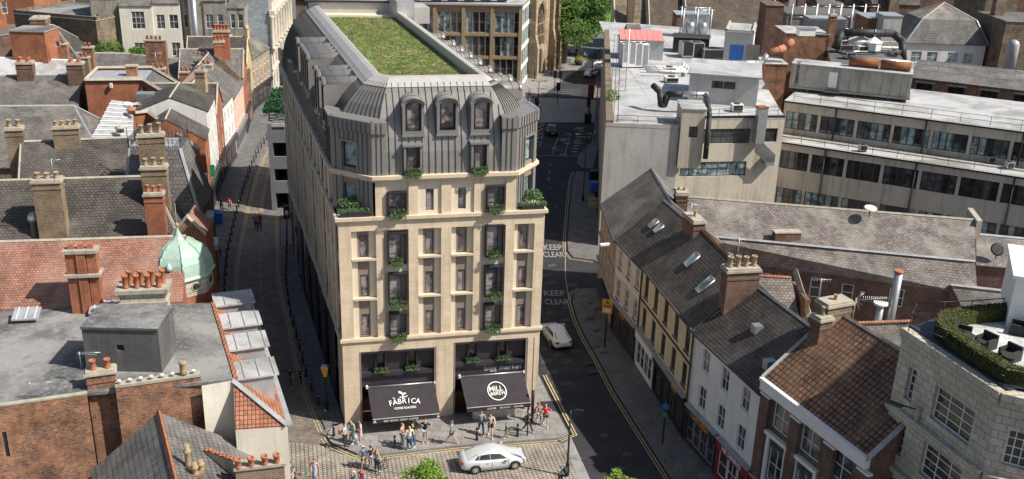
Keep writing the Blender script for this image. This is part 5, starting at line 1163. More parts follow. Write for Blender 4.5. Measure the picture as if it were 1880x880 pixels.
# brick chimneys and roofs between
t,u,n=rowroof('brick_gabled_store','dark brick gable with a pale slate roof and red chimney pots behind the street houses',((372,92),(404,110)),12.0,9.2,2.6,brickd,slateg,over=.2)
chimney(t,P2(408,84,13),2.2,1.1,9,15,bricko,.2,5,terrac,stonecap,.8,potr=.22)
for i,(x,y,w_,h_,mm) in enumerate(((288,103,2.8,15.2,brick),(353,128,3.4,12.6,bricko),(290,130,1.9,13.2,brick),(115,92,1.5,13.8,brick),(163,98,1.4,13.8,brick),(155,112,1.3,13.4,brickb),(366,96,2.0,12.2,brickd),(380,120,1.4,13.0,sandst))):
    t=thing('brick_chimney',['tall red brick chimney with pots behind the farther orange block','broad orange brick stack with a mossy top','small orange brick stack with red pots behind the parapet','small red brick stack, leftmost of three beside the white roof','small red brick stack, middle of three beside the white roof','small brown stack with a white cowl beside the white roof','dark brick stack below the tenement backs','slim stone stack near the street houses'][i],'chimney',V3(P2(x,y,11),0),'free chimneys over the left roofs')
    p=P2(x,y,12); mb=MB(); mb.cbox(V3(p,0),w_,1.2,h_-1.0,mm,.15); mb.cbox(V3(p,h_-1),w_+.2,1.4,.18,stonecap,.15); so_=mb.build('stack',t)
    for k in range(max(1,int(w_/.6))):
        pb=MB(); pb.lathe(V3(p+V2(((k+.5)*.6-w_/2,0)),h_-.82),[(.2,0),(.18,.5),(.2,.55),(.1,.55)],terrac,8); pb.build('chimney_pot',so_)
# bushes on the low roofs
for i,(x,y,r,lab) in enumerate(((200,105,2.6,'round green bush growing between the roofs, left one'),(254,110,1.8,'darker green bush growing against the tall chimney'),(333,118,1.0,'small bush on the low roof edge by the orange stack'))):
    t=thing('bush',lab,'bush',V3(P2(x,y,9),8.4)); m=MB(); shrub(m,V3(P2(x,y,9),9.6),r,r*.8,r*.75,leaf_d,900,.22,i); m.build('foliage',t)
# ---- car park structure with planted lattice, next to the main building
t=thing('grey_parking_structure','grey open-sided concrete structure of stacked decks beside the stone building','building',V3((-28.6,112.5),0))
a_=V2((-28.8,112.4)); u=V2((.99,.12)).normalized(); n=Vector((-u.y,u.x)); W=4.6; gc=mat_plain('grey_concrete',(.17,.17,.18),.08,.8,.8)
m=MB(); m.box(V3(a_,0),u*.5,n*14,10.6,gc); m.box(V3(a_+u*W,0),u*.4,n*14,10.6,gc)
for z in (3.0,6.0,9.2): m.box(V3(a_+u*.5+n*.02,z-.9),u*(W-.5),n*.25,1.5 if z<9 else 1.5,gc); m.box(V3(a_+u*.5+n*.27,z-.2),u*(W-.5),n*12,.2,gc)
m.box(V3(a_+n*13,0),u*W,n*.3,10.6,gc); m.box(V3(a_+u*.5,10.2),u*(W-.5),n*.25,.41,coping); m.build('frame',t)
m=MB(); m.box(V3(a_+u*.6+n*.3,9.25),u*1.3,n*.5,1.5,gc); m.build('terrace_upstand',t)
t=thing('planted_pergola','dark green planted pergola of horizontal slats above the grey decks','pergola',V3((-30,116),10.6)); m=MB()
pa=V2(P2(497,212,13.4)); 
for k in range(9):
    q=V2((-29.4,113.2))+n*(k*1.35); m.box(V3(q,11.9),u*5.2,n*.16,.16,iron)
for k in (0,1): m.box(V3(V2((-29.0,114.0))+u*(k*4.4),9.3),u*.15,n*.15,2.7,iron)
m.build('slats',t); m=MB(); R=random.Random(4)
for i in range(1):
    pass
leaf_g=mat_leaf('dark_green_leaf',(.012,.05,.02),(.03,.10,.035),None,3)
for i in range(4200):
    k=R.randrange(9); q=V3(V2((-29.4,113.2))+n*(k*1.35+R.gauss(0,.2))+u*R.uniform(0,5.2),12.0+R.gauss(0,.18)-(.5*R.random() if R.random()<.2 else 0)); a1=Vector((R.gauss(0,1),R.gauss(0,1),R.gauss(0,1))).normalized(); b1=a1.orthogonal().normalized(); m.poly([q-a1*.18,q+b1*.09,q+a1*.18,q-b1*.09],leaf_g)
m.build('foliage',t)
# ============================================================ RIGHT SIDE OF THE PICTURE
def zpl(px,py,A,B): return PL(px,py,A,B).z
# ---- row along the right street (outside is to the left of the picture: walk from far to near keeps the street on the right hand)
def rhouse(name,label,p0,p1,ze,zr,half,wallm,roofm,wins,back=None,**k):
    p0,p1=V2(p0),V2(p1); t=thing(name,label,'building',V3(p0,0),'buildings in the row along the right street'); u=(p1-p0).normalized(); n=Vector((-u.y,u.x)); L=(p1-p0).length; back=back or half*2
    gable(t,wallm,p0,p1,p1+n*back,p0+n*back,ze,zr,roofm,front=wins,rp=half/back,**k); return t,u,n,L
eA0=P2(1102,376,8.9); eA1=P2(1129,438,8.9)
A0=V2((8.75,92.5)); A1=V2((9.35,82.7)); B1=V2((10.95,76.4)); C1=V2((13.35,64.6)); D1=V2((16.3,55.9)); E0=V2((16.35,56.1)); E1=V2((20.2,47.3))
def wgrid(L,n,rows,w,style,m0=None): return [x for (a,b) in rows for x in wrow(L,n,w,a,b,style,m0)]
t,u,n,L=rhouse('brown_street_building','brown stucco street building with a hipped pantile roof, farthest of the row',V2((8.75,93)),A1,8.7,12.3,4.6,brown_st,slate,wgrid(10.2,5,[(3.6,5.2),(6.2,7.9)],.8,(2,2)),ridgem=lead,hip=(0,0),over=.25,fm=white)
m=MB(); m.box(V3(V2((8.75,93))-n*.25,3.0),u*10,n*.25,.3,stonecap); m.box(V3(V2((8.75,93))-n*.2,5.7),u*10,n*.2,.18,stonecap); m.box(V3(V2((8.9,92.5))-n*1.1+u*4.2,2.3),u*5.6,n*1.08,.5,black); m.build('shop_canopy',t)
chimney(t,P2(1245,372,12)+V2((.2,0)),1.0,1.6,9,12.9,brickd,0,2,terrab,stonecap,.3)
t,u,n,L=rhouse('pale_pink_street_building','pale pink banded terrace building with six sash windows over a black shopfront',A1,B1,8.9,12.3,4.1,render_p,slated,wgrid(6.5,3,[(3.7,5.5),(6.6,8.3)],.85,(2,2)),over=.2,ridgem=lead,fm=white,sill=dark)
def shopfront(t,p0,u,n,s0,s1,h,mat,text=None,tm=None,tsize=.4,panes=3,fh=.6,door=True,fm=None,signm=None,xs=1.0,off=0):
    p0=V2(p0); L=s1-s0; m=MB(); m.box(V3(p0+u*s0-n*.14,0),u*L,n*.137,.45,mat); m.box(V3(p0+u*s0-n*.32,h-fh),u*L,n*.317,fh,signm or mat); m.box(V3(p0+u*s0-n*.42,h+.003),u*L,n*.417,.12,lead)
    m.box(V3(p0+u*s0-n*.2,.453),u*.2,n*.197,h-fh-.46,mat); m.box(V3(p0+u*(s1-.2)-n*.2,.453),u*.2,n*.197,h-fh-.46,mat); o=m.build('shopfront',t)
    w=(L-.5)/panes
    for i in range(panes): window(t,V3(p0+u*(s0+.25+i*w)-n*.14,.46),u,w-.1,h-fh-.5,(1,2) if i!=panes//2 else (2,2),fm or mat,glassd,.12,.08)
    if text: text_mesh('sign_lettering',text,o,V3(p0+u*(s0+L/2+off)-n*.335,h-fh*.5-tsize*.33),u,(0,0,1),tsize,tm,'CENTER',.01,.012,xs)
    return o
orangep=mat_plain('orange_sign_paint',(.72,.24,.04),.05,3,.6); redp=mat_plain('red_sign_paint',(.28,.015,.022),.1,3,.6); blue=mat_plain('blue_paint',(.03,.13,.42),.1,2,.6); greenp=mat_plain('green_paint',(.02,.22,.10),.1,2,.6)
shopfront(t,A1,u,n,.2,L-.15,3.3,shopd,'AFRIKA',orangep,.42,3,.62,off=0)
for z in (3.5,6.0):
    m=MB(); m.box(V3(A1-n*.06,z),u*L,n*.057,.1,white); m.build('string_course',t)
chimney(t,P2(1259,418,12.6)+V2((.6,-.2)),1.0,2.2,9,13.4,brickd,math.atan2(u.y,u.x)+1.57,0,terrab,stonecap)
t,u,n,L=rhouse('cream_street_building','cream stucco terrace building with two rows of five dark windows and two roof lights',B1,C1,9.1,12.7,4.0,render_y,slated,wgrid(12,5,[(3.9,5.8),(6.7,8.6)],.9,(2,3)),over=.2,ridgem=redt2,fm=dark,gm=glassd,sill=dark)
shopfront(t,B1,u,n,.15,4.6,3.5,white,'',white,.3,4,.75,fm=white)
shopfront(t,B1,u,n,4.9,L-.2,3.4,black,'PIZZA',orangep,.4,4,.6,off=1.5)
m=MB(); m.box(V3(B1-n*.1,6.15),u*L,n*.097,.12,dark); m.box(V3(B1-n*.05,9.0),u*L,n*.047,.12,dark); m.build('string_course',t)
m=MB(); m.tube(V3(B1-n*.1,0),V3(B1-n*.1,9),.07,iron,n=6); m.build('drainpipe',t); m=MB(); m.tube(V3(C1-n*.12,0),V3(C1-n*.12,9.2),.07,iron,n=6); m.build('drainpipe',t)
def rooflight(t,p0,n,u,s,d,ze,zr,half,w=.8,l=1.3,m_=None):
    sl=(zr-ze)/half; c=V3(V2(p0)+u*s+n*d,ze+sl*d+.2); up=V3(n,sl).normalized(); nn=V3(u,0).cross(up).normalized(); nn=-nn if nn.z<0 else nn; m=MB()
    o=c-V3(u,0)*w/2-up*l/2
    m.poly([o+nn*.12,o+V3(u,0)*w+nn*.12,o+V3(u,0)*w+up*l+nn*.12,o+up*l+nn*.12],glasst)
    for (a,b) in ((o,o+V3(u,0)*w),(o+V3(u,0)*w,o+V3(u,0)*w+up*l),(o+V3(u,0)*w+up*l,o+up*l),(o+up*l,o)): m.tube(a+nn*.08,b+nn*.08,.07,steel,n=6)
    m.build('roof_light',t)
rooflight(t,B1,n,u,4.6,2.3,9.1,12.7,4.0); rooflight(t,B1,n,u,8.6,1.9,9.1,12.7,4.0,.8,1.5)
tB=bpy.data.objects['pale_pink_street_building']; uB=(B1-A1).normalized(); nB=Vector((-uB.y,uB.x)); rooflight(tB,A1,nB,uB,2.2,2.4,8.9,12.3,4.1,.7,.9); rooflight(tB,A1,nB,uB,3.4,2.4,8.9,12.3,4.1,.7,.9)
pc=C1+n*2.9+u*.1; chimney(t,pc,2.4,1.1,9,13.7,brickd,math.atan2(n.y,n.x),4,terrab,stonecap,.75,potr=.2)
tC=t
t,u,n,L=rhouse('white_street_building','white rendered street building under a mottled slate roof, three sash windows wide',C1,D1,9.0,12.3,4.1,render_w,slated,[x for (a,b) in ((3.7,5.5),(6.7,8.4)) for x in wrow(9.3,3,1.0,a,b,(2,2),1.4,1.5)],over=.2,ridgem=lead,fm=white,sill=white)
shopfront(t,C1,u,n,.2,4.7,3.2,shopd,'CAFE HERA',orangep,.5,4,.66,fm=steel)
shopfront(t,C1,u,n,4.9,L-.1,3.2,redp,'NE DINING',white,.5,3,.66,fm=white)
m=MB(); q=C1+n*2.2+u*4.3; m.cbox(V3(q,10.4),.6,.6,.9,steel,.3); m.cbox(V3(q+u*3.4-n*1.0,9.7),.7,.6,.8,steel,.3); m.build('roof_vent',t)
# E: brown pantiles, brick front with white trim
t,u,n,L=rhouse('pantiled_street_building','brown pantiled building with white cornice and brick piers between paired sash windows',E0,E1,10.2,13.9,4.8,brickd,pant,[x for x in wrow(9.5,3,1.7,7.2,9.1,(2,2),1.2,1.1)]+[x for x in wrow(9.5,3,1.5,3.4,6.0,(2,2),1.3,1.2)],over=.35,ridgem=stonecap,fm=white,coping_m=lead)
m=MB(); m.box(V3(E0-n*.38,9.35),u*L,n*.377,.75,white); m.box(V3(E0-n*.5,10.0),u*L,n*.497,.2,white)
for s in (.1,3.1,6.2,9.0): m.box(V3(E0+u*s-n*.3,0),u*.85,n*.297,9.1,brickd) if s<8.5 else None; m.box(V3(E0+u*s-n*.36,9.1),u*.95,n*.357,.12,white)
for k,q in enumerate(wrow(9.5,3,1.5,3.4,6.0,(2,2),1.3,1.2)):
    m.box(V3(E0+u*(q[0]-.3)-n*.16,3.1),u*.28,n*.157,3.5,white); m.box(V3(E0+u*(q[1]+.02)-n*.16,3.1),u*.28,n*.157,3.5,white); m.box(V3(E0+u*(q[0]-.4)-n*.3,6.62),u*2.3,n*.297,.25,white)
    for j in (0,1): m.tube(V3(E0+u*(q[0]+.35+.8*j)-n*.1,6.2),V3(E0+u*(q[0]+.35+.8*j)-n*.04,6.2),.28,iron,n=10)
m.build('white_trim',t)
shopfront(t,E0,u,n,.1,L-.1,3.0,redp,None,None,.4,4,.7)
pc=E0+n*4.4+u*.3; chimney(t,pc,1.9,1.1,9.5,14.7,brickb,math.atan2(n.y,n.x),1,terrab,stonecap,.4); chimney(t,pc-n*1.2+u*.4,.9,.9,9.5,14.0,brickd,math.atan2(n.y,n.x),0,terrab,stonecap)
# ---- T: curved faience-clad building with roof terrace
zt=17.2
K0=V2(G(1660,601,zt)); K1=V2(G(1712,639,zt)); K2=V2(G(1840,720,zt)); K3=V2(G(1935,742,zt)); K4=K3+V2((8,-1))
pts=[K0,K2,K3,K4,V2(G(1990,545,zt)),V2(G(1722,578,zt))]
t=thing('stone_tiled_corner_building','cream stone-tiled corner building with white grid windows and a hedged roof terrace','building',V3(K0,0))
m=MB(); L=(K2-K0).length; u=(K2-K0)/L; n=Vector((-u.y,u.x))
def tw(Lq,arr): return arr
wins=[]
for z0 in (3.4,6.9,10.4,13.4):
    pass
rows=((13.35,15.3),(9.9,11.9),(6.4,8.4),(2.6,4.8))
def sx(px,py): 
    q=PL(px,py,K0,K2); return (V2(q)-K0).dot(u),q.z
W1=(sx(1668,700)[0]-.05,sx(1680,700)[0]+.05); W2=(sx(1722,730)[0],sx(1800,770)[0])
w1=[.95,1.5]; 
wins=[]
for z0,z1 in rows: wins+=[(L*.13,L*.13+.62,z0,z1,(1,4)),(L*.42,L*.42+L*.40,z0,z1,(3,4))]
facade(t,m,K0,K2,0,zt-.5,wins,faience,.3,fm=white,gm=glassd)
L2=(K3-K2).length; facade(t,m,K2,K3,0,zt-.5,[(L2*.3,L2*.8,z0,z1,(3,4)) for z0,z1 in rows],faience,.3,fm=white,gm=glassd)
m.wall(K3,K4,0,zt-.5,[],faience); m.wall(K4,pts[4],0,zt-.5,[],faience); m.wall(pts[4],pts[5],0,zt-.5,[],faience); m.wall(pts[5],K0,0,zt-.5,[],faience); m.build('wall',t)
m=MB()
for z,pr,h in ((zt-.5,.18,.5),(zt-.75,.08,.24),(12.4,.35,.35),(12.15,.2,.24),(8.9,.25,.3),(5.5,.3,.35)):
    m.box(V3(K0-n*pr,z),K2-K0,n*(pr-.003) if z<zt-.6 else n*(pr+.5),h,faience); m.build('cornice',t); m=MB()
    u2=(K3-K2).normalized(); n2=Vector((-u2.y,u2.x)); m.box(V3(K2-n2*pr,z-.002),K3-K2,n2*(pr-.003) if z<zt-.6 else n2*(pr+.5),h,faience); m.build('cornice',t); m=MB()

navy=mat_plain('dark_blue_roof_edge',(.03,.035,.05),.15,2,.5)
m=MB(); m.poly([V3(p,zt-.1) for p in (K0+n*.4,K2+n*.4,K3,K4,pts[4],pts[5])],navy); m.box(V3(K0+n*.32,zt-.02),K2-K0,n*.45,.12,navy); 
m.build('roof_edge',t)
# deck
h0=V2(G(1718,585,zt+.0)); 
deckm=mat_brick('pale_deck_tiles',(.46,.47,.47),(.54,.55,.55),(.25,.25,.25),.6,.6,.01,.6,off=0)
dk=[V2(G(x,y,zt+.1)) for x,y in ((1728,610),(1850,704),(1930,716),(2000,700),(1985,560),(1735,596))]
m=MB(); m.prism(dk,zt-.095,zt+.1,deckm); m.build('terrace_deck',t)
hd=thing('terrace_hedge','dark green clipped hedge running round the roof terrace','hedge',V3(dk[0],zt+.1))
hedgeline=[V2(G(x,y,zt+.1)) for x,y in ((1850,584),(1790,589),(1745,595),(1730,603),(1728,614),(1748,634),(1800,669),(1850,700),(1915,712),(1990,708))]
m=MB(); R=random.Random(9); hw=.42; hh=1.05
def offs(ln,d):
    o=[]
    for i,p in enumerate(ln):
        a=ln[max(0,i-1)];b=ln[min(len(ln)-1,i+1)]; dd=(b-a).normalized(); o.append(p+Vector((-dd.y,dd.x))*d)
    return o
hh=.85; hw=.36; i_,o_=offs(hedgeline,hw),offs(hedgeline,-hw)
for k in range(len(hedgeline)-1):
    q=[o_[k],o_[k+1],i_[k+1],i_[k]]; m.prism(q,zt+.1,zt+hh,leaf_h)
    L_=(hedgeline[k+1]-hedgeline[k]).length
    for j in range(int(L_*420)):
        f=R.random(); c0=lerp(o_[k],o_[k+1],f); c1=lerp(i_[k],i_[k+1],f); r=R.random(); 
        p=V3(lerp(c0,c1,R.random()),zt+hh) if r<.4 else V3(c0 if r<.7 else c1,zt+.15+R.random()*(hh-.1)); a=Vector((R.gauss(0,1),R.gauss(0,1),R.gauss(0,1))).normalized(); b=a.orthogonal().normalized(); m.poly([p-a*.07,p+b*.05,p+a*.07,p-b*.05],leaf_h)
m.build('foliage',hd)
ro=thing('terrace_railing','thin black railing outside the terrace hedge','railing',V3(dk[0],zt)); rl=offs(hedgeline[:2]+[V2(G(1690,596,zt))]+[V2(G(1684,608,zt))]+hedgeline[5:9],-.55); railing(ro,[V3(p,zt+.05) for p in rl],1.0,1.4,black,.03,2)
# roof-top hut
q=V2(G(1846,600,zt+.1)); m=MB(); hu=V2((.93,-.36)).normalized(); hn=Vector((-hu.y,hu.x)); tt=thing('rooftop_hut','white rooftop hut with a panelled door on the terrace, right edge','hut',V3(q,zt+.1))
facade(tt,m,q,q+hu*7,zt+.1,zt+3.0,[(1.9,3.0,zt+.25,zt+2.4,(2,4))],white,.12,fm=white,gm=glasst); m.wall(q+hn*5,q,zt+.1,zt+3.0,[],white); m.wall(q+hu*7+hn*5,q+hn*5,zt+.1,zt+3.0,[],white); m.build('wall',tt)
m=MB(); m.slab([V3(p,zt+3.18) for p in (q-hu*.2-hn*.2,q+hu*7-hn*.2,q+hu*7+hn*5,q-hu*.2+hn*5)],.18,white); m.box(V3(q+hu*2.0+hn*1.2,zt+3.19),hu*1.2,hn*1.0,.08,steel); m.build('roof',tt)
# terrace furniture
wick=mat_brick('dark_wicker',(.03,.028,.026),(.05,.047,.043),(.01,.01,.01),.05,.03,.006,.7)
def armchair(px,py,ang,label):
    p=V3(V2(G(px,py,zt+.1)),zt+.1); t=thing('armchair',label,'armchair',p,'wicker armchairs on the roof terrace',0); c=Vector((math.cos(ang),math.sin(ang),0)); s=Vector((-c.y,c.x,0))
    m=MB(); m.box(p-c*.36-s*.36,c*.72,s*.72,.36,wick); m.build('seat',t); m=MB(); m.box(p-c*.40-s*.42,c*.12,s*.84,.78,wick); m.build('backrest',t)
    for k in (-1,1): m=MB(); m.box(p-c*.36+s*(.36*k-.06),c*.76,s*.12,.60,wick); m.build('armrest',t)
for q in (((1765,620),-.6,'dark wicker armchair at the round table, farthest on the terrace'),((1808,638),-2.6,'dark wicker armchair in the middle of the pale deck'),((1852,660),-2.6,'dark wicker armchair nearest the right edge of the deck'),((1868,612),2.6,'dark wicker armchair against the white hut')): armchair(*q[0],q[1],q[2])
for i,(x,y) in enumerate(((1773,634),(1850,672))):
    p=V3(V2(G(x,y,zt+.1)),zt+.1); tt=thing('round_table',['small dark round table beside the farthest armchair','small dark round table at the near edge of the deck'][i],'table',p,'terrace tables'); m=MB(); m.lathe(p+Vector((0,0,.55)),[(.38,0),(.38,.05)],wick,16); m.build('tabletop',tt); m=MB(); m.tube(p,p+Vector((0,0,.55)),.22,wick,.28); m.build('leg',tt)
# wall lamp on the tiled facade
q=PL(1686,775,K0,K2); lt=MB(); lt.cbox(Vector(q)-V3(n,0)*.15,.2,.2,.9,stonecap,.3); lt.tube(Vector(q)+Vector((0,0,.7)),Vector(q)+Vector((0,0,.9))-V3(n,0)*.9-V3(u,0)*.5,.05,iron); lt.cbox(Vector(q)+Vector((0,0,.86))-V3(n,0)*1.2-V3(u,0)*.7,.9,.3,.12,iron,2.4)
lt.build('street_lamp_arm',t)
# ---- R3: white-roofed block
zR=13.8
a=P2(1112,232,zR); b=P2(1247,237,zR); c=P2(1285,192,zR); d=P2(1441,218,zR)
t=thing('grey_rendered_block','grey and beige rendered block with a cluttered white roof, right of the street','building',V3(a,0))
u=(b-a).normalized(); n=Vector((-u.y,u.x)); m=MB()
m.wall(a,b,0,zR,[],render_g); e=V2((13.9,163.5))
m.wall(e,a,0,zR,[],brown_st)
f0=b+V2((.3,4.0)); d2=d+V2((0,0)); L=(d2-f0).length; uf=(d2-f0)/L
def fx(px,py): 
    q=PL(px,py,f0,d2); return (V2(q)-f0).dot(uf),q.z
s0,z0=fx(1290,262); s1,z1=fx(1379,235); s2,_=fx(1394,260); s3,_=fx(1428,240); t0,y0=fx(1247,325); t1,y1=fx(1370,305)
wn=[(s0,s1,11.0,12.7,(5,2),dark,glass),(s2,s3,11.1,12.7,(3,1)),(max(.3,t0),t1,7.2,8.9,(7,2),dark,glasst)]
facade(t,m,f0,d2,0,zR,wn,render_b,.2,fm=dark,gm=glassd)
dr=V2((6,60)); m.wall(d2,d2+dr,0,zR,[],render_b); m.wall(b,f0,0,zR,[],render_g); m.build('wall',t)
m=MB(); m.slab([V3(p,zR+.1) for p in (a,b,f0,d2,d2+dr,e+V2((0,12)),e)],.2,wroof); rf=m.build('roof',t)
m=MB(); m.box(V3(a,zR+.1),b-a,n*.35,.3,render_g); m.box(V3(e,zR+.1),a-e,Vector((.8,0)),.55,sandd); m.box(V3(f0,zR+.1),d2-f0,n*.3,.22,black); m.build('parapet',t)
# stair tower on the facade
q0=P2(1244,215,zR+.2); m=MB(); g0=PL(1247,215,a,b)
ta=b+u*.1-n*.3; tb_=ta+u*2.5; facade(t,m,ta,tb_,9.6,16.0,[(.9,1.8,13.0,14.2,(2,2))],render_b,.12,fm=dark,gm=glassd); m.wall(tb_,tb_+n*4,9.6,16.0,[],render_b); m.wall(ta+n*4,ta,9.6,16.0,[],render_b); m.wall(tb_+n*4,ta+n*4,9.6,16,[],render_b); m.slab([V3(p,16.15) for p in (ta-n*.1-u*.1,tb_-n*.1+u*.1,tb_+n*4+u*.1,ta+n*4-u*.1)],.15,wroof); m.poly([V3(p,9.6) for p in (ta,ta+n*4,tb_+n*4,tb_)],render_b); m.build('stair_tower',t)
# plant room
pr0=P2(1262,187,zR+.1); pr1=P2(1388,197,zR+.1); up_=(pr1-pr0).normalized(); un=Vector((-up_.y,up_.x)); Lp=(pr1-pr0).length; m=MB()
facade(t,m,pr0,pr1,zR,zR+3.4,[(Lp*.32,Lp*.68,zR+1.9,zR+2.9,(2,1))],render_g,.1,fm=steel,gm=glassd); m.wall(pr1,pr1+un*9,zR,zR+3.4,[],white); m.wall(pr1+un*9,pr0+un*9,zR,zR+3.4,[],render_g); m.wall(pr0+un*9,pr0,zR,zR+3.4,[],render_g); m.slab([V3(p,zR+3.6) for p in (pr0-un*.3-up_*.3,pr1-un*.3+up_*.3,pr1+un*9.2+up_*.3,pr0+un*9.2-up_*.3)],.2,wroof,steel); m.build('plant_room',t)
# ducts
def duct(name,label,pts,r,m_,group='rooftop ducts',base=None,cat='duct'):
    pts=[Vector(p) for p in pts]; tt=thing(name,label,cat,pts[0],group); m=MB()
    for p,q in zip(pts,pts[1:]): m.tube(p,q,r,m_,n=12)
    for p in pts[1:-1]: m.lathe(p-Vector((0,0,r)),[(r*.1,0),(r*.8,r*.35),(r*1.02,r),(r*.8,r*1.65),(r*.1,2*r)],m_,10)
    m.build('pipe',tt)
    m=MB(); 
    for p,q in zip(pts,pts[1:]):
        L_=(q-p).length; d_=(q-p)/L_
        for k in range(1,int(L_/1.6)+1): m.tube(p+d_*(k*1.6-.04),p+d_*(k*1.6+.04),r*1.07,zincd if m_!=blackm else iron,n=12)
    if m.v: m.build('pipe_joints',tt)
    return tt
g1=V3(P2(1209,205,zR+.1),zR+.1)
duct('black_duct','thick matt black duct rising and bending on the white roof',[g1+Vector((-.6,1.5,2.6)),g1+Vector((0,.2,2.2)),g1+Vector((.2,0,.8)),g1+Vector((.6,0,.8)),g1+Vector((.9,0,2.0)),g1+Vector((2.4,-.5,2.2))],.36,blackm)
duct('foil_duct','silver foil wrapped duct crossing to the stair tower',[g1+Vector((2.4,-.5,2.2)),g1+Vector((5.3,-.5,2.2))],.34,silver)
duct('black_downpipe_duct','black duct dropping down beside the stair tower',[g1+Vector((5.0,-.5,2.2)),V3(tb_+u*.38+n*.5,zR+2.1),V3(tb_+u*.38-n*.2,zR+1.5),V3(tb_+u*.38-n*.2,10.8)],.28,blackm)
q=PL(1388,197,f0,d2); qb=V3(V2(q)-uf*0,0); w_=1.05
m=MB(); nf=Vector((-uf.y,uf.x)); o=V2(q)-nf*1.0; m.box(V3(o,11.2),uf*w_,nf*.95,4.0,steel); m.slab([V3(o,11.2),V3(o+uf*w_,11.2),V3(o+uf*(w_+1.5),9.9),V3(o+uf*1.5,9.9)],.9,steel); m.box(V3(o+uf*1.5,8.6),uf*w_,nf*.95,1.0,steel); m.cbox(V3(o+uf*.5+nf*.5,15.2),1.15,1.1,.15,rust,.2)
tt=thing('steel_wall_duct','square galvanised duct hanging down the beige facade','duct',V3(o,9),'rooftop ducts'); m.build('pipe',tt)
# rooftop units
def acunit(px,py,z,sx,sy,sz,label,fans=2,m_=None,ang=.15,face=None,group='rooftop air units'):
    p=V3(P2(px,py,z),z); tt=thing('air_unit',label,'air unit',p,group); m=MB(); m.cbox(p+Vector((0,0,.15)),sx,sy,sz-.15,m_ or steel,ang); m.cbox(p,sx*.9,sy*.8,.15,iron,ang); m.build('casing',tt)
    c=Vector((math.cos(ang),math.sin(ang),0)); s=Vector((-c.y,c.x,0))
    m=MB()
    for k in range(fans): q=p+c*(sx*((k+.5)/fans-.5)); m.tube(q+Vector((0,0,sz)),q+Vector((0,0,sz+.1)),min(sx/fans,sy)*.4,iron,n=14)
    m.build('fan',tt); m=MB()
    for k in range(max(1,fans)): m.box(p-s*(sy/2+.02)+c*(sx*(k/fans-.5)+.1),c*(sx/max(1,fans)-.2),s*.02,sz-.3,face or black); m.v=[(x,y,z_+.2) for x,y,z_ in m.v]
    m.build('grille',tt); return tt
acunit(1162,122,zR+.1,3.6,2.4,3.2,'tall pale air unit with V-shaped coils on the white roof',4,white,.15,steel)
acunit(1268,105,zR+.1,3.2,2.2,2.2,'square twin-fan air unit with black grilles',2)
acunit(1308,108,zR+.1,3.4,2.0,1.5,'low flat air unit right of the twin-fan one',1)
acunit(1228,134,zR+.1,1.6,1.2,.8,'small white air unit, upper of two on the roof',1,white); acunit(1232,151,zR+.1,1.7,1.2,.7,'small white air unit, lower of two on the roof',1,white)
acunit(1352,205,zR+.1,1.3,.9,.9,'small white unit beyond the roof railing',1,white)
tt,_,_=fblock('red_roofed_plant_cabin','long grey plant cabin with a pale red panelled roof',P2(1136,110,zR),P2(1216,113,zR),3.6,16.6,steel,steel,z0=zR,cat='cabin')
rp2=mat_plain('pale_red_sheet',(.60,.22,.20),.1,1.5,.6); m=MB(); a_=P2(1136,110,zR);b_=P2(1216,113,zR);uu=(b_-a_).normalized();nn=Vector((-uu.y,uu.x)); L=(b_-a_).length
for k in range(8): m.slab([V3(a_+uu*(L*k/8)-nn*.3,16.75),V3(a_+uu*(L*(k+1)/8-.05)-nn*.3,16.75),V3(a_+uu*(L*(k+1)/8-.05)+nn*3.8,17.5),V3(a_+uu*(L*k/8)+nn*3.8,17.5)],.1,rp2)
m.build('red_roof',tt)
tt,_,_=fblock('white_plant_house','white plant house with a blue door on the roof',P2(1326,112,zR),P2(1378,116,zR),8.5,17.9,render_g,wroof,[],z0=zR,side=[],par=.3,cat='plant house'); 
a_=P2(1326,112,zR);b_=P2(1378,116,zR);uu=(b_-a_).normalized();nn=Vector((-uu.y,uu.x)); m=MB(); m.box(V3(a_+uu*.9-nn*.06,zR+.1),uu*1.9,nn*.057,2.3,blue); m.build('door',tt); m=MB(); m.box(V3(a_+uu*3.2-nn*.06,zR+.4),uu*1.8,nn*.057,2.2,zinc); m.build('shutter',tt); m=MB(); m.poly([V3(b_+uu*.02,zR),V3(b_+uu*.02+nn*8.5,zR),V3(b_+uu*.02+nn*8.5,17.9),V3(b_+uu*.02,17.9)],white); m.build('white_side',tt)
g2=V3(P2(1345,122,zR+.1),zR+.6)
duct('foil_elbow_duct','silver duct with an orange taped elbow beside the white plant house',[g2,g2+Vector((4.2,.6,0)),g2+Vector((5.0,1.2,1.2))],.35,silver); duct('orange_duct','orange taped duct bending up to the plant house',[g2+Vector((5.0,1.2,1.2)),g2+Vector((7.4,1.8,2.0)),g2+Vector((8.6,2.2,3.0))],.5,mat_plain('orange_tape',(.42,.17,.10),.2,2,.8))
for i in range(3):
    q=V3(P2(1180+i*3,128+i*6,zR+.1),zR+.5+.15*i); duct('roof_pipe',['pale insulated roof pipe, farthest of three','pale insulated roof pipe, middle of three','pale insulated roof pipe, nearest of three'][i],[q,q+Vector((5.5,0.3,0)),q+Vector((6.0,3.2,0))],.18,white,'insulated roof pipes')
tt,_,_=fblock('dark_plant_enclosure','low dark plant enclosure behind the twin-fan unit',P2(1234,98,zR),P2(1300,102,zR),3,16.2,blackm,blackm,z0=zR,cat='enclosure')
tt=thing('roof_mast','tall white roof mast with guy wires','mast',V3(P2(1148,168,zR),zR)); p=V3(P2(1148,168,zR+.1),zR+.1); m=MB(); m.tube(p,p+Vector((0,0,7.6)),.09,white,.06,8); m.build('pole',tt); m=MB()
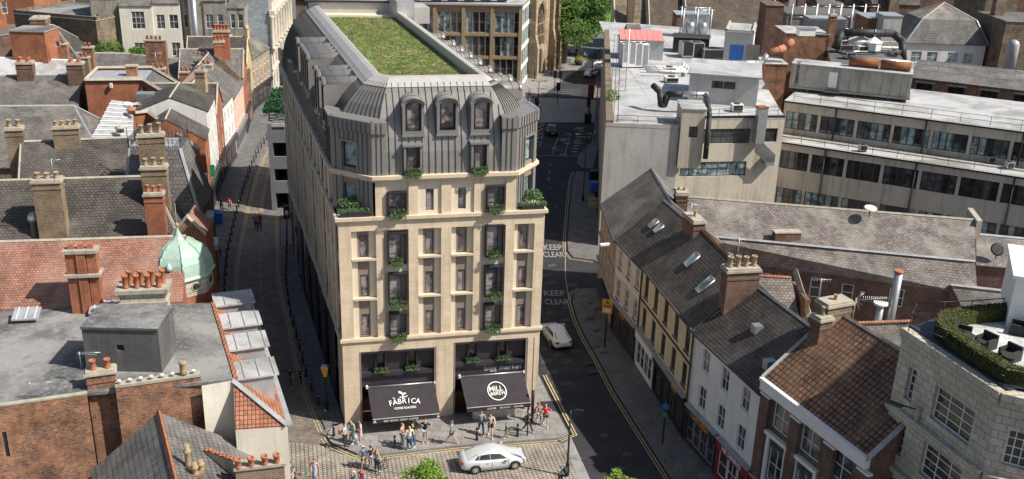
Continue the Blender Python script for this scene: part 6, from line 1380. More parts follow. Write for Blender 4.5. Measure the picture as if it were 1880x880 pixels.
for dx,dy in ((2.4,-2.4),(-1.6,-1.2),(.4,3)): m.tube(p+Vector((0,0,3)),p+Vector((dx,dy,0)),.02,iron,n=4)
m.build('guy_wire',tt)
tt=thing('roof_edge_railing','thin rusty railing along the near edge of the white roof','railing',V3(a,zR)); railing(tt,[V3(a+n*.6+u*1.2+V2((.0,0)),zR+.1),V3(b+n*.6,zR+.1)],1.0,2.2,iron,.03,2)
tt=thing('roof_side_railing','thin dark railing along the street side of the white roof','railing',V3(a,zR)); railing(tt,[V3(a+n*.6+u*1.3,zR+.1),V3(e+V2((2.5,-2)),zR+.1)],1.0,4,iron,.03,2)
tt=thing('roof_front_railing','thin dark railing above the beige facade','railing',V3(f0,zR)); railing(tt,[V3(tb_+n*4.6,zR+.1),V3(d2+V2((-.5,1.2)),zR+.1)],1.0,2.4,iron,.03,2)
tt=thing('roof_weed','spindly yellow-green weed on the roof parapet','plant',V3(P2(1126,190,zR),zR)); m=MB(); shrub(m,V3(P2(1124,192,zR),zR+.9),.8,1.5,.9,leaf_d,260,.12,3); m.build('foliage',tt)
# ---- R4: long office with ribbon windows
tt=thing('ribbon_window_office','long beige stepped office block with ribbon windows on three levels, right side','building',V3(P2(1440,186,14),0))
a=P2(1441,186,13.8); b=P2(1900,246,13.8); u=(b-a).normalized(); n=Vector((-u.y,u.x)); b=a+u*38; L=38.0
m=MB()
def zs(px,py,A_,B_): q=PL(px,py,A_,B_); return round((V2(q)-A_).dot(u),2),round(q.z,2)
wA=[]; x=.3
edges=[zs(px,220,a,b)[0] for px in (1450,1521,1531,1612,1622,1704,1716,1800,1812,1880,1895)]
m0=MB()
ztop,zbot=12.6,10.6
def ribbon(A_,z0,z1,cuts,gms,sty=(5,2),d=.2):
    out=[]
    for (c0,c1,ny) in cuts: out.append((c0,c1,z0,z1,(max(1,int(round((c1-c0)/.95))),2)))
    return out
cuts=[]; x=0.3
while x<L-4.4: cuts.append((x,x+3.9,2)); x+=4.15
gl_=[glasst,glassd,glasst,glass]
def rib(A_,B_,z0,z1,zlo,zhi,seed):
    R=random.Random(seed); L_=(B_-A_).length; mm=MB(); ws=[]
    x=.4
    while x<L_-4.2:
        w_=R.choice((3.7,3.9)); k=5
        for j in range(k): ws.append((x+j*w_/k+.002,x+(j+1)*w_/k-.002,z0,z1,(1,2),dark,R.choice((glasst,glassd,glassd,glass,glasst)) if seed!=7 else R.choice((glassd,glassd,glass))))
        x+=w_+.35
    facade(tt,mm,A_,B_,zlo,zhi,ws,render_b,.18,fm=dark); return mm
m1=rib(a,b,10.55,12.65,9.6,13.8,1); m1.build('wall',tt)
m=MB(); m.slab([V3(p,13.95) for p in (a-n*.35,b-n*.35,b+n*16,a+n*16)],.2,wroof,black); m.build('roof',tt)
tier=3.6; a2=a-n*tier; b2=b-n*tier
m1=rib(a2,b2,6.6,8.8,4.4,9.7,7); m1.build('wall',tt); 
m=MB(); m.slab([V3(p,9.85) for p in (a2-n*.35,b2-n*.35,b2+n*tier,a2+n*tier)],.2,wroof,black); m.box(V3(a2+n*tier-n*.06,9.87),u*L,n*.05,.55,corr); m.box(V3(a2+n*(tier-1.6),9.86),u*L,n*.7,.12,corr); m.build('terrace_roof',tt)
m1=rib(a2+n*.01,b2+n*.01,2.0,4.2,0,4.41,3); m1.build('wall',tt)
m=MB()
for k in range(int(L/10)+1):
    m=MB(); m.tube(V3(a+u*(6.1+k*10)-n*.12,9.9),V3(a+u*(6.1+k*10)-n*.12,13.7),.09,iron,n=6); m.build('drainpipe',tt); m=MB(); m.tube(V3(a2+u*(6.1+k*10)-n*.12,0),V3(a2+u*(6.1+k*10)-n*.12,9.6),.09,iron,n=6); m.build('drainpipe',tt)
m=MB(); m.poly([V3(a2,0),V3(a2,9.7),V3(a2+n*tier,9.7),V3(a2+n*tier,0)],render_b); m.poly([V3(a,9),V3(a,13.8),V3(a+n*16,13.8),V3(a+n*16,9)],render_b); m.build('end_wall',tt)
r1=thing('upper_roof_railing','thin railing along the top roof edge of the ribbon-window office','railing',V3(a,14)); railing(r1,[V3(a+u*1+n*.2,13.95),V3(b+n*.2,13.95)],1.1,3,iron,.03,2)
r1=thing('terrace_roof_railing','thin railing along the lower terrace of the ribbon-window office','railing',V3(a2,10)); railing(r1,[V3(a2+u*.5+n*.1,9.86),V3(b2+n*.1,9.86)],1.0,2.6,iron,.03,2)
for i,(x,y) in enumerate(((1583,278),(1817,300),(1852,310))): acunit(x,y,9.9,.9,.6,.8,['small box unit on the office terrace, leftmost of three','small box unit on the office terrace, middle of three','small box unit on the office terrace, rightmost of three'][i],1,steel)
# corrugated roof container with rusty cylinders
ca=P2(1448,163,14.2); cb=P2(1668,186,14.2); uc=(cb-ca).normalized(); nc=Vector((-uc.y,uc.x)); Lc=(cb-ca).length
tt=thing('corrugated_plant_room','long stained corrugated plant room raised on the office roof','plant room',V3(ca,14)); m=MB(); m.box(V3(ca,14.6),uc*Lc,nc*3.2,2.7,corr)
for k in range(int(Lc/.32)): m.box(V3(ca+uc*(k*.32)-nc*.07,14.7),uc*.15,nc*.068,2.55,corr)
m.box(V3(ca-nc*.15,14.35),uc*(Lc+.1),nc*3.3,.25,zinc)
for k in range(8): m.box(V3(ca+uc*(k*1.9+.2),13.95),uc*.3,nc*3,.4,iron)
m.build('corrugated_wall',tt); m=MB(); m.slab([V3(p,17.45) for p in (ca-nc*.2,cb-nc*.2,cb+nc*3.3,ca+nc*3.3)],.14,wroof,corr); m.build('roof',tt)
text_mesh('vertical_lettering','CEMENTONE',tt,V3(ca+uc*1.0-nc*.10,14.8),(0,0,1),V3(-uc,0),.5,navy,'LEFT',.01,.01)
m=MB(); m.box(V3(ca+uc*4.6-nc*.12,14.9),uc*1.0,nc*.1,1.9,white); m.box(V3(ca+uc*4.2-nc*1.1,14.4),uc*1.8,nc*1.0,.1,iron); m.build('door',tt)
tt2=thing('rusty_tank_pair','pair of rusty brown cylinders lying on the corrugated plant room','tank',V3(ca+uc*6.5,17.5)); 
for k in (0,1): m=MB(); q=V3(ca+uc*(6.6+k*3.7)+nc*1.6,18.05); m.tube(q,q+V3(uc*3.45,0),.55,rust,n=16); m.build('tank',tt2)
m=MB(); q=V3(ca+uc*6.6+nc*2.9,18.2); m.tube(q,q+V3(uc*7,0),.35,silver,n=12); m.build('pipe',tt2)
# long slate roofs behind the row
def slopeblock(name,label,rpx,zr_,fpx,ze_,back_h,roofm,wallm,wins=(),over=.15,rid=lead,walls=True,fm=None,backd=3.5,group=None):
    r0=P2(*rpx[0],zr_);r1=P2(*rpx[1],zr_);e0=P2(*fpx[0],ze_);e1=P2(*fpx[1],ze_); t=thing(name,label,'building',V3(e0,0),group); u=(e1-e0).normalized(); nn=Vector((-u.y,u.x)); m=MB()
    facade(t,m,e0,e1,0,ze_-.05,wins,wallm,.12,fm=fm,gm=glassd)
    b0=r0+nn*backd;b1=r1+nn*backd; m.poly([V3(e1,0),V3(b1,0),V3(b1,back_h),V3(r1,zr_-.05),V3(e1,ze_-.05)],wallm); m.poly([V3(b0,0),V3(e0,0),V3(e0,ze_-.05),V3(r0,zr_-.05),V3(b0,back_h)],wallm); m.wall(b1,b0,0,back_h,[],wallm); m.build('wall',t)
    m=MB(); d0=(V3(e0,ze_)-V3(r0,zr_)).normalized()*over; m.slab([V3(e0,ze_+.1)+d0,V3(e1,ze_+.1)+d0,V3(r1,zr_+.1),V3(r0,zr_+.1)],.12,roofm); m.slab([V3(r0,zr_+.1),V3(r1,zr_+.1),V3(b1,back_h+.1),V3(b0,back_h+.1)],.12,roofm); rf=m.build('roof',t); m=MB(); ridge_bar(m,V3(r0,zr_+.14),V3(r1,zr_+.14),rid); m.build('ridge',rf); return t
t=slopeblock('long_mossy_slate_building','long pale mottled slate roof running below the ribbon-window office',((1246,362),(1790,406)),10.8,((1256,428),(1790,478)),8.6,8.4,slatel,brickd,rid=stonecap)
m=MB(); m.box(V3(P2(1787,440,9.3),8.5),V2((.5,0)),V2((.6,3.6)),2.6,stonecap); m.build('party_wall',t)
t2=slopeblock('right_slate_building','continuation of the mottled slate roof with a black satellite dish, right edge',((1792,432),(1960,448)),9.6,((1792,486),(1960,500)),7.9,8,slatel,brickd)
def dish(px,py,z,r,m_,label,tilt=(0,-1,.6)):
    p=V3(P2(px,py,z),z); t=thing('satellite_dish',label,'satellite dish',p-Vector((0,0,.8)),'roof dishes'); d=Vector(tilt).normalized(); m=MB(); m.tube(p,p+d*.06,r,m_,r*.8,16); m.build('dish',t); m=MB(); m.tube(p-Vector((0,0,.9)),p,.05,iron,n=6); m.tube(p,p+d*.5-Vector((0,0,.2)),.02,iron,n=5); m.build('arm',t)
dish(1831,458,9.4,.6,black,'black satellite dish on the right-hand slate roof'); dish(1289,408,9.7,.42,black,'small black vent dish on the long mottled slate roof',(0,-.5,1)); dish(1598,382,11.6,.6,white,'flat white dish on the ridge of the long slate roof',(0,-.2,1))
m=MB(); q=P2(1444,432,9.2); t=thing('mossy_stack','low mossy chimney stack on the long slate roof','chimney',V3(q,8)); m.cbox(V3(q,8.2),2.4,.8,1.3,brickd,.12); m.cbox(V3(q,9.5),2.5,.9,.12,stonecap,.12); m.build('stack',t)
wb=[]
t=slopeblock('brick_rear_building','dark brick rear wall with white sash windows under a long pale slate slope',((1262,432),(1790,482)),8.7,((1300,474),(1792,540)),6.6,6.5,slatel,brickd,[(x,x+w_,z0,z0+h_,(1,2)) for x,w_,z0,h_ in ((9.2,1.0,4.2,1.9),(11.9,1.0,4.3,1.6),(15.9,1.2,4.4,1.7),(6.3,.8,5.0,.9),(4.9,.8,5.0,.9))],fm=white)
t=slopeblock('right_lower_slate_building','lower mottled slate roof in front of the rear wall, by the roof terrace',((1745,525),(1860,538)),7.2,((1768,570),(1860,580)),5.4,5.4,slatel,brickd)
for i,(x,y,h,r,cap) in enumerate(((1634,590,4.6,.36,terrac),(1611,592,1.7,.32,white))):
    p=V3(P2(x,y,3.6),3.6); tt=thing('flue_pipe',['tall steel flue pipe with an orange cap in front of the brick wall','short steel flue pipe with a round white cap'][i],'flue',p,'steel flues'); m=MB(); m.tube(p-Vector((0,0,3)),p+Vector((0,0,h)),r,steel,n=14); m.build('pipe',tt); m=MB(); m.tube(p+Vector((0,0,h)),p+Vector((0,0,h+.2)),r*(1.15 if i==0 else 1.9),cap,n=14); m.build('cap',tt)
p=V3(P2(1563,600,5),4.4); tt=thing('tv_aerial','grey television aerial with a coiled boom before the brick wall','aerial',p); m=MB(); m.tube(p,p+Vector((0,0,3.2)),.04,steel,n=6); m.tube(p+Vector((0,0,3)),p+Vector((2.6,.2,3.2)),.04,steel,n=6)
for k in range(12): m.tube(p+Vector((.6+k*.17,0,2.85)),p+Vector((.6+k*.17,.1,3.35)),.02,steel,n=4)
for s_ in (-1,1): m.tube(p+Vector((0,0,3)),p+Vector((.4,0,3+.8*s_)),.03,steel,n=5); m.tube(p+Vector((.1,.0,3)),p+Vector((.7,.3,3+.6*s_)),.03,steel,n=5)
m.build('antenna',tt)
slopeblock('small_slate_outbuilding','small pale slate roof with a red ridge between the street row and the brick wall',((1390,508),(1452,512)),9.4,((1380,590),(1470,590)),6.6,6.5,slatel,brickd,rid=redt2,backd=1.5)
slopeblock('rear_slate_extension','pale slate lean-to roof with a red ridge beside the pantiled building',((1560,596),(1672,592)),9.6,((1560,668),(1672,668)),6.4,6.0,slatel,brickd,rid=redt2,backd=1.2)
m=MB(); q0=P2(1457,492,9.8); t=thing('coped_gable_wall','narrow stone-coped gable wall standing over the small slate roof','wall',V3(q0,0)); m.box(V3(q0,0),V2((.4,0)),V2((.2,-3.6)),8.6,brickd); ridge_bar(m,V3(q0+V2((.2,0)),9.6),V3(q0+V2((.5,-4.2)),7.6),stonecap,.5,.3); m.build('gable',t)
slopeblock('felt_roofed_extension','greenish flat-pitched extension roof behind the cream building',((1290,455),(1345,470)),9.4,((1300,500),(1340,520)),8.2,8,felt,brickd,backd=1.2)
# ============================================================ FAR BACKGROUND
# glass and stone office
a=P2(690,4,15.6); b=P2(957,9,15.6); u=(b-a).normalized(); n=Vector((-u.y,u.x)); b=V2(b); a=b-u*36; 
bronze=mat_plain('bronze_stone_panel',(.27,.20,.115),.15,1,.7)
tt=thing('glass_fronted_office','modern office with bronze stone grid and mirrored glass behind the planted roof','building',V3(a,0)); m=MB(); R=random.Random(2)
ws=[]; 
for z0,z1 in ((10.6,14.2),(6.4,9.9),(2.4,5.8)):
    for k in range(7):
        for j in range(4): ws.append((36-(k+1)*5.1+.5+j*1.15,36-(k+1)*5.1+.5+j*1.15+1.1,z0,z1,(1,2),steel,R.choice((glasst,glasst,glassd,glass))))
facade(tt,m,a,b,0,15.5,[w_ for w_ in ws if w_[0]>0],bronze,.35)
sd_=V2((.145,1)).normalized(); c=b+sd_*24; ws=[]; 
for z0,z1 in ((11.4,14.3),(7.8,10.6),(4.2,7.0),(.8,3.4)):
    for k in range(10): ws.append((.4+k*2.35,.4+k*2.35+2.1,z0,z1,(2,2),steel,R.choice((glasst,glasst,glass))))
facade(tt,m,b,c,0,15.5,ws,render_w,.15); m.wall(c,c+u*-36,0,15.5,[],bronze); m.build('wall',tt)
m=MB(); m.slab([V3(p,15.7) for p in (a-n*.5,b-n*.5+u*.3,c+u*.3,c-u*36)],.3,wroof,silver); m.build('roof',tt)
m=MB()
for k in range(8): m.box(V3(b-u*(k*5.1+.35)-n*.3,0),u*.6,n*.297,15.3,bronze)
for z in (10.0,5.9): m.box(V3(a-n*.2,z),u*36,n*.197,.55,bronze)
m.build('stone_grid',tt)
for i in range(5): acunit(790+i*30,2,15.8,4,2.5,1.6,['blue-grey air unit on the glass office roof, 1st from the left','blue-grey air unit on the glass office roof, 2nd from the left','blue-grey air unit on the glass office roof, 3rd from the left','blue-grey air unit on the glass office roof, 4th from the left','blue-grey air unit on the glass office roof, rightmost'][i],2,lead)
# church
a=V2(G(973,145,0)); b=V2(G(1017,125,0)); c=V2(G(1036,116,0)); u=(b-a).normalized(); n=Vector((-u.y,u.x)); L=(b-a).length
tt=thing('stone_church','golden sandstone church front with a tall traceried arched window and arched doorway','church',V3(a,0)); m=MB()
m.wall(a,b,0,26,[],sandst); m.wall(b,c,0,11,[],sandst); m.wall(c,c+n*20,0,11,[],sandst); m.wall(a+n*25,a,0,26,[],sandst); m.wall(b,b+n*20,11,26,[],sandst); m.poly([V3(b,11),V3(c,11),V3(c+n*18,14),V3(b+n*18,14)],slateg); m.poly([V3(p,26) for p in (a,b,b+n*20,a+n*20)],slateg); m.build('wall',tt)
def arch(A,u,n,s,z0,w_,h,name,mul,frm=sandst,inner=None,rec=.35):
    K=8; r=w_/2; P=lambda x,z,d=0: V3(V2(A)+u*(s+x)-n*d,z0+z); sp=h-r*1.5
    arc=[(-r+ (2*r)*k/K, 0) for k in range(K+1)]
    outer=[]; 
    for k in range(K+1):
        f=k/K; x=-r+2*r*f; xx=abs(x)/r; z=sp+r*1.5*math.sqrt(max(0,1-xx**1.6)); outer.append((x,z))
    m=MB(); m.poly([P(-r,0,.02)]+[P(r,0,.02)]+[P(x,z,.02) for x,z in outer[::-1]],inner or glassd)
    o=m.build(name,tt); m=MB(); pts=[(-r,0)]+outer+[(r,0)]
    for (x0,z0_),(x1,z1_) in zip(pts,pts[1:]):
        k=1.18; a0,a1=P(x0,z0_,.03),P(x1,z1_,.03); b0,b1=P(x0*k,z0_*1.06,.28),P(x1*k,z1_*1.06,.28); m.poly([a0,b0,b1,a1],frm); m.poly([b0,P(x0*k*1.04,z0_*1.07,0),P(x1*k*1.04,z1_*1.07,0),b1],frm)
    for j in range(1,mul): x=-r+2*r*j/mul; m.box(P(x-.09,0,.12),u*.18,n*.1,sp+r*.9*(1-abs(x)/r),frm)
    if mul>1:
        for zz in (h*.22,h*.5): m.box(P(-r,zz,.11),u*w_,n*.08,.16,frm)
    m.build('tracery',o); return o
arch(a,u,n,L*.36,6.0,3.6,8.0,'arched_window',5); arch(a,u,n,L*.33,0.2,2.6,4.8,'arched_doorway',1,inner=dark); arch(b,(c-b).normalized(),Vector((-(c-b).normalized().y,(c-b).normalized().x)),(c-b).length*.45,3.5,1.1,4.2,'arched_window',1); arch(a,u,n,L*.45,16.8,1.4,4,'arched_window',2)
m=MB()
for s_ in (0,L*.72,L-.6): m.box(V3(a+u*s_-n*.8,0),u*.9,n*.797,16 if s_ else 24,sandst); m.slab([V3(a+u*s_-n*1.4,6),V3(a+u*(s_+.9)-n*1.4,6),V3(a+u*(s_+.9)-n*.79,8.5),V3(a+u*s_-n*.79,8.5)],6.0,sandst)
uu=(c-b).normalized(); nn=Vector((-uu.y,uu.x)); m.box(V3(c-uu*.9-nn*.6,0),uu*.9,nn*.597,9.5,sandst); m.box(V3(a-n*.15,15.2),u*L,n*.147,.4,sandst); m.build('buttress',tt)
# tree by the church, distant planting
tree('large_street_tree','large leafy green tree on the pavement beyond the church',G(1058,117,.1),15,7.4,leaf_d,15000,.27,.4,seed=5,z0=0)
tree('far_tree','smaller tree partly hidden behind the large one',V2((20,262)),11,5,leaf_d,3500,.3,.3,seed=8)
g2=MB(); g2.poly([V3(p,.03) for p in (V2((16,248)),V2((42,248)),V2((46,300)),V2((14,300)))],mat_plain('lawn',(.10,.20,.03),.2,1,.9)); struct('lawn',g2)
# stone roofs and walls behind the white roof
def pblock(name,label,x0,y0,x1,y1,Yd,dep,wallm,roofm,wins=(),zlo=0,slope=None,hipr=None,fm=None,slant=0.0,side=(),cop=None):
    """block whose front lies in the plane Y=Yd; px rect gives left/right and top of the wall (y0)"""
    A=V2((0,Yd)); B=V2((1,Yd+slant)); l=PL(x0,y0,A,B); r=PL(x1,y0,A,B); z=max(l.z,1) ; a=V2(l);b=V2(r); t,u,n=fblock(name,label,a,b,dep,z,wallm,roofm,wins,side=side,fm=fm)
    if slope:
        up_,bk=slope; L=(b-a).length; h0=hipr or 0; m=MB(); A_,B_,C_,D_=V3(a-n*.2,z+.14),V3(b-n*.2,z+.14),V3(b+n*dep,z+.14),V3(a+n*dep,z+.14); H0=V3(a+n*bk+u*h0,z+up_);H1=V3(b+n*bk-u*h0,z+up_)
        m.slab([A_,B_,H1,H0],.12,roofm); m.slab([C_,D_,H0,H1],.12,roofm)
        if h0: m.slab([B_,C_,H1],.12,roofm); m.slab([D_,A_,H0],.12,roofm)
        else: m.poly([V3(b,z),V3(b+n*dep,z),H1],wallm); m.poly([V3(a+n*dep,z),V3(a,z),H0],wallm)
        rf=m.build('pitched_roof',t); m=MB(); ridge_bar(m,H0,H1,stonecap)
        m.build('ridge',rf)
        if cop: 
            for (p,q) in ((A_,H0),(B_,H1)): m=MB(); ridge_bar(m,p,q+Vector((0,0,.1)),cop,.8,.5); m.build('coping',rf)
    return t
brs=mat_brick('brown_stone_slate',(.055,.042,.034),(.085,.066,.052),(.05,.038,.03),.4,.3,.02,.85,patch=(.20,.165,.09),pc=.4,dark=(.05,.04,.033))
pblock('mossy_stone_hall','steep dark mossy stone roof directly right of the tree',1128,88,1190,88,186,10,sandd,sandd,slope=(9,8),cop=stonecap,slant=0.02)
pblock('brown_gabled_hall','brown stone-slated gable with pale coping, centre of the skyline roofs',1192,74,1262,74,186,14,brickd,brs,slope=(8.5,9),cop=stonecap)
pblock('large_brown_slate_hall','large brown stone-slated roof with a pale mossy patch, behind the white plant house',1262,82,1432,84,184,16,brickd,brs,[(20.5,22,8,9.6,(2,2)),(18.3,19.8,8,9.6,(2,2))],slope=(9.5,11),fm=white,cop=stonecap)
pblock('red_gantry_block','shadowed red brick recess with a steel gantry above, top centre',1243,28,1304,28,181,5,brick,lead)
t=thing('scaffold_gantry','grey wrapped steel cooling gantry on legs in front of the red recess','gantry',V3((32,172),0)); g0=P2(1252,68,14); m=MB(); gb=V3(g0,13)
for dx in (0,2.2,4.4): 
    for dy in (0,2.5): m.tube(gb+Vector((dx,dy,-2)),gb+Vector((dx,dy,5.5)),.1,steel,n=6)
for z in (1.2,5.3): 
    for dy in (0,2.5): m.tube(gb+Vector((-.3,dy,z)),gb+Vector((4.8,dy,z)),.1,steel,n=6)
m.build('frame',t); m=MB(); m.box(gb+Vector((.2,.3,1.4)),(4.0,0),(0,1.9),3.2,silver); m.lathe(gb+Vector((1.2,0,1.6)),[(.6,0),(.7,1.2),(.5,1.8)],steel,12); m.lathe(gb+Vector((3.2,0,1.6)),[(.6,0),(.7,1.2),(.5,1.8)],steel,12); m.build('cooler',t)
pblock('red_shed_wall','red brick shed end with a pale side slope behind the red cabin roof',1152,66,1178,66,162,6,brick,slateg,slope=(1.5,3))
pblock('low_stone_shed','low brown stone shed behind the street parapet',1122,70,1150,70,168,8,sandd,slateg)
t=pblock('red_brick_rooftop_block','tall plain red-brown brick block with a pale roof',1444,62,1522,62,150,7,brick,wroof)
chimney(t,V2(PL(1527,60,(0,150),(1,150)))+V2((0,.5)),1.0,1.0,8,19.5,brick,0,1,white,stonecap,.6)
pblock('dark_chimney_block','tall dark brick flue block between the brown hall and the brick block',1408,10,1440,12,168,5,brickd,brickd)
pblock('stepped_brick_terrace','stepped brick terrace below the brick block, right of the plant house',1404,118,1446,118,146,6,brick,wroof)
pblock('scaffolded_block','pale scaffolded block with hanging sheets, top right',1446,26,1595,32,176,9,oldrend,felt,[(k*3.0+1,k*3.0+2.6,10,12.4,(2,3)) for k in range(7)])
t=thing('louvred_cooling_unit','blue-grey louvred cooling unit behind the red-brown brick block','air unit',V3(P2(1510,50,15),14)); q=V3(P2(1512,52,16),15.2); m=MB(); m.cbox(q,6,3,2.6,lead,.05)
for k in range(6): m.cbox(q+Vector((0,-.05,.3+k*.4)),6.1,3.1,.1,zincd,.05)
m.build('casing',t)
t=pblock('grey_plant_block','grey clad plant block with a brick side, right of the cooling unit',1592,34,1640,34,160,6,brick,silver); 
t=pblock('grey_lift_tower','plain grey rendered lift tower above the plant',1624,30,1658,30,157,4,render_g,silver)
q=V3(P2(1545,92,15.2),15); duct('big_black_duct','big black curved duct arching over the rooftop plant',[q+Vector((-1,0,.5)),q+Vector((0,1,2.6)),q+Vector((7.6,1.5,2.6)),q+Vector((9.0,1,1.6)),q+Vector((9.2,0,-1))],.55,blackm)
for i,(x,y,s_) in enumerate(((1577,88,1.6),(1602,92,1.2))):
    p=V3(P2(x,y,15.2),15.2); t=thing('roof_lantern',['white octagonal roof lantern, larger of the two','white octagonal roof lantern, smaller of the two'][i],'roof lantern',p,'roof lanterns'); m=MB(); m.lathe(p,[(s_,0),(s_,1.1),(s_*1.1,1.15),(.1,1.9)],white,8,0,False); m.tube(p+Vector((0,0,1.8)),p+Vector((0,0,3)),.05,white,n=6); m.build('lantern',t)
pl=fblock('middle_plant_roof','low grey flat roof carrying lanterns, pipes and ducts',P2(1528,118,14.6),P2(1668,128,14.6),14,14.6,brick,felt)
R=random.Random(11)
for i in range(14):
    x=1535+R.random()*110; y=80+R.random()*30; acunit(x,y,14.8,R.uniform(.8,2.2),R.uniform(.8,1.5),R.uniform(.6,1.5),'small grey box among the rooftop plant clutter behind the corrugated plant room',1,R.choice((steel,white,lead,zinc)),group='rooftop clutter')
for i in range(6):
    q=V3(P2(1540,78+i*6,14.8),15+.1*i); duct('plant_pipe','thin grey pipe among the rooftop plant clutter',[q,q+Vector((R.uniform(4,9),.4,0))],.12,R.choice((steel,iron,white)),'rooftop clutter pipes')
# brick range with pale lintels behind the white roof
A=V2((0,139)); B=V2((1,138.9)); l=PL(1670,143,A,B); r=PL(1905,172,A,B); ws=[]; Lr=(V2(r)-V2(l)).length
for k in range(7): ws.append((1.0+k*4.0,3.0+k*4.0,l.z-1.7,l.z-.5,(3,2)))
a=V2(l);b=V2(r)+V2((0,-7)); t,u,n=fblock('brick_office_range','low orange brick range with broad dark windows under pale lintels, right',a,b,5,l.z,brick,felt,ws,fm=dark,gm=glassd)
m=MB(); m.slab([V3(a-n*.4,l.z+.14),V3(b-n*.4,l.z+.14),V3(b+n*7,l.z+1.4),V3(a+n*7,l.z+1.4)],.15,slateg)
for q in ws: m.box(V3(a+u*(q[0]-.2)-n*.05,q[3]),u*(q[1]-q[0]+.4),n*.047,.28,stonecap)
m.build('roof_slope',t)
rr=thing('range_railing','thin railings across the sloping roof before the white mansard house','railing',V3(a,l.z)); railing(rr,[V3(a+n*3,l.z+.9),V3(b+n*3,l.z+.9)],1.1,3,steel,.03,2)
# white house with mansard
A=V2((0,158)); B=V2((1,158)); l=PL(1662,92,A,B); r=PL(1808,97,A,B); a=V2(l); b=V2((r.x,158)); zc=PL(1662,80,A,B).z
Lh=(b-a).length; t,u,n=fblock('white_mansard_house','white walled house with four arched windows under a tall grey mansard',a,b,9,zc,render_w,slateg,[(Lh*f,Lh*f+1.7,zc-2.9,zc-1.2,(2,2)) for f in (.08,.28,.54,.74)],fm=white,gm=glasst)
zt_=PL(1700,33,(0,161),(1,161)).z; ap=PL(1738,3,(0,164),(1,164)).z; m=MB(); A4=[a-n*.3-u*.3,b-n*.3+u*.3,b+n*9.3+u*.3,a+n*9.3-u*.3]; T4=[a+n*1.2+u*2.3,b+n*1.2-u*1.6,b+n*7.6-u*1.6,a+n*7.6+u*2.3]; apx=V3((T4[0]+T4[2])/2,ap)
for i in range(4): j=(i+1)%4; m.slab([V3(A4[i],zc+.15),V3(A4[j],zc+.15),V3(T4[j],zt_),V3(T4[i],zt_)],.1,slateg); m.slab([V3(T4[i],zt_+.05),V3(T4[j],zt_+.05),apx],.1,slatel)
mf=m.build('mansard_roof',t); m=MB()
for i in range(4): ridge_bar(m,V3(A4[i],zc+.2),V3(T4[i],zt_+.05),lead,.35,.12); ridge_bar(m,V3(T4[i],zt_+.1),apx+Vector((0,0,.05)),stonecap,.3,.1)
m.build('hip',mf)
pblock('brown_stone_warehouse','tall brown stone warehouse wall with a white window, top right corner',1812,-6,1872,-6,164,12,sandd,slateg,[(6.2,8.0,13.2,15.4,(1,2))],fm=white)
t=pblock('right_brown_stone_block','brown stone block at the very top right with a grey tank before it',1848,40,1960,48,154,10,sandd,slateg)
t=thing('grey_gas_cylinder','upright pale grey cylinder tank, top right','tank',V3(P2(1853,120,14),13)); m=MB(); q=V3(P2(1853,122,14),13.5); m.lathe(q,[(.8,0),(.8,3.6),(.6,4.1),(.2,4.3)],lead,14); m.build('tank',t)
pblock('far_slate_roof_block','grey slate roofs with scaffold poles at the top edge, right of centre',1500,10,1600,14,205,14,brickd,slate,slope=(5,7))
pblock('far_right_roof_block','dark roofs at the top edge left of the white mansard house',1600,8,1690,12,200,12,brickd,slated,slope=(5,6))
pblock('skyline_stone_block','dark stone block at the top edge above the brown halls',1180,-8,1450,-8,225,12,sandd,brs,slope=(4,6))
pblock('skyline_tower_block','brown stone block beside the lawn at the top edge',1140,-20,1182,-20,212,12,sandd,slateg)
pblock('far_street_block','pale far building closing the street above the tree',1100,-10,1150,-4,330,10,sandst,slateg)
pblock('far_backdrop_block','long dark brick block closing the view at the top right edge',1650,-20,2000,-20,235,20,brickd,slated,slope=(6,8))
# far left backdrop
for i,(x0,x1,Yd,y0,wm,rm,lab) in enumerate(((-40,60,235,-12,bricko,slateg,'orange brick backdrop block in the top left corner'),(60,180,250,-14,sandd,slate,'brown stone backdrop block behind the dark warehouse'),(180,330,262,-16,sandst,slate,'sandstone backdrop block behind the tenement backs, left'),(330,470,255,-14,oldrend,slateg,'weathered backdrop block behind the tenement backs, right'),(560,720,300,-8,sandst,slateg,'sandstone backdrop block behind the main building'))):
    pblock('far_building',lab,x0,y0,x1,y0,Yd,14,wm,rm,slope=(4,7))

# chimneys and roof details that stand free over the far right roofs
for i,(x,y,Yd,w_,h_,mm,lab) in enumerate(((1215,10,196,1.8,2.6,brick,'red brick stack on the brown gabled hall'),(1325,22,197,2.2,1.6,brick,'long low brick stack on the large brown slate roof'),(1366,8,197,3.6,1.4,white,'pale roof box on the ridge of the large brown slate roof'),(1470,4,206,1.6,3.0,brickd,'dark stack left of the far slate roofs'),(1556,6,206,1.4,3.2,brickb,'buff stack on the far slate roofs'),(1640,6,200,2.0,3.0,sandd,'stone stack left of the white mansard house'),(1836,0,160,1.6,3.0,sandd,'stone stack on the corner warehouse'),(1158,14,190,1.3,3.4,sandd,'mossy stone stack right of the lawn'))):
    q=PL(x,y,(0,Yd),(1,Yd)); t=thing('roof_stack',lab,'chimney',Vector(q)-Vector((0,0,4)),'stacks over the far right roofs'); m=MB(); m.cbox(Vector(q)-Vector((0,0,6)),w_,1.2,5+h_,mm,.1); m.cbox(Vector(q)+Vector((0,0,h_-1)),w_+.3,1.4,.2,stonecap,.1); so2=m.build('stack',t)
    for k in range(3): m=MB(); m.lathe(Vector(q)+Vector((w_*(k-1)/3,0,h_-.8)),[(.2,0),(.17,.7)],terrab,8); m.build('chimney_pot',so2)
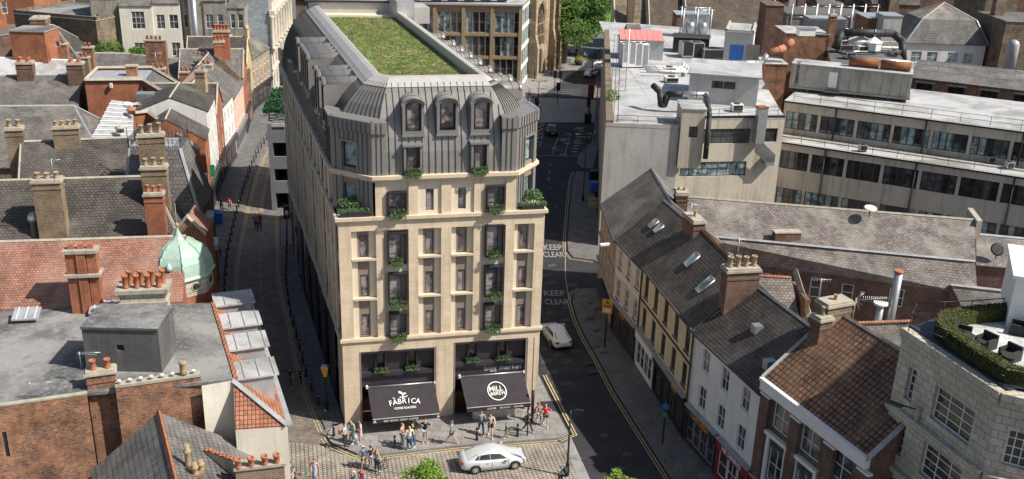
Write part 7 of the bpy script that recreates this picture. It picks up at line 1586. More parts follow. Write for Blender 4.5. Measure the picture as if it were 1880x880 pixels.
for i in range(7):
    x=1452+i*22; q=PL(x,30,(0,176.5),(1,176.5)); t=thing('scaffold_pole_frame','scaffold bay of thin grey poles on the pale block, %s from the left'%['1st','2nd','3rd','4th','5th','6th','7th'][i],'scaffold',Vector(q),'scaffold bays'); m=MB()
    for dx in (0,2.2): m.tube(Vector(q)+Vector((dx,-.6,-7)),Vector(q)+Vector((dx,-.6,2.2)),.06,steel,n=4)
    for dz in (-4,-2,0,1.8): m.tube(Vector(q)+Vector((-.3,-.6,dz)),Vector(q)+Vector((2.6,-.6,dz)),.05,steel,n=4)
    m.build('poles',t)
t=thing('white_roof_duct_box','white ridged vent box on the brick block roof','vent',V3(P2(1480,55,18),17)); m=MB(); m.cbox(V3(P2(1480,55,18),17.2),2.4,1.4,1.0,white,.1); m.cbox(V3(P2(1480,55,18),18.2),2.6,1.6,.1,steel,.1); m.build('casing',t)
# gutters along the right street row
for nm,p0,p1,z in (('pale_pink_street_building',A1,B1,8.85),('cream_street_building',B1,C1,9.05),('white_street_building',C1,D1,8.95),('brown_street_building',V2((8.75,93)),A1,8.65)):
    th=bpy.data.objects[nm]; p0=V2(p0);p1=V2(p1);u=(p1-p0).normalized();n=Vector((-u.y,u.x)); m=MB(); m.tube(V3(p0-n*.26,z),V3(p1-n*.26,z),.09,iron,n=6); m.build('gutter',th)
# television aerials
for i,(x,y,z,lab) in enumerate(((1266,418,13.5,'thin aerial on the stack between pink and cream buildings'),(1352,488,14.8,'thin aerial on the four-pot brick stack'),(1500,565,14.6,'thin aerial on the buff stack of the pantiled building'),(100,335,14.8,'thin aerial on the tall buff stack, left'),(288,128,16.2,'thin aerial on the red stack behind the orange block'),(450,120,14,'thin aerial over the street houses, upper left'))):
    p=V3(P2(x,y,z),z); t=thing('tv_aerial',lab,'aerial',p,'television aerials on chimneys'); m=MB(); m.tube(p,p+Vector((0,0,2.0)),.025,steel,n=5); m.tube(p+Vector((-.6,0,1.9)),p+Vector((.7,.1,1.9)),.02,steel,n=4)
    for k in range(6): m.tube(p+Vector((-.5+k*.2,-.25,1.9)),p+Vector((-.5+k*.2,.25,1.9)),.012,steel,n=4)
    m.build('antenna',t)
# ============================================================ STREET FURNITURE, CARS, PEOPLE
# bollards: one built, the rest copied
def bollard_proto():
    t=thing('bollard','black cast bollard','bollard',(0,0,0)); m=MB(); m.lathe((0,0,0),[(.12,0),(.12,.12),(.085,.16),(.075,.85),(.10,.88),(.10,.93),(.085,.96),(.085,1.02),(.04,1.08)],black,10); m.build('post',t); m=MB(); m.tube((0,0,.80),(0,0,.84),.082,white,n=10); m.build('reflective_band',t); return t
bp0=bollard_proto(); used=[False]
def put_bollard(p,label,group):
    if not used[0]: o=bp0; used[0]=True
    else: o=copy_tree(bp0)
    o.location=p; o['label']=label; o['group']=group
def along(pts,n):
    pts=[V2(p) for p in pts]; D=[0]
    for a,b in zip(pts,pts[1:]): D.append(D[-1]+(b-a).length)
    out=[]
    for i in range(n):
        s=D[-1]*i/(n-1)
        for k in range(len(pts)-1):
            if s<=D[k+1]+1e-6: out.append(lerp(pts[k],pts[k+1],(s-D[k])/(D[k+1]-D[k]))); break
    return out
ORD=['1st','2nd','3rd']+[f'{i}th' for i in range(4,21)]+['21st','22nd','23rd']+[f'{i}th' for i in range(24,31)]
for i,p in enumerate(along(gp((613,803),(601,780),(583,742),(565,703),(545,625),(531,570),(526,525)),13)): put_bollard(V3(p,.12),f'black bollard beside the shaded flank of the stone building, {ORD[i]} from the corner','bollards beside the stone building')
for i,p in enumerate(along(gp((525,515),(527,460),(527,410)),8)): put_bollard(V3(p,.12),f'black bollard in the tight row near the grey decks, {ORD[i]} from the near end','bollards near the grey decks')
for i,p in enumerate(along(gp((412,560),(413,520),(418,470),(429,420),(441,372),(459,318),(473,285),(500,243)),28)): put_bollard(V3(p,.12),f'black bollard along the far kerb of the left street, {ORD[i]} from the copper dome','bollards on the far kerb of the left street')
for i,(x,y,l) in enumerate(((725,823,'black bollard standing left of the group before the left awning'),(875.5,808,'black bollard left of the child in green'),(950,801,'black bollard right of the child in green'))): put_bollard(V3(V2(G(x,y,.12)),.12),l,'bollards on the front pavement')
# lamps and signs
def column_lamp(px,py,h,label,arm=(1,0),group='street lamps',z=.12,double=False,hw=.9,hm=None):
    p=V3(V2(G(px,py,z)),z); t=thing('street_lamp',label,'street lamp',p,group); m=MB(); m.lathe(p,[(.16,0),(.14,.9),(.08,1.0),(.06,h)],black,8); m.build('column',t); a=V3(arm,0).normalized()
    for s_ in ((1,-1) if double else (1,)):
        m=MB(); m.tube(p+Vector((0,0,h-.1)),p+Vector((0,0,h+.1))+a*hw*s_,.045,black,n=6); m.build('arm',t); m=MB(); m.cbox(p+Vector((0,0,h+.02))+a*(hw+.2)*s_,.5,.2,.1,hm or (steel if not double else black),math.atan2(a.y,a.x)); m.build('lamp_head',t)
    return t
column_lamp(1041,872,5.2,'slim black street lamp on the plaza edge, bottom centre right',(1,-.2),hw=.45,hm=black)
column_lamp(1070,369,8.5,'tall black street lamp on the upper right pavement',(-1,.2))
column_lamp(988,196,4.4,'black twin-armed lamp at the far crossing',(1,0),double=True)
column_lamp(1082,215,9.5,'tall dark lamp column beside the far crossing',(-1,0))
# wall lamp on the cream building and pale lamp near the brown building
tt=thing('pale_wall_lamp','pale oval lamp on a thin arm from the brown stucco facade','street lamp',V3(A1,7.6)); q=V3(V2((9.3,83.4)),8.2); m=MB(); m.tube(q+Vector((.3,0,-.3)),q+Vector((-.7,-.3,.1)),.04,steel,n=6); m.build('arm',tt); m=MB(); m.cbox(q+Vector((-1.0,-.4,.05)),.9,.35,.16,white,.3); m.build('lamp_head',tt)
# yellow warning sign
p=V3(V2(G(1110,637,.12)),.12); t=thing('warning_sign','orange-backed triangular warning sign on a black pole','sign',p); m=MB(); m.tube(p,p+Vector((0,0,3.9)),.07,black,n=8); m.build('pole',t)
m=MB(); f=Vector((-.25,-.97,0)).normalized(); s=Vector((-f.y,f.x,0)); c=p+Vector((0,0,3.3))+f*.09; yb=mat_plain('orange_board',(.75,.33,.02),.05,2,.6)
m.box(c-s*.45-f*.0,s*.9,f*-.03,1.35,yb); m.build('board',t); m=MB()
def tri(cc,r,off,mt): m.poly([cc+f*off+s*(-r)+Vector((0,0,-r*.8)),cc+f*off+s*r+Vector((0,0,-r*.8)),cc+f*off+Vector((0,0,r))][::-1],mt); m.poly([cc+f*off+s*(-r)+Vector((0,0,-r*.8)),cc+f*off+s*r+Vector((0,0,-r*.8)),cc+f*off+Vector((0,0,r))],mt)
tri(c+Vector((0,0,.92)),.36,.012,redp); tri(c+Vector((0,0,.90)),.23,.02,white); m.box(c-s*.3+f*.01+Vector((0,0,.12)),s*.6,f*.008,.36,white); m.build('warning_symbol',t); m=MB(); m.box(c-s*.03+f*.024+Vector((0,0,.80)),s*.06,f*.006,.2,black); m.build('symbol_mark',t)
# amber lantern on the left pavement
p=V3(V2(G(600,752,.12)),.12); t=thing('amber_lantern_post','short black post carrying a tapering amber lantern box','lamp',p); m=MB(); m.lathe(p,[(.16,0),(.14,.8),(.07,.9),(.06,2.9)],black,8); m.build('post',t); m=MB(); m.lathe(p+Vector((0,0,2.9)),[(.16,0),(.36,.75),(.36,.8)],yb,4,math.pi/4,False); m.build('lantern',t); m=MB(); m.lathe(p+Vector((0,0,3.7)),[(.40,0),(.40,.08),(.1,.2)],steel,4,math.pi/4,False); m.build('cap',t)
# blue round sign and green one
p=V3(V2(G(1216,815,.12)),.12); t=thing('round_blue_sign','round blue direction sign above a small green one on a dark pole','sign',p); m=MB(); m.tube(p,p+Vector((0,0,3.6)),.06,black,n=8); m.build('pole',t); m=MB(); f=Vector((-.6,-.8,0)); m.tube(p+Vector((0,0,3.2)),p+Vector((0,0,3.2))+f*.08,.24,blue,n=16); m.build('blue_disc',t); m=MB(); m.tube(p+Vector((0,0,2.5)),p+Vector((0,0,2.5))+f*.08,.2,greenp,n=16); m.build('green_disc',t)
# sign on the left building, bins, phone box, traffic lights
q=V3(V2((-36.2,112)),4.0); t=thing('green_hanging_sign','green hanging sign on the white street house','sign',q); m=MB(); m.box(q,(1.0,.1),(-.01,.08),1.5,greenp); m.build('board',t)
def bin_(px,py,m_,label,group='wheeled bins',z=.12,ang=.2,s=1.0):
    p=V3(V2(G(px,py,z)),z); t=thing('wheeled_bin',label,'bin',p,group); m=MB(); m.cbox(p+Vector((0,0,.15)),1.25*s,.9*s,1.05*s,m_,ang); m.build('tub',t); m=MB(); m.cbox(p+Vector((0,0,.15+1.05*s)),1.32*s,.98*s,.14,m_,ang); m.build('lid',t)
    for dx in (-.5,.5): m=MB(); m.tube(p+Vector((dx*s,-.3*s,.1)),p+Vector((dx*s,-.2*s,.1)),.1,black,n=8); m.build('wheel',t)
bin_(399,410,blue,'large blue wheeled bin on the left street pavement'); bin_(1090,330,black,'black wheeled bin beside the grey building, upper right pavement'); bin_(1091,352,blue,'blue bin beside the grey building, lower of the two'); 
p=V3(V2(G(528,400,.12)),.12); t=thing('litter_bin','black litter bin with a white notice beside the left street','bin',p); m=MB(); m.cbox(p,.8,.7,1.5,black,.1); m.build('bin_body',t); m=MB(); m.cbox(p+Vector((0,-.36,.5)),.36,.03,.5,white,.1); m.build('notice',t)
p=V3(V2(G(537,372,.12)),.12); t=thing('dark_entrance_frame','black upright frame standing before the grey decks','frame',p); m=MB(); 
for dx in (-.5,.6): m.cbox(p+Vector((dx,0,0)),.3,.3,4.4,black)
m.cbox(p+Vector((.05,0,4.1)),1.6,.4,.4,black); m.cbox(p+Vector((.1,0,0)),.9,.5,1.2,black); m.build('frame',t)
for i,(x,y) in enumerate(((1089,372),(1089,381),(1090,344))):
    p=V3(V2(G(x,y,.12)),.12); t=thing('cafe_crate',['stack of tan crates by the street wall, middle','pale yellow crate by the street wall, nearest','orange box by the street wall, farthest'][i],'crate',p); m=MB(); m.cbox(p,1.0,.7,.55,(terrab,terrab,orangep)[i],.1)
    for k in range(3): m.cbox(p+Vector((0,0,.08+k*.17)),1.06,.76,.05,stonecap,.1)
    m.build('crate_body',t)
p=V3(V2(G(1084,180,.12)),.12); t=thing('red_phone_box','dark red telephone kiosk beside the far crossing','kiosk',p); m=MB(); m.cbox(p,1.0,1.0,2.3,redp); m.cbox(p+Vector((0,0,2.3)),.9,.9,.2,redp); m.build('kiosk_body',t); m=MB(); m.cbox(p+Vector((0,-.02,.4)),.7,1.04,1.7,glassd); m.build('glazing',t)
def tlight(px,py,label,h=3.4):
    p=V3(V2(G(px,py,.12)),.12); t=thing('traffic_light',label,'traffic light',p,'traffic lights at the far crossing'); m=MB(); m.tube(p,p+Vector((0,0,h)),.07,black,n=6); m.build('pole',t); m=MB(); m.cbox(p+Vector((0,0,h-1.0)),.42,.34,1.1,black); m.cbox(p+Vector((0,.04,h-1.15)),.62,.04,1.4,black); h_=m.build('signal_head',t)
for i,(x,y) in enumerate(((1023,190),(1079,222),(1018,166),(1028,166),(984,218))): tlight(x,y,['traffic light in the middle of the far crossing','traffic light with a cabinet on the right of the far crossing','traffic light left of the pair beyond the crossing','traffic light right of the pair beyond the crossing','traffic light beside the zinc roof at the crossing'][i])
p=V3(V2(G(1079,226,.12)),.12); t=thing('control_cabinet','black control cabinet at the foot of the right traffic light','cabinet',p); m=MB(); m.cbox(p,1.1,.6,1.5,black); m.cbox(p+Vector((0,0,1.5)),1.2,.7,.08,iron); m.build('cabinet_body',t)
t=thing('guard_railing','grey pedestrian guard railing along the far crossing','railing',V3(V2(G(975,192)),.12)); railing(t,[V3(V2(G(966,192,.12)),.12),V3(V2(G(1000,192,.12)),.12)],1.1,.5,steel,.03,2)
p=V3(V2(G(1063,120,.12)),.12); t=thing('flower_planter','round street planter with yellow flowers near the church','planter',p); m=MB(); m.lathe(p,[(.6,0),(.9,.9)],blackm,10); m.build('tub',t); m=MB(); shrub(m,p+Vector((0,0,1.2)),1.0,.8,.7,mat_leaf('yellow_bloom',(.45,.35,.05),(.15,.22,.03),None,4),220,.16,2); m.build('foliage',t)
# hanging basket of yellow flowers on the left
p=V3(V2((-26.5,78.5)),2.6); t=thing('flower_basket','hanging basket of yellow flowers beside the domed turret','flower basket',p); m=MB(); shrub(m,p,.7,.6,.6,mat_leaf('golden_bloom',(.5,.38,.05),(.12,.2,.03),None,5),240,.12,6); m.build('foliage',t); m=MB(); m.tube(p,p+Vector((-.9,.0,.9)),.03,black,n=5); m.build('bracket',t)
# bench of the bar code: menu table in front of the left awning
# ---- vehicles
def car(px,py,yaw,L,W,H,paint,label,kind='saloon',z=.004,name='parked_car',plate=None,plate_rear=None,scale=1.0):
    p=V3(V2(G(px,py,z)),z); t=thing(name,label,'car',p,'cars on the streets'); u=Vector((math.cos(yaw),math.sin(yaw),0)); v=Vector((-u.y,u.x,0))
    P=lambda x,y,z_: p+u*x+v*y+Vector((0,0,z_))
    h=L/2; hb=kind=='hatch'
    if not hb: st=[(-h,.46,.70,.60),(-h+.06,.34,.90,.74),(-h+.35,.26,1.0,.86),(-h+.9,.22,1.02,.92),(-.6,.20,.97,.94),(.5,.20,.95,.94),(1.0,.20,.93,.93),(1.35,.20,.88,.92),(h-.7,.22,.80,.89),(h-.25,.26,.70,.80),(h-.03,.34,.58,.62),(h,.40,.50,.5)]
    else: st=[(-h,.46,.80,.62),(-h+.05,.34,.98,.74),(-h+.25,.26,1.02,.84),(-h+.8,.22,1.02,.92),(-.3,.20,.98,.94),(.6,.20,.96,.94),(1.0,.20,.93,.92),(h-.6,.22,.82,.88),(h-.2,.26,.72,.80),(h-.03,.34,.6,.62),(h,.40,.52,.5)]
    wk=W/1.88; zk=H/1.47
    rings=[]
    for x,zb,zt_,w_ in st:
        w_*=wk; zt_*=zk; a=(zt_-zb)
        sec=[(w_*.86,zb),(w_*.985,zb+a*.18),(w_,zb+a*.45),(w_*.975,zb+a*.72),(w_*.93,zb+a*.9),(w_*.80,zt_),(w_*.4,zt_+.025*a),(0,zt_+.035*a)]
        rings.append([P(x,-y,z_) for y,z_ in sec]+[P(x,y,z_) for y,z_ in sec[:-1][::-1]])
    m=MB()
    for A_,B_ in zip(rings,rings[1:]):
        for i in range(len(A_)-1): m.poly([A_[i],A_[i+1],B_[i+1],B_[i]][::-1] if False else [A_[i],B_[i],B_[i+1],A_[i+1]],paint,True)
        m.poly([A_[0],A_[-1],B_[-1],B_[0]],black)
    m.poly(rings[0],paint); m.poly(rings[-1][::-1],paint)
    # greenhouse
    if hb: gs=[(-h+.12,.98,.72,.98,.72),(-h+.55,.98,.80,1.42,.60),(-.4,.97,.84,1.47,.64),(.35,.95,.84,1.44,.62),(1.15,.93,.80,.95,.78)]
    else: gs=[(-h+.42,1.0,.70,1.0,.70),(-h+1.25,1.0,.80,1.36,.60),(-.35,.97,.84,1.47,.64),(.30,.95,.84,1.44,.62),(1.28,.90,.80,.92,.78)]
    G_=[]
    for x,zb,wb_,zt_,wt in gs:
        G_.append([P(x,-wb_*wk,zb*zk-.02),P(x,-(wb_*.3+wt*.7)*wk,(zb*.25+zt_*.75)*zk),P(x,-wt*wk,zt_*zk-.02),P(x,-wt*.5*wk,zt_*zk+.01),P(x,0,zt_*zk+.02),P(x,wt*.5*wk,zt_*zk+.01),P(x,wt*wk,zt_*zk-.02),P(x,(wb_*.3+wt*.7)*wk,(zb*.25+zt_*.75)*zk),P(x,wb_*wk,zb*zk-.02)])
    for A_,B_ in zip(G_,G_[1:]):
        for i in range(8): m.poly([A_[i],B_[i],B_[i+1],A_[i+1]],paint,True)
    body=m.build('body',t)
    # glazing: panels just proud of the cabin
    def panel(pts,name,push):
        m=MB(); pts=[Vector(q) for q in pts]; nrm=(pts[1]-pts[0]).cross(pts[2]-pts[1]).normalized()
        if nrm.dot(push)<0: nrm=-nrm
        m.poly([q+nrm*.012 for q in pts],glassd); return m.build(name,t)
    def I(A_,B_,i,f): return lerp(A_[i],B_[i],f)
    r0,r1,r2,r3,r4=G_
    panel([lerp(r4[1],r4[7],.0)*1.0,r4[7],lerp(r4[6],r3[6],.93),lerp(r4[2],r3[2],.93)] if False else [lerp(r4[0],r4[8],.06),lerp(r4[0],r4[8],.94),lerp(lerp(r4[6],r3[6],.92),lerp(r4[2],r3[2],.92),.05),lerp(lerp(r4[6],r3[6],.92),lerp(r4[2],r3[2],.92),.95)],'windscreen',u+Vector((0,0,1)))
    panel([lerp(r0[0],r0[8],.08),lerp(r0[0],r0[8],.92),lerp(lerp(r0[6],r1[6],.93),lerp(r0[2],r1[2],.93),.05),lerp(lerp(r0[6],r1[6],.93),lerp(r0[2],r1[2],.93),.95)],'rear_window',-u+Vector((0,0,1)))
    for sgn,i0,i1 in ((-1,0,1),(1,8,7)):
        lo=lambda R_: lerp(R_[i0],R_[i1],.10); hi=lambda R_: lerp(R_[i0],R_[i1],1.05)
        panel([lerp(lo(r2),lo(r3),.12),lerp(lo(r3),lo(r4),.62),lerp(hi(r3),hi(r4),.10),lerp(hi(r2),hi(r3),.05)],'side_window',v*sgn)
        panel([lerp(lo(r1),lo(r2),.0),lerp(lo(r2),lo(r3),.06),lerp(hi(r2),hi(r3),-.02),lerp(hi(r1),hi(r2),.18)],'side_window',v*sgn)
        panel([lerp(lo(r0),lo(r1),.62),lerp(lo(r1),lo(r2),-.04),lerp(hi(r1),hi(r2),.08),lerp(hi(r0),hi(r1),.97)],'side_window',v*sgn)
        m=MB(); m.box(P(.95,sgn*(.93*wk if sgn>0 else 1.1*wk),.88*zk) if False else P(.82,sgn*1.0*wk-(.12 if sgn<0 else 0)+.0,.92*zk),u*.2,v*.14,.13,paint); m.build('door_mirror',t)
        m=MB()
        for xs in (.48,-.62): m.box(P(xs,sgn*.937*wk-.0,.74*zk),u*.2,v*(.02*sgn),.035,steel)
        for xs in (.98,-.2,-1.12): m.box(P(xs,sgn*.944*wk,.32),u*.014,v*(.006*sgn),.58*zk,iron)
        m.box(P(-1.0,sgn*.93*wk,.24),u*2.0,v*(.03*sgn),.05,steel); m.build('door_trim',t)
        for xw in (h-.92,-h+.98):
            w_=MB(); c=P(xw,sgn*.80*wk,.335); o=v*sgn; w_.tube(c,c+o*.165*wk,.335,black,n=20); wh=w_.build('wheel',t); w_=MB(); w_.tube(c+o*.15*wk,c+o*.175*wk,.225,iron,n=16)
            for k in range(8): a=math.pi*2*k/8; d=u*math.cos(a)+Vector((0,0,math.sin(a))); s_=d.cross(o)*.03; w_.poly([c+o*.185*wk-s_,c+o*.185*wk+s_,c+o*.182*wk+d*.225+s_*1.2,c+o*.182*wk+d*.225-s_*1.2],silver)
            w_.tube(c+o*.15*wk,c+o*.19*wk,.235,silver,n=20) if False else None
            w_.build('rim',wh)
            ar=MB(); K=14
            for k in range(K):
                a0=math.pi*k/K-.1;a1=math.pi*(k+1)/K-.1+.02; f=lambda a,r,dd: c+o*dd+u*math.cos(a)*r+Vector((0,0,math.sin(a)*r)); ar.poly([f(a0,.33,.145*wk),f(a1,.33,.145*wk),f(a1,.40,.150*wk),f(a0,.40,.150*wk)],black)
            ar.build('wheel_arch',t)
        hl=MB(); hl.box(P(h-.40,sgn*.64*wk-.11,.52*zk),u*.32,v*.22,.11,white); hl.build('headlight',t)
        tl=MB(); tl.box(P(-h+.0,sgn*.62*wk-.16,.78*zk),u*.16,v*.32,.13,redp); tl.build('tail_light',t)
    m=MB(); m.box(P(-h-.015,-.26,.55),u*.02,v*.52,.12,mat_yellowplate); m.build('number_plate',t); m=MB(); m.box(P(h-.01,-.24,.36),u*.02,v*.48,.11,white); m.build('number_plate',t)
    m=MB(); m.box(P(h-.06,-.42,.46),u*.05,v*.84,.14,black); m.build('grille',t)
    return t
mat_yellowplate=mat_plain('yellow_plate',(.62,.50,.05),.03,2,.5)
def carpaint(name,c,met=.4,r=.3): 
    m,n,b=mk(name); b.inputs['Base Color'].default_value=(*c,1); b.inputs['Metallic'].default_value=met; b.inputs['Roughness'].default_value=r; b.inputs['Coat Weight'].default_value=.6; b.inputs['Coat Roughness'].default_value=.05; return m
psil=carpaint('silver_car_paint',(.62,.64,.655),.25,.32); pwh=carpaint('white_car_paint',(.72,.72,.70),0,.35); pbl=carpaint('dark_car_paint',(.02,.022,.025),.2,.3)
q0=G(845,862,.01); q1=G(966,853,.01)
car(903,853,math.atan2((G(962,846)-G(850,858)).y,(G(962,846)-G(850,858)).x)+.02,4.75,1.88,1.47,psil,'silver saloon car driving right across the cobbled plaza',z=.012,name='silver_car')
sc_=bpy.data.objects['silver_car']
d0=G(1004,600);d1=G(1026,645); yaw=math.atan2((G(1010,606)-G(1029,632)).y,(G(1010,606)-G(1029,632)).x)
car(1020,624,yaw,4.6,1.85,1.45,pwh,'white saloon seen from behind, driving up the shaded right street','saloon',name='white_car')
yr=math.pi/2+.05
car(1013,246,yr,4.0,1.75,1.5,pbl,'dark hatchback with red tail lights on the far road markings','hatch',name='dark_car')
car(1085,140,math.pi/2-.45,4.3,1.8,1.55,psil,'silver hatchback on the far road, nearer of two','hatch',name='distant_car'); car(1099,127,math.pi/2-.45,4.4,1.8,1.6,pwh,'white hatchback on the far road, farther of two','hatch',name='distant_car')
car(1040,103,.3,4.3,1.8,1.5,pbl,'dark car parked under the large tree','hatch',name='distant_car')
# ---- people
SK={}
def smat(name,c,r=.85):
    if name not in MATS: 
        m,n,b=mk(name); b.inputs['Base Color'].default_value=(*c,1); b.inputs['Roughness'].default_value=r; p_=geo(n); bump(n,b,noise(n,25,3,p_),.3,.01)
    return MATS[name]
skin=smat('skin',(.52,.31,.22),.6); skind=smat('brown_skin',(.22,.11,.07),.6)
def skinmesh(name,verts,edges,rad,mat,parent,M_,sub=1,root=0):
    me=bpy.data.meshes.new(name); me.from_pydata([tuple(M_@Vector(v)) for v in verts],edges,[])
    me.materials.append(mat); o=bpy.data.objects.new(name,me); COL.objects.link(o); o.parent=parent
    mo=o.modifiers.new('skin','SKIN'); sk=me.skin_vertices[0].data; kk_=M_[0][0]
    for i,r in enumerate(rad): sk[i].radius=(r*kk_,r*kk_) if not isinstance(r,tuple) else (r[0]*kk_,r[1]*kk_)
    sk[root].use_root=True
    mo=mo; mo.use_smooth_shade=True; mo.branch_smoothing=.6
    if sub: s_=o.modifiers.new('sub','SUBSURF'); s_.levels=sub; s_.render_levels=sub
    return o
def person(px,py,pytop,yaw,label,top,bottom,hair=(.04,.03,.02),style='trousers',pose='stand',skinm=None,z=.12,sleeve='short',long_hair=False,shoes=(.6,.6,.6),arms=None,hat=None,group='people on the street',h=None,seed=0,sit=False):
    base=V3(V2(G(px,py,z)),z)
    if h is None:
        lo=z; best=1.7
        for k in range(60):
            hh=1.2+k*.02; q=base+Vector((0,0,hh)); d=q-Vector((0,0,CH)); y=440-FPX*(d.dot(UP))/(d.dot(_fw))
            if y<=pytop: best=hh; break
            best=hh
        h=min(max(best,1.1),2.05)
    k=h/1.75; yaw-=math.pi/2   # figure faces +Y locally
    t=thing('person',label,'person',base,group,yaw); S=Matrix.Diagonal((k,k,k,1)); skinm=skinm or skin; R=random.Random(seed+int(px))
    st=.0; sx=.0
    if pose=='walk': st=.30
    elif pose=='stride': st=.40
    hipz=.92 if st==0 else .89
    la=(-.10,0,hipz-.04); ra=(.10,0,hipz-.04)
    lk_=(-.11,st*.55,.50); rk_=(.11,-st*.30,.50); lf=(-.12,st,.08); rf=(.12,-st*.95,.12 if st else .08)
    if st==0: lk_=(-.11,.03,.50); rk_=(.12,.0,.50); lf=(-.13,.0,.08); rf=(.14,.04,.08)
    sh=.19; shz=1.43
    def arm(side,mode):
        s=side
        if mode=='down': return [(s*.27,-.02,1.15),(s*.29,.06,.90)]
        if mode=='swingf': return [(s*.27,.12,1.18),(s*.25,.30,1.02)]
        if mode=='swingb': return [(s*.28,-.14,1.17),(s*.28,-.22,.94)]
        if mode=='bent': return [(s*.28,-.03,1.16),(s*.14,.22,1.12)]
        if mode=='out': return [(s*.40,.05,1.30),(s*.66,.12,1.24)]
        if mode=='hip': return [(s*.42,-.05,1.18),(s*.24,.05,1.02)]
        if mode=='up': return [(s*.30,.18,1.30),(s*.12,.24,1.52)]
        if mode=='fwd': return [(s*.26,.20,1.22),(s*.18,.46,1.18)]
    arms=arms or (('swingf','swingb') if st else ('down','bent' if R.random()<.5 else 'down'))
    V=[(0,0,hipz),(0,-.01,1.08),(0,-.01,1.25),(0,-.01,1.40),(0,0,1.50),(0,.015,1.60),(0,.02,1.68),(0,.135,1.585)]
    E=[(0,1),(1,2),(2,3),(3,4),(4,5),(5,6),(5,7)]
    rad=[(.145,.10),(.125,.09),(.15,.10),(.13,.09),.05,.085,.075,.012]
    def add(v,p,r): V.append(v); E.append((p,len(V)-1)); rad.append(r); return len(V)-1
    for s,a,kk,f in ((-1,la,lk_,lf),(1,ra,rk_,rf)):
        i=add(a,0,.085); i=add(tuple(lerp(Vector(a),Vector(kk),.5)),i,.075); i=add(kk,i,.052); i=add(tuple(lerp(Vector(kk),Vector(f),.4)),i,.052); i=add(f,i,.034); i=add((f[0],f[1]+.11,f[2]-.04),i,.034); add((f[0]*1.02,f[1]+.19,f[2]-.05),i,.022)
    for s,mode in ((-1,arms[0]),(1,arms[1])):
        el,wr=arm(s,mode); i=add((s*sh,-.01,shz-.02),3,.05); i=add(tuple(lerp(Vector((s*sh,0,shz)),Vector(el),.5)),i,.045); i=add(el,i,.036); i=add(tuple(lerp(Vector(el),Vector(wr),.5)),i,.034); i=add(wr,i,.024)
        d=(Vector(wr)-Vector(el)).normalized(); sd=Vector((0,1,0)) if abs(d.y)<.7 else Vector((1,0,0)); pm=add(tuple(Vector(wr)+d*.075),i,(.035,.018))
        for q in range(4): a1=Vector(wr)+d*(.125)+sd*(.013*(q-1.5)*1.6); b_=add(tuple(a1),pm,.0085); add(tuple(a1+d*(.035-.008*abs(q-1.3))+Vector((-s*.012,0,0))),b_,.0075)
        th_=add(tuple(Vector(wr)+d*.05+sd*.04),i,.010); add(tuple(Vector(wr)+d*.085+sd*.055),th_,.009)
    skinmesh('body',V,E,rad,skinm,t,S)
    tm=smat('cloth_%.2f_%.2f_%.2f'%top,top); bm_=smat('cloth_%.2f_%.2f_%.2f'%bottom,bottom)
    # top garment
    hem=.93 if style!='dress' else .62
    V=[(0,-.01,1.41),(0,-.01,1.25),(0,-.01,1.08),(0,0,hem)]; E=[(0,1),(1,2),(2,3)]; rad=[(.14,.10),(.165,.118),(.142,.105),(.168,.125)]
    if style=='dress': V.append((0,0,.52)); E.append((3,4)); rad[3]=(.17,.13); rad.append((.20,.17))
    for s,mode in ((-1,arms[0]),(1,arms[1])):
        el,wr=arm(s,mode)
        if sleeve=='none': continue
        i=len(V); V.append((s*sh,-.01,shz-.03)); E.append((0,i)); rad.append(.068); V.append(tuple(lerp(Vector((s*sh,0,shz)),Vector(el),.6))); E.append((i,i+1)); rad.append(.062)
        if sleeve=='long':
            V.append(el); E.append((i+1,i+2)); rad.append(.052); V.append(tuple(lerp(Vector(el),Vector(wr),.9))); E.append((i+2,i+3)); rad.append(.042)
    skinmesh('dress' if style=='dress' else 'shirt',V,E,rad,tm,t,S)
    if style in ('trousers','shorts'):
        V=[(0,0,hipz+.04)];E=[];rad=[(.15,.112)]
        for a,kk,f in ((la,lk_,lf),(ra,rk_,rf)):
            i=len(V); V.append(a); E.append((0,i)); rad.append(.10); m_=tuple(lerp(Vector(a),Vector(kk),.55 if style=='shorts' else .5)); V.append(m_); E.append((i,i+1)); rad.append(.098 if style=='shorts' else .088)
            if style=='trousers': V.append(kk); E.append((i+1,i+2)); rad.append(.068); V.append(tuple(lerp(Vector(kk),Vector(f),.55))); E.append((i+2,i+3)); rad.append(.062); V.append((f[0],f[1],f[2]+.02)); E.append((i+3,i+4)); rad.append(.055)
        skinmesh('shorts' if style=='shorts' else 'trousers',V,E,rad,bm_,t,S)
    hm=smat('hair_%.2f_%.2f_%.2f'%hair,hair)
    V=[(0,-.02,1.70),(0,-.055,1.63),(0,-.05,1.57)];E=[(0,1),(1,2)];rad=[(.085,.085),(.088,.075),(.065,.05)]
    if long_hair: V+= [(0,-.09,1.46),(0,-.10,1.32)]; E+=[(2,3),(3,4)]; rad+=[(.075,.035),(.05,.02)]
    skinmesh('hair',V,E,rad,hm,t,S)
    if hat: skinmesh('cap',[(0,-.01,1.72),(0,.01,1.695),(0,.13,1.68)],[(0,1),(1,2)],[(.09,.09),(.098,.05),(.06,.012)],smat('hat_%.2f'%hat[0],hat),t,S)
    shm=smat('shoe_%.2f_%.2f'%shoes[:2],shoes)
    for f in (lf,rf): skinmesh('shoe',[(f[0],f[1]-.04,f[2]-.03),(f[0],f[1]+.1,f[2]-.045),(f[0],f[1]+.19,f[2]-.05)],[(0,1),(1,2)],[.048,.046,.034],shm,t,S)
    return t,base,k
EAST=0.0
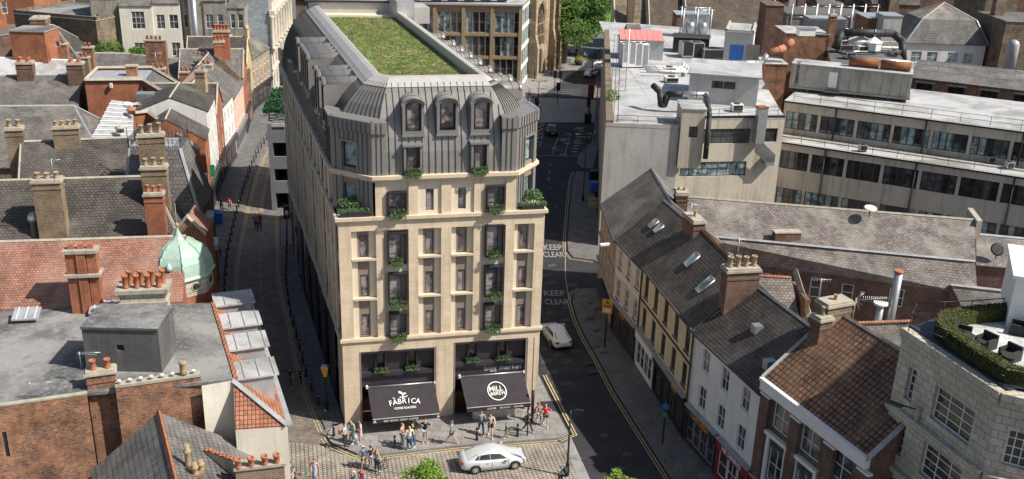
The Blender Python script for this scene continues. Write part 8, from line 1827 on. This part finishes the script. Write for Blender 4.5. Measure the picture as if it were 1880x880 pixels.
def bag(px,py,hz,c,label,size=(.34,.2,.45),name='backpack',z=.12,off=(0,0)):
    p=V3(V2(G(px,py,z))+V2(off),z+hz); t=thing(name,label,'bag',p); m=MB(); w_,d_,h_=size; mt=smat('bag_%.2f_%.2f'%c[:2],c)
    m.lathe(p,[(w_*.42,0),(w_*.5,h_*.15),(w_*.5,h_*.7),(w_*.36,h_*.92),(w_*.12,h_)],mt,10); m.build('bag_body',t); m=MB(); m.tube(p+Vector((w_*.3,0,h_*.9)),p+Vector((w_*.2,0,h_*1.15)),.02,mt,n=6); m.tube(p+Vector((-w_*.3,0,h_*.9)),p+Vector((w_*.2,0,h_*1.15)),.02,mt,n=6); m.build('strap',t)
pi=math.pi
denim=(.06,.12,.24); blackc=(.02,.02,.022); whitec=(.65,.64,.6); navyc=(.03,.05,.12); khaki=(.26,.2,.13)
person(634,822,769,-.2,'man in a pale blue shirt wearing an orange backpack by the building corner',(.36,.44,.55),(.04,.045,.03),arms=('bent','bent'),shoes=blackc)
bag(634,822,1.15,(.55,.27,.05),'orange backpack on the man at the left building corner',off=(-.32,0.0))
person(646,814,765,-2.2,'woman in a pale green jumpsuit facing her friends',(.28,.40,.32),(.28,.40,.32),arms=('down','hip'),sleeve='long')
bag(650,812,.85,(.25,.15,.08),'brown shoulder bag on the woman in pale green',(.26,.16,.3),'shoulder_bag',off=(.15,0))
person(662,815,768,-2.9,'woman with black hair in a pale pink dress',(.68,.42,.42),(.68,.42,.42),style='dress',long_hair=True,sleeve='long',arms=('bent','down'))
bag(657,818,.6,(.30,.42,.55),'pale blue carrier bag held by the woman in pink',(.3,.2,.34),'carrier_bag',off=(-.15,-.1))
person(668,861,819,2.2,'man in a teal blue t-shirt, pale cap and khaki shorts, seen from behind',(.06,.13,.20),khaki,style='shorts',hat=(.6,.6,.58),z=.012)
person(681,858,818,2.6,'person in a black top and grey jeans with a camera strap',blackc,(.30,.31,.33),sleeve='short',z=.012,hat=(.1,.1,.11))
person(692,866,824,.9,'woman with red hair in a light green top and dark jeans',(.30,.40,.33),(.03,.06,.13),hair=(.35,.07,.03),long_hair=True,sleeve='none',z=.012)
person(648,893,858,1.2,'person with orange hair in a white top at the bottom edge',whitec,denim,hair=(.55,.18,.05),z=.012)
person(664,894,862,1.2,'person in a crimson top beside the orange-haired one',(.42,.02,.05),denim,hair=(.3,.12,.08),z=.012)
person(739,820,774,-.3,'woman in a tan camisole and pale grey trousers',(.45,.33,.27),(.33,.34,.37),long_hair=True,hair=(.14,.07,.03),sleeve='none',arms=('down','bent'))
person(758,820,765,-1.9,'tall man in a black t-shirt and jeans behind the blonde woman',blackc,denim,arms=('hip','down'))
person(752,826,779,2.0,'blonde woman in a cream jumper and blue jeans, seen from behind',(.60,.56,.47),denim,hair=(.55,.36,.14),long_hair=True,sleeve='long')
bag(753,826,.72,blackc,'black handbag behind the blonde woman',(.22,.14,.26),'handbag',off=(-.05,-.18))
person(781,813,769,-1.7,'woman in a black t-shirt and pale denim shorts',blackc,(.33,.47,.60),style='shorts',long_hair=True,hair=(.25,.13,.06),arms=('hip','hip'),shoes=(.5,.35,.28))
person(829,816,766,pi-.1,'man in a blue t-shirt and navy shorts striding left with one arm out',(.16,.24,.38),navyc,style='shorts',pose='stride',hair=(.28,.13,.05),arms=('down','fwd'))
person(883,796,754,-1.4,'woman in a grey top and jeans walking before the right awning',(.27,.27,.28),denim,pose='walk',hair=(.12,.06,.04),long_hair=True,sleeve='long')
person(900,802,753,-1.5,'man in an open beige shirt over white with black patterned shorts',(.50,.44,.34),(.05,.02,.03),style='shorts',pose='walk',sleeve='long')
person(929,805,777,.2,'small child in a dark green jacket pointing right',(.02,.13,.12),(.35,.3,.25),arms=('down','fwd'),sleeve='long',pose='walk')
person(968,793,754,-.6,'person in black with a pale cap striding behind the lamp pole',blackc,blackc,pose='stride',hat=(.6,.6,.6),sleeve='long')
person(989,776,740,-1.5,'person in a beige outfit with a dark red bag near the pavement corner',(.38,.30,.22),(.44,.37,.28),sleeve='long',hair=(.35,.15,.06),pose='walk')
bag(985,775,.8,(.22,.02,.03),'dark red bag on the person in beige',(.26,.16,.3),'shoulder_bag',off=(-.2,0))
person(1001,782,742,-1.5,'man in a bright red t-shirt and black shorts near the corner',(.62,.02,.03),blackc,style='shorts',hair=(.4,.33,.26),pose='walk',arms=('hip','down'))
person(1028,892,855,pi*.6,'person in a grey t-shirt with a dark rucksack at the bottom edge',(.40,.42,.42),blackc,z=.012)
bag(1031,893,1.15,(.03,.05,.06),'dark rucksack on the person at the bottom edge',off=(.2,-.05),z=.012)
person(534,894,831,-1.2,'man in a teal shirt and black cap by the pots, bottom left',(.04,.14,.20),(.45,.45,.42),hat=(.03,.03,.03),z=.012,arms=('bent','bent'))
person(545,905,866,.2,'dark-haired person sitting low beside the man in teal',(.12,.08,.16),navyc,skinm=skind,z=.012,arms=('fwd','fwd'))
person(579,889,834,-1.6,'woman in a blue floral dress standing alone on the plaza',(.33,.43,.55),(.33,.43,.55),style='dress',long_hair=True,hair=(.12,.06,.04),sleeve='none',z=.012)
person(534,710,674,1.4,'person in black walking away on the shaded setts, left of two',blackc,(.05,.06,.08),pose='walk',z=.006); person(552,706,674,1.4,'person in black walking away on the shaded setts, right of two',blackc,blackc,pose='walk',z=.006)
person(471,423,391,-1.4,'person in a dusty pink coat walking up the middle of the left street',(.33,.12,.12),blackc,pose='walk',sleeve='long',z=.006,shoes=blackc); person(478,422,388,-1.4,'person in dark clothes beside the one in the pink coat',(.04,.03,.03),blackc,pose='walk',sleeve='long',z=.006,shoes=blackc)
person(422,385,364,-1.2,'person in a bright red top on the left pavement',(.60,.03,.03),blackc,pose='walk'); person(407,388,363,-1.2,'person in dark clothes left of the red top',(.04,.05,.04),blackc,pose='walk')
person(405,474,455,1.0,'dark figure near the dome on the left pavement, right of two',blackc,blackc,pose='walk',sleeve='long'); person(394,474,456,1.0,'dark figure near the dome on the left pavement, left of two',(.03,.03,.04),blackc,pose='stand',sleeve='long')
for i,(x,y,c) in enumerate(((979,186,(.5,.45,.4)),(972,180,(.5,.1,.1)),(987,214,(.6,.15,.05)),(991,206,(.5,.55,.6)),(1011,141,(.04,.05,.1)),(1092,258,(.65,.2,.04)),(1038,112,(.6,.6,.55)),(1073,110,(.3,.2,.2)))):
    person(x,y,y-16,-1.5+i,['pedestrian in a pale top waiting at the far crossing','pedestrian in red among the crossing crowd','pedestrian in orange beside the zinc roof','pedestrian in pale blue beside the crossing light','dark figure alone on the church pavement','pedestrian in an orange vest by the grey building','pedestrian in white near the dark parked car','pedestrian in brown near the yellow flowers'][i],c,blackc,pose='walk',h=1.72)
# menu board table under the left awning
p=bp(5.0,-1.35,.12); t=thing('white_cafe_table','white cafe table under the edge of the left awning','table',p); m=MB(); m.box(p+Vector((-.9,-.3,.72)),BU*1.9,BN*.7,.05,white); m.build('tabletop',t); m=MB(); m.tube(p+Vector((0,.1,0)),p+Vector((0,.1,.72)),.05,steel); m.build('leg',t)
p=bp(10.0,-1.3,.12); t=thing('low_pale_counter','low pale counter along the pavement under the right awning','counter',p); m=MB(); m.box(bp(9.6,-.9,.12),BU*3.4,BN*.7,.75,coping); m.box(bp(9.55,-.95,.87),BU*3.5,BN*.8,.06,white); m.build('counter',t)
p=V3(V2(G(968,800,.12)),.12); t=thing('slim_black_post','tall slim black post beside the person in black at the pavement','post',p); m=MB(); m.tube(p,p+Vector((0,0,2.6)),.05,black,n=8); m.cbox(p+Vector((0,0,2.2)),.16,.1,.4,black); m.build('post',t)
p=V3(V2(G(977,772,.12)),.12); t=thing('black_parasol_post','thick black post at the right end of the right awning','post',p); m=MB(); m.tube(p,p+Vector((0,0,2.6)),.11,black,n=8); m.lathe(p,[(.2,0),(.2,.1)],black,10); m.build('post',t)
# bicycle leaning with the group in the plaza
def bicycle(px,py,yaw,label,fm_,z=.012):
    p=V3(V2(G(px,py,z)),z); t=thing('bicycle',label,'bicycle',p); u=Vector((math.cos(yaw),math.sin(yaw),0)); 
    for s_ in (-.5,.5):
        c=p+u*s_+Vector((0,0,.34)); m=MB(); K=18
        for k in range(K): a0=2*pi*k/K;a1=2*pi*(k+1)/K; m.tube(c+u*(.32*math.cos(a0))+Vector((0,0,.32*math.sin(a0))),c+u*(.32*math.cos(a1))+Vector((0,0,.32*math.sin(a1))),.022,black,n=5,cap=False)
        for k in range(6): a0=2*pi*k/6; m.tube(c,c+u*(.31*math.cos(a0))+Vector((0,0,.31*math.sin(a0))),.006,steel,n=3,cap=False)
        m.build('wheel',t)
    P=lambda x,z_: p+u*x+Vector((0,0,z_)); m=MB()
    for a,b in ((P(-.5,.34),P(-.15,.34)),(P(-.15,.34),P(-.25,.85)),(P(-.15,.34),P(.32,.78)),(P(-.25,.8),P(.32,.85)),(P(-.5,.34),P(-.23,.75)),(P(.5,.34),P(.30,.95))): m.tube(a,b,.022,fm_,n=6)
    m.build('frame',t); m=MB(); v=Vector((-u.y,u.x,0)); m.tube(P(.28,1.0)-v*.25,P(.28,1.0)+v*.25,.018,black,n=5); m.build('handlebar',t); m=MB(); m.box(P(-.38,.86)-v*.07,u*.26,v*.14,.06,black); m.build('saddle',t)
bicycle(702,866,1.1,'dark bicycle held beside the woman with red hair',black); bicycle(556,891,.2,'green hire bicycle at the bottom edge beside the man in teal',greenp)
# trees at the bottom edge: only the crowns rise into the picture
tree('young_street_tree','bright green leafy young tree rising at the bottom of the plaza',P2(787,894,3.2),4.75,1.65,leaf_b,5200,.10,.09,seed=3)
tree('small_street_tree','small bright green treetop at the bottom edge by the dark road',P2(1138,895,3.6),5.3,1.0,leaf_b,1700,.09,.08,seed=12)
# number on the silver car doors
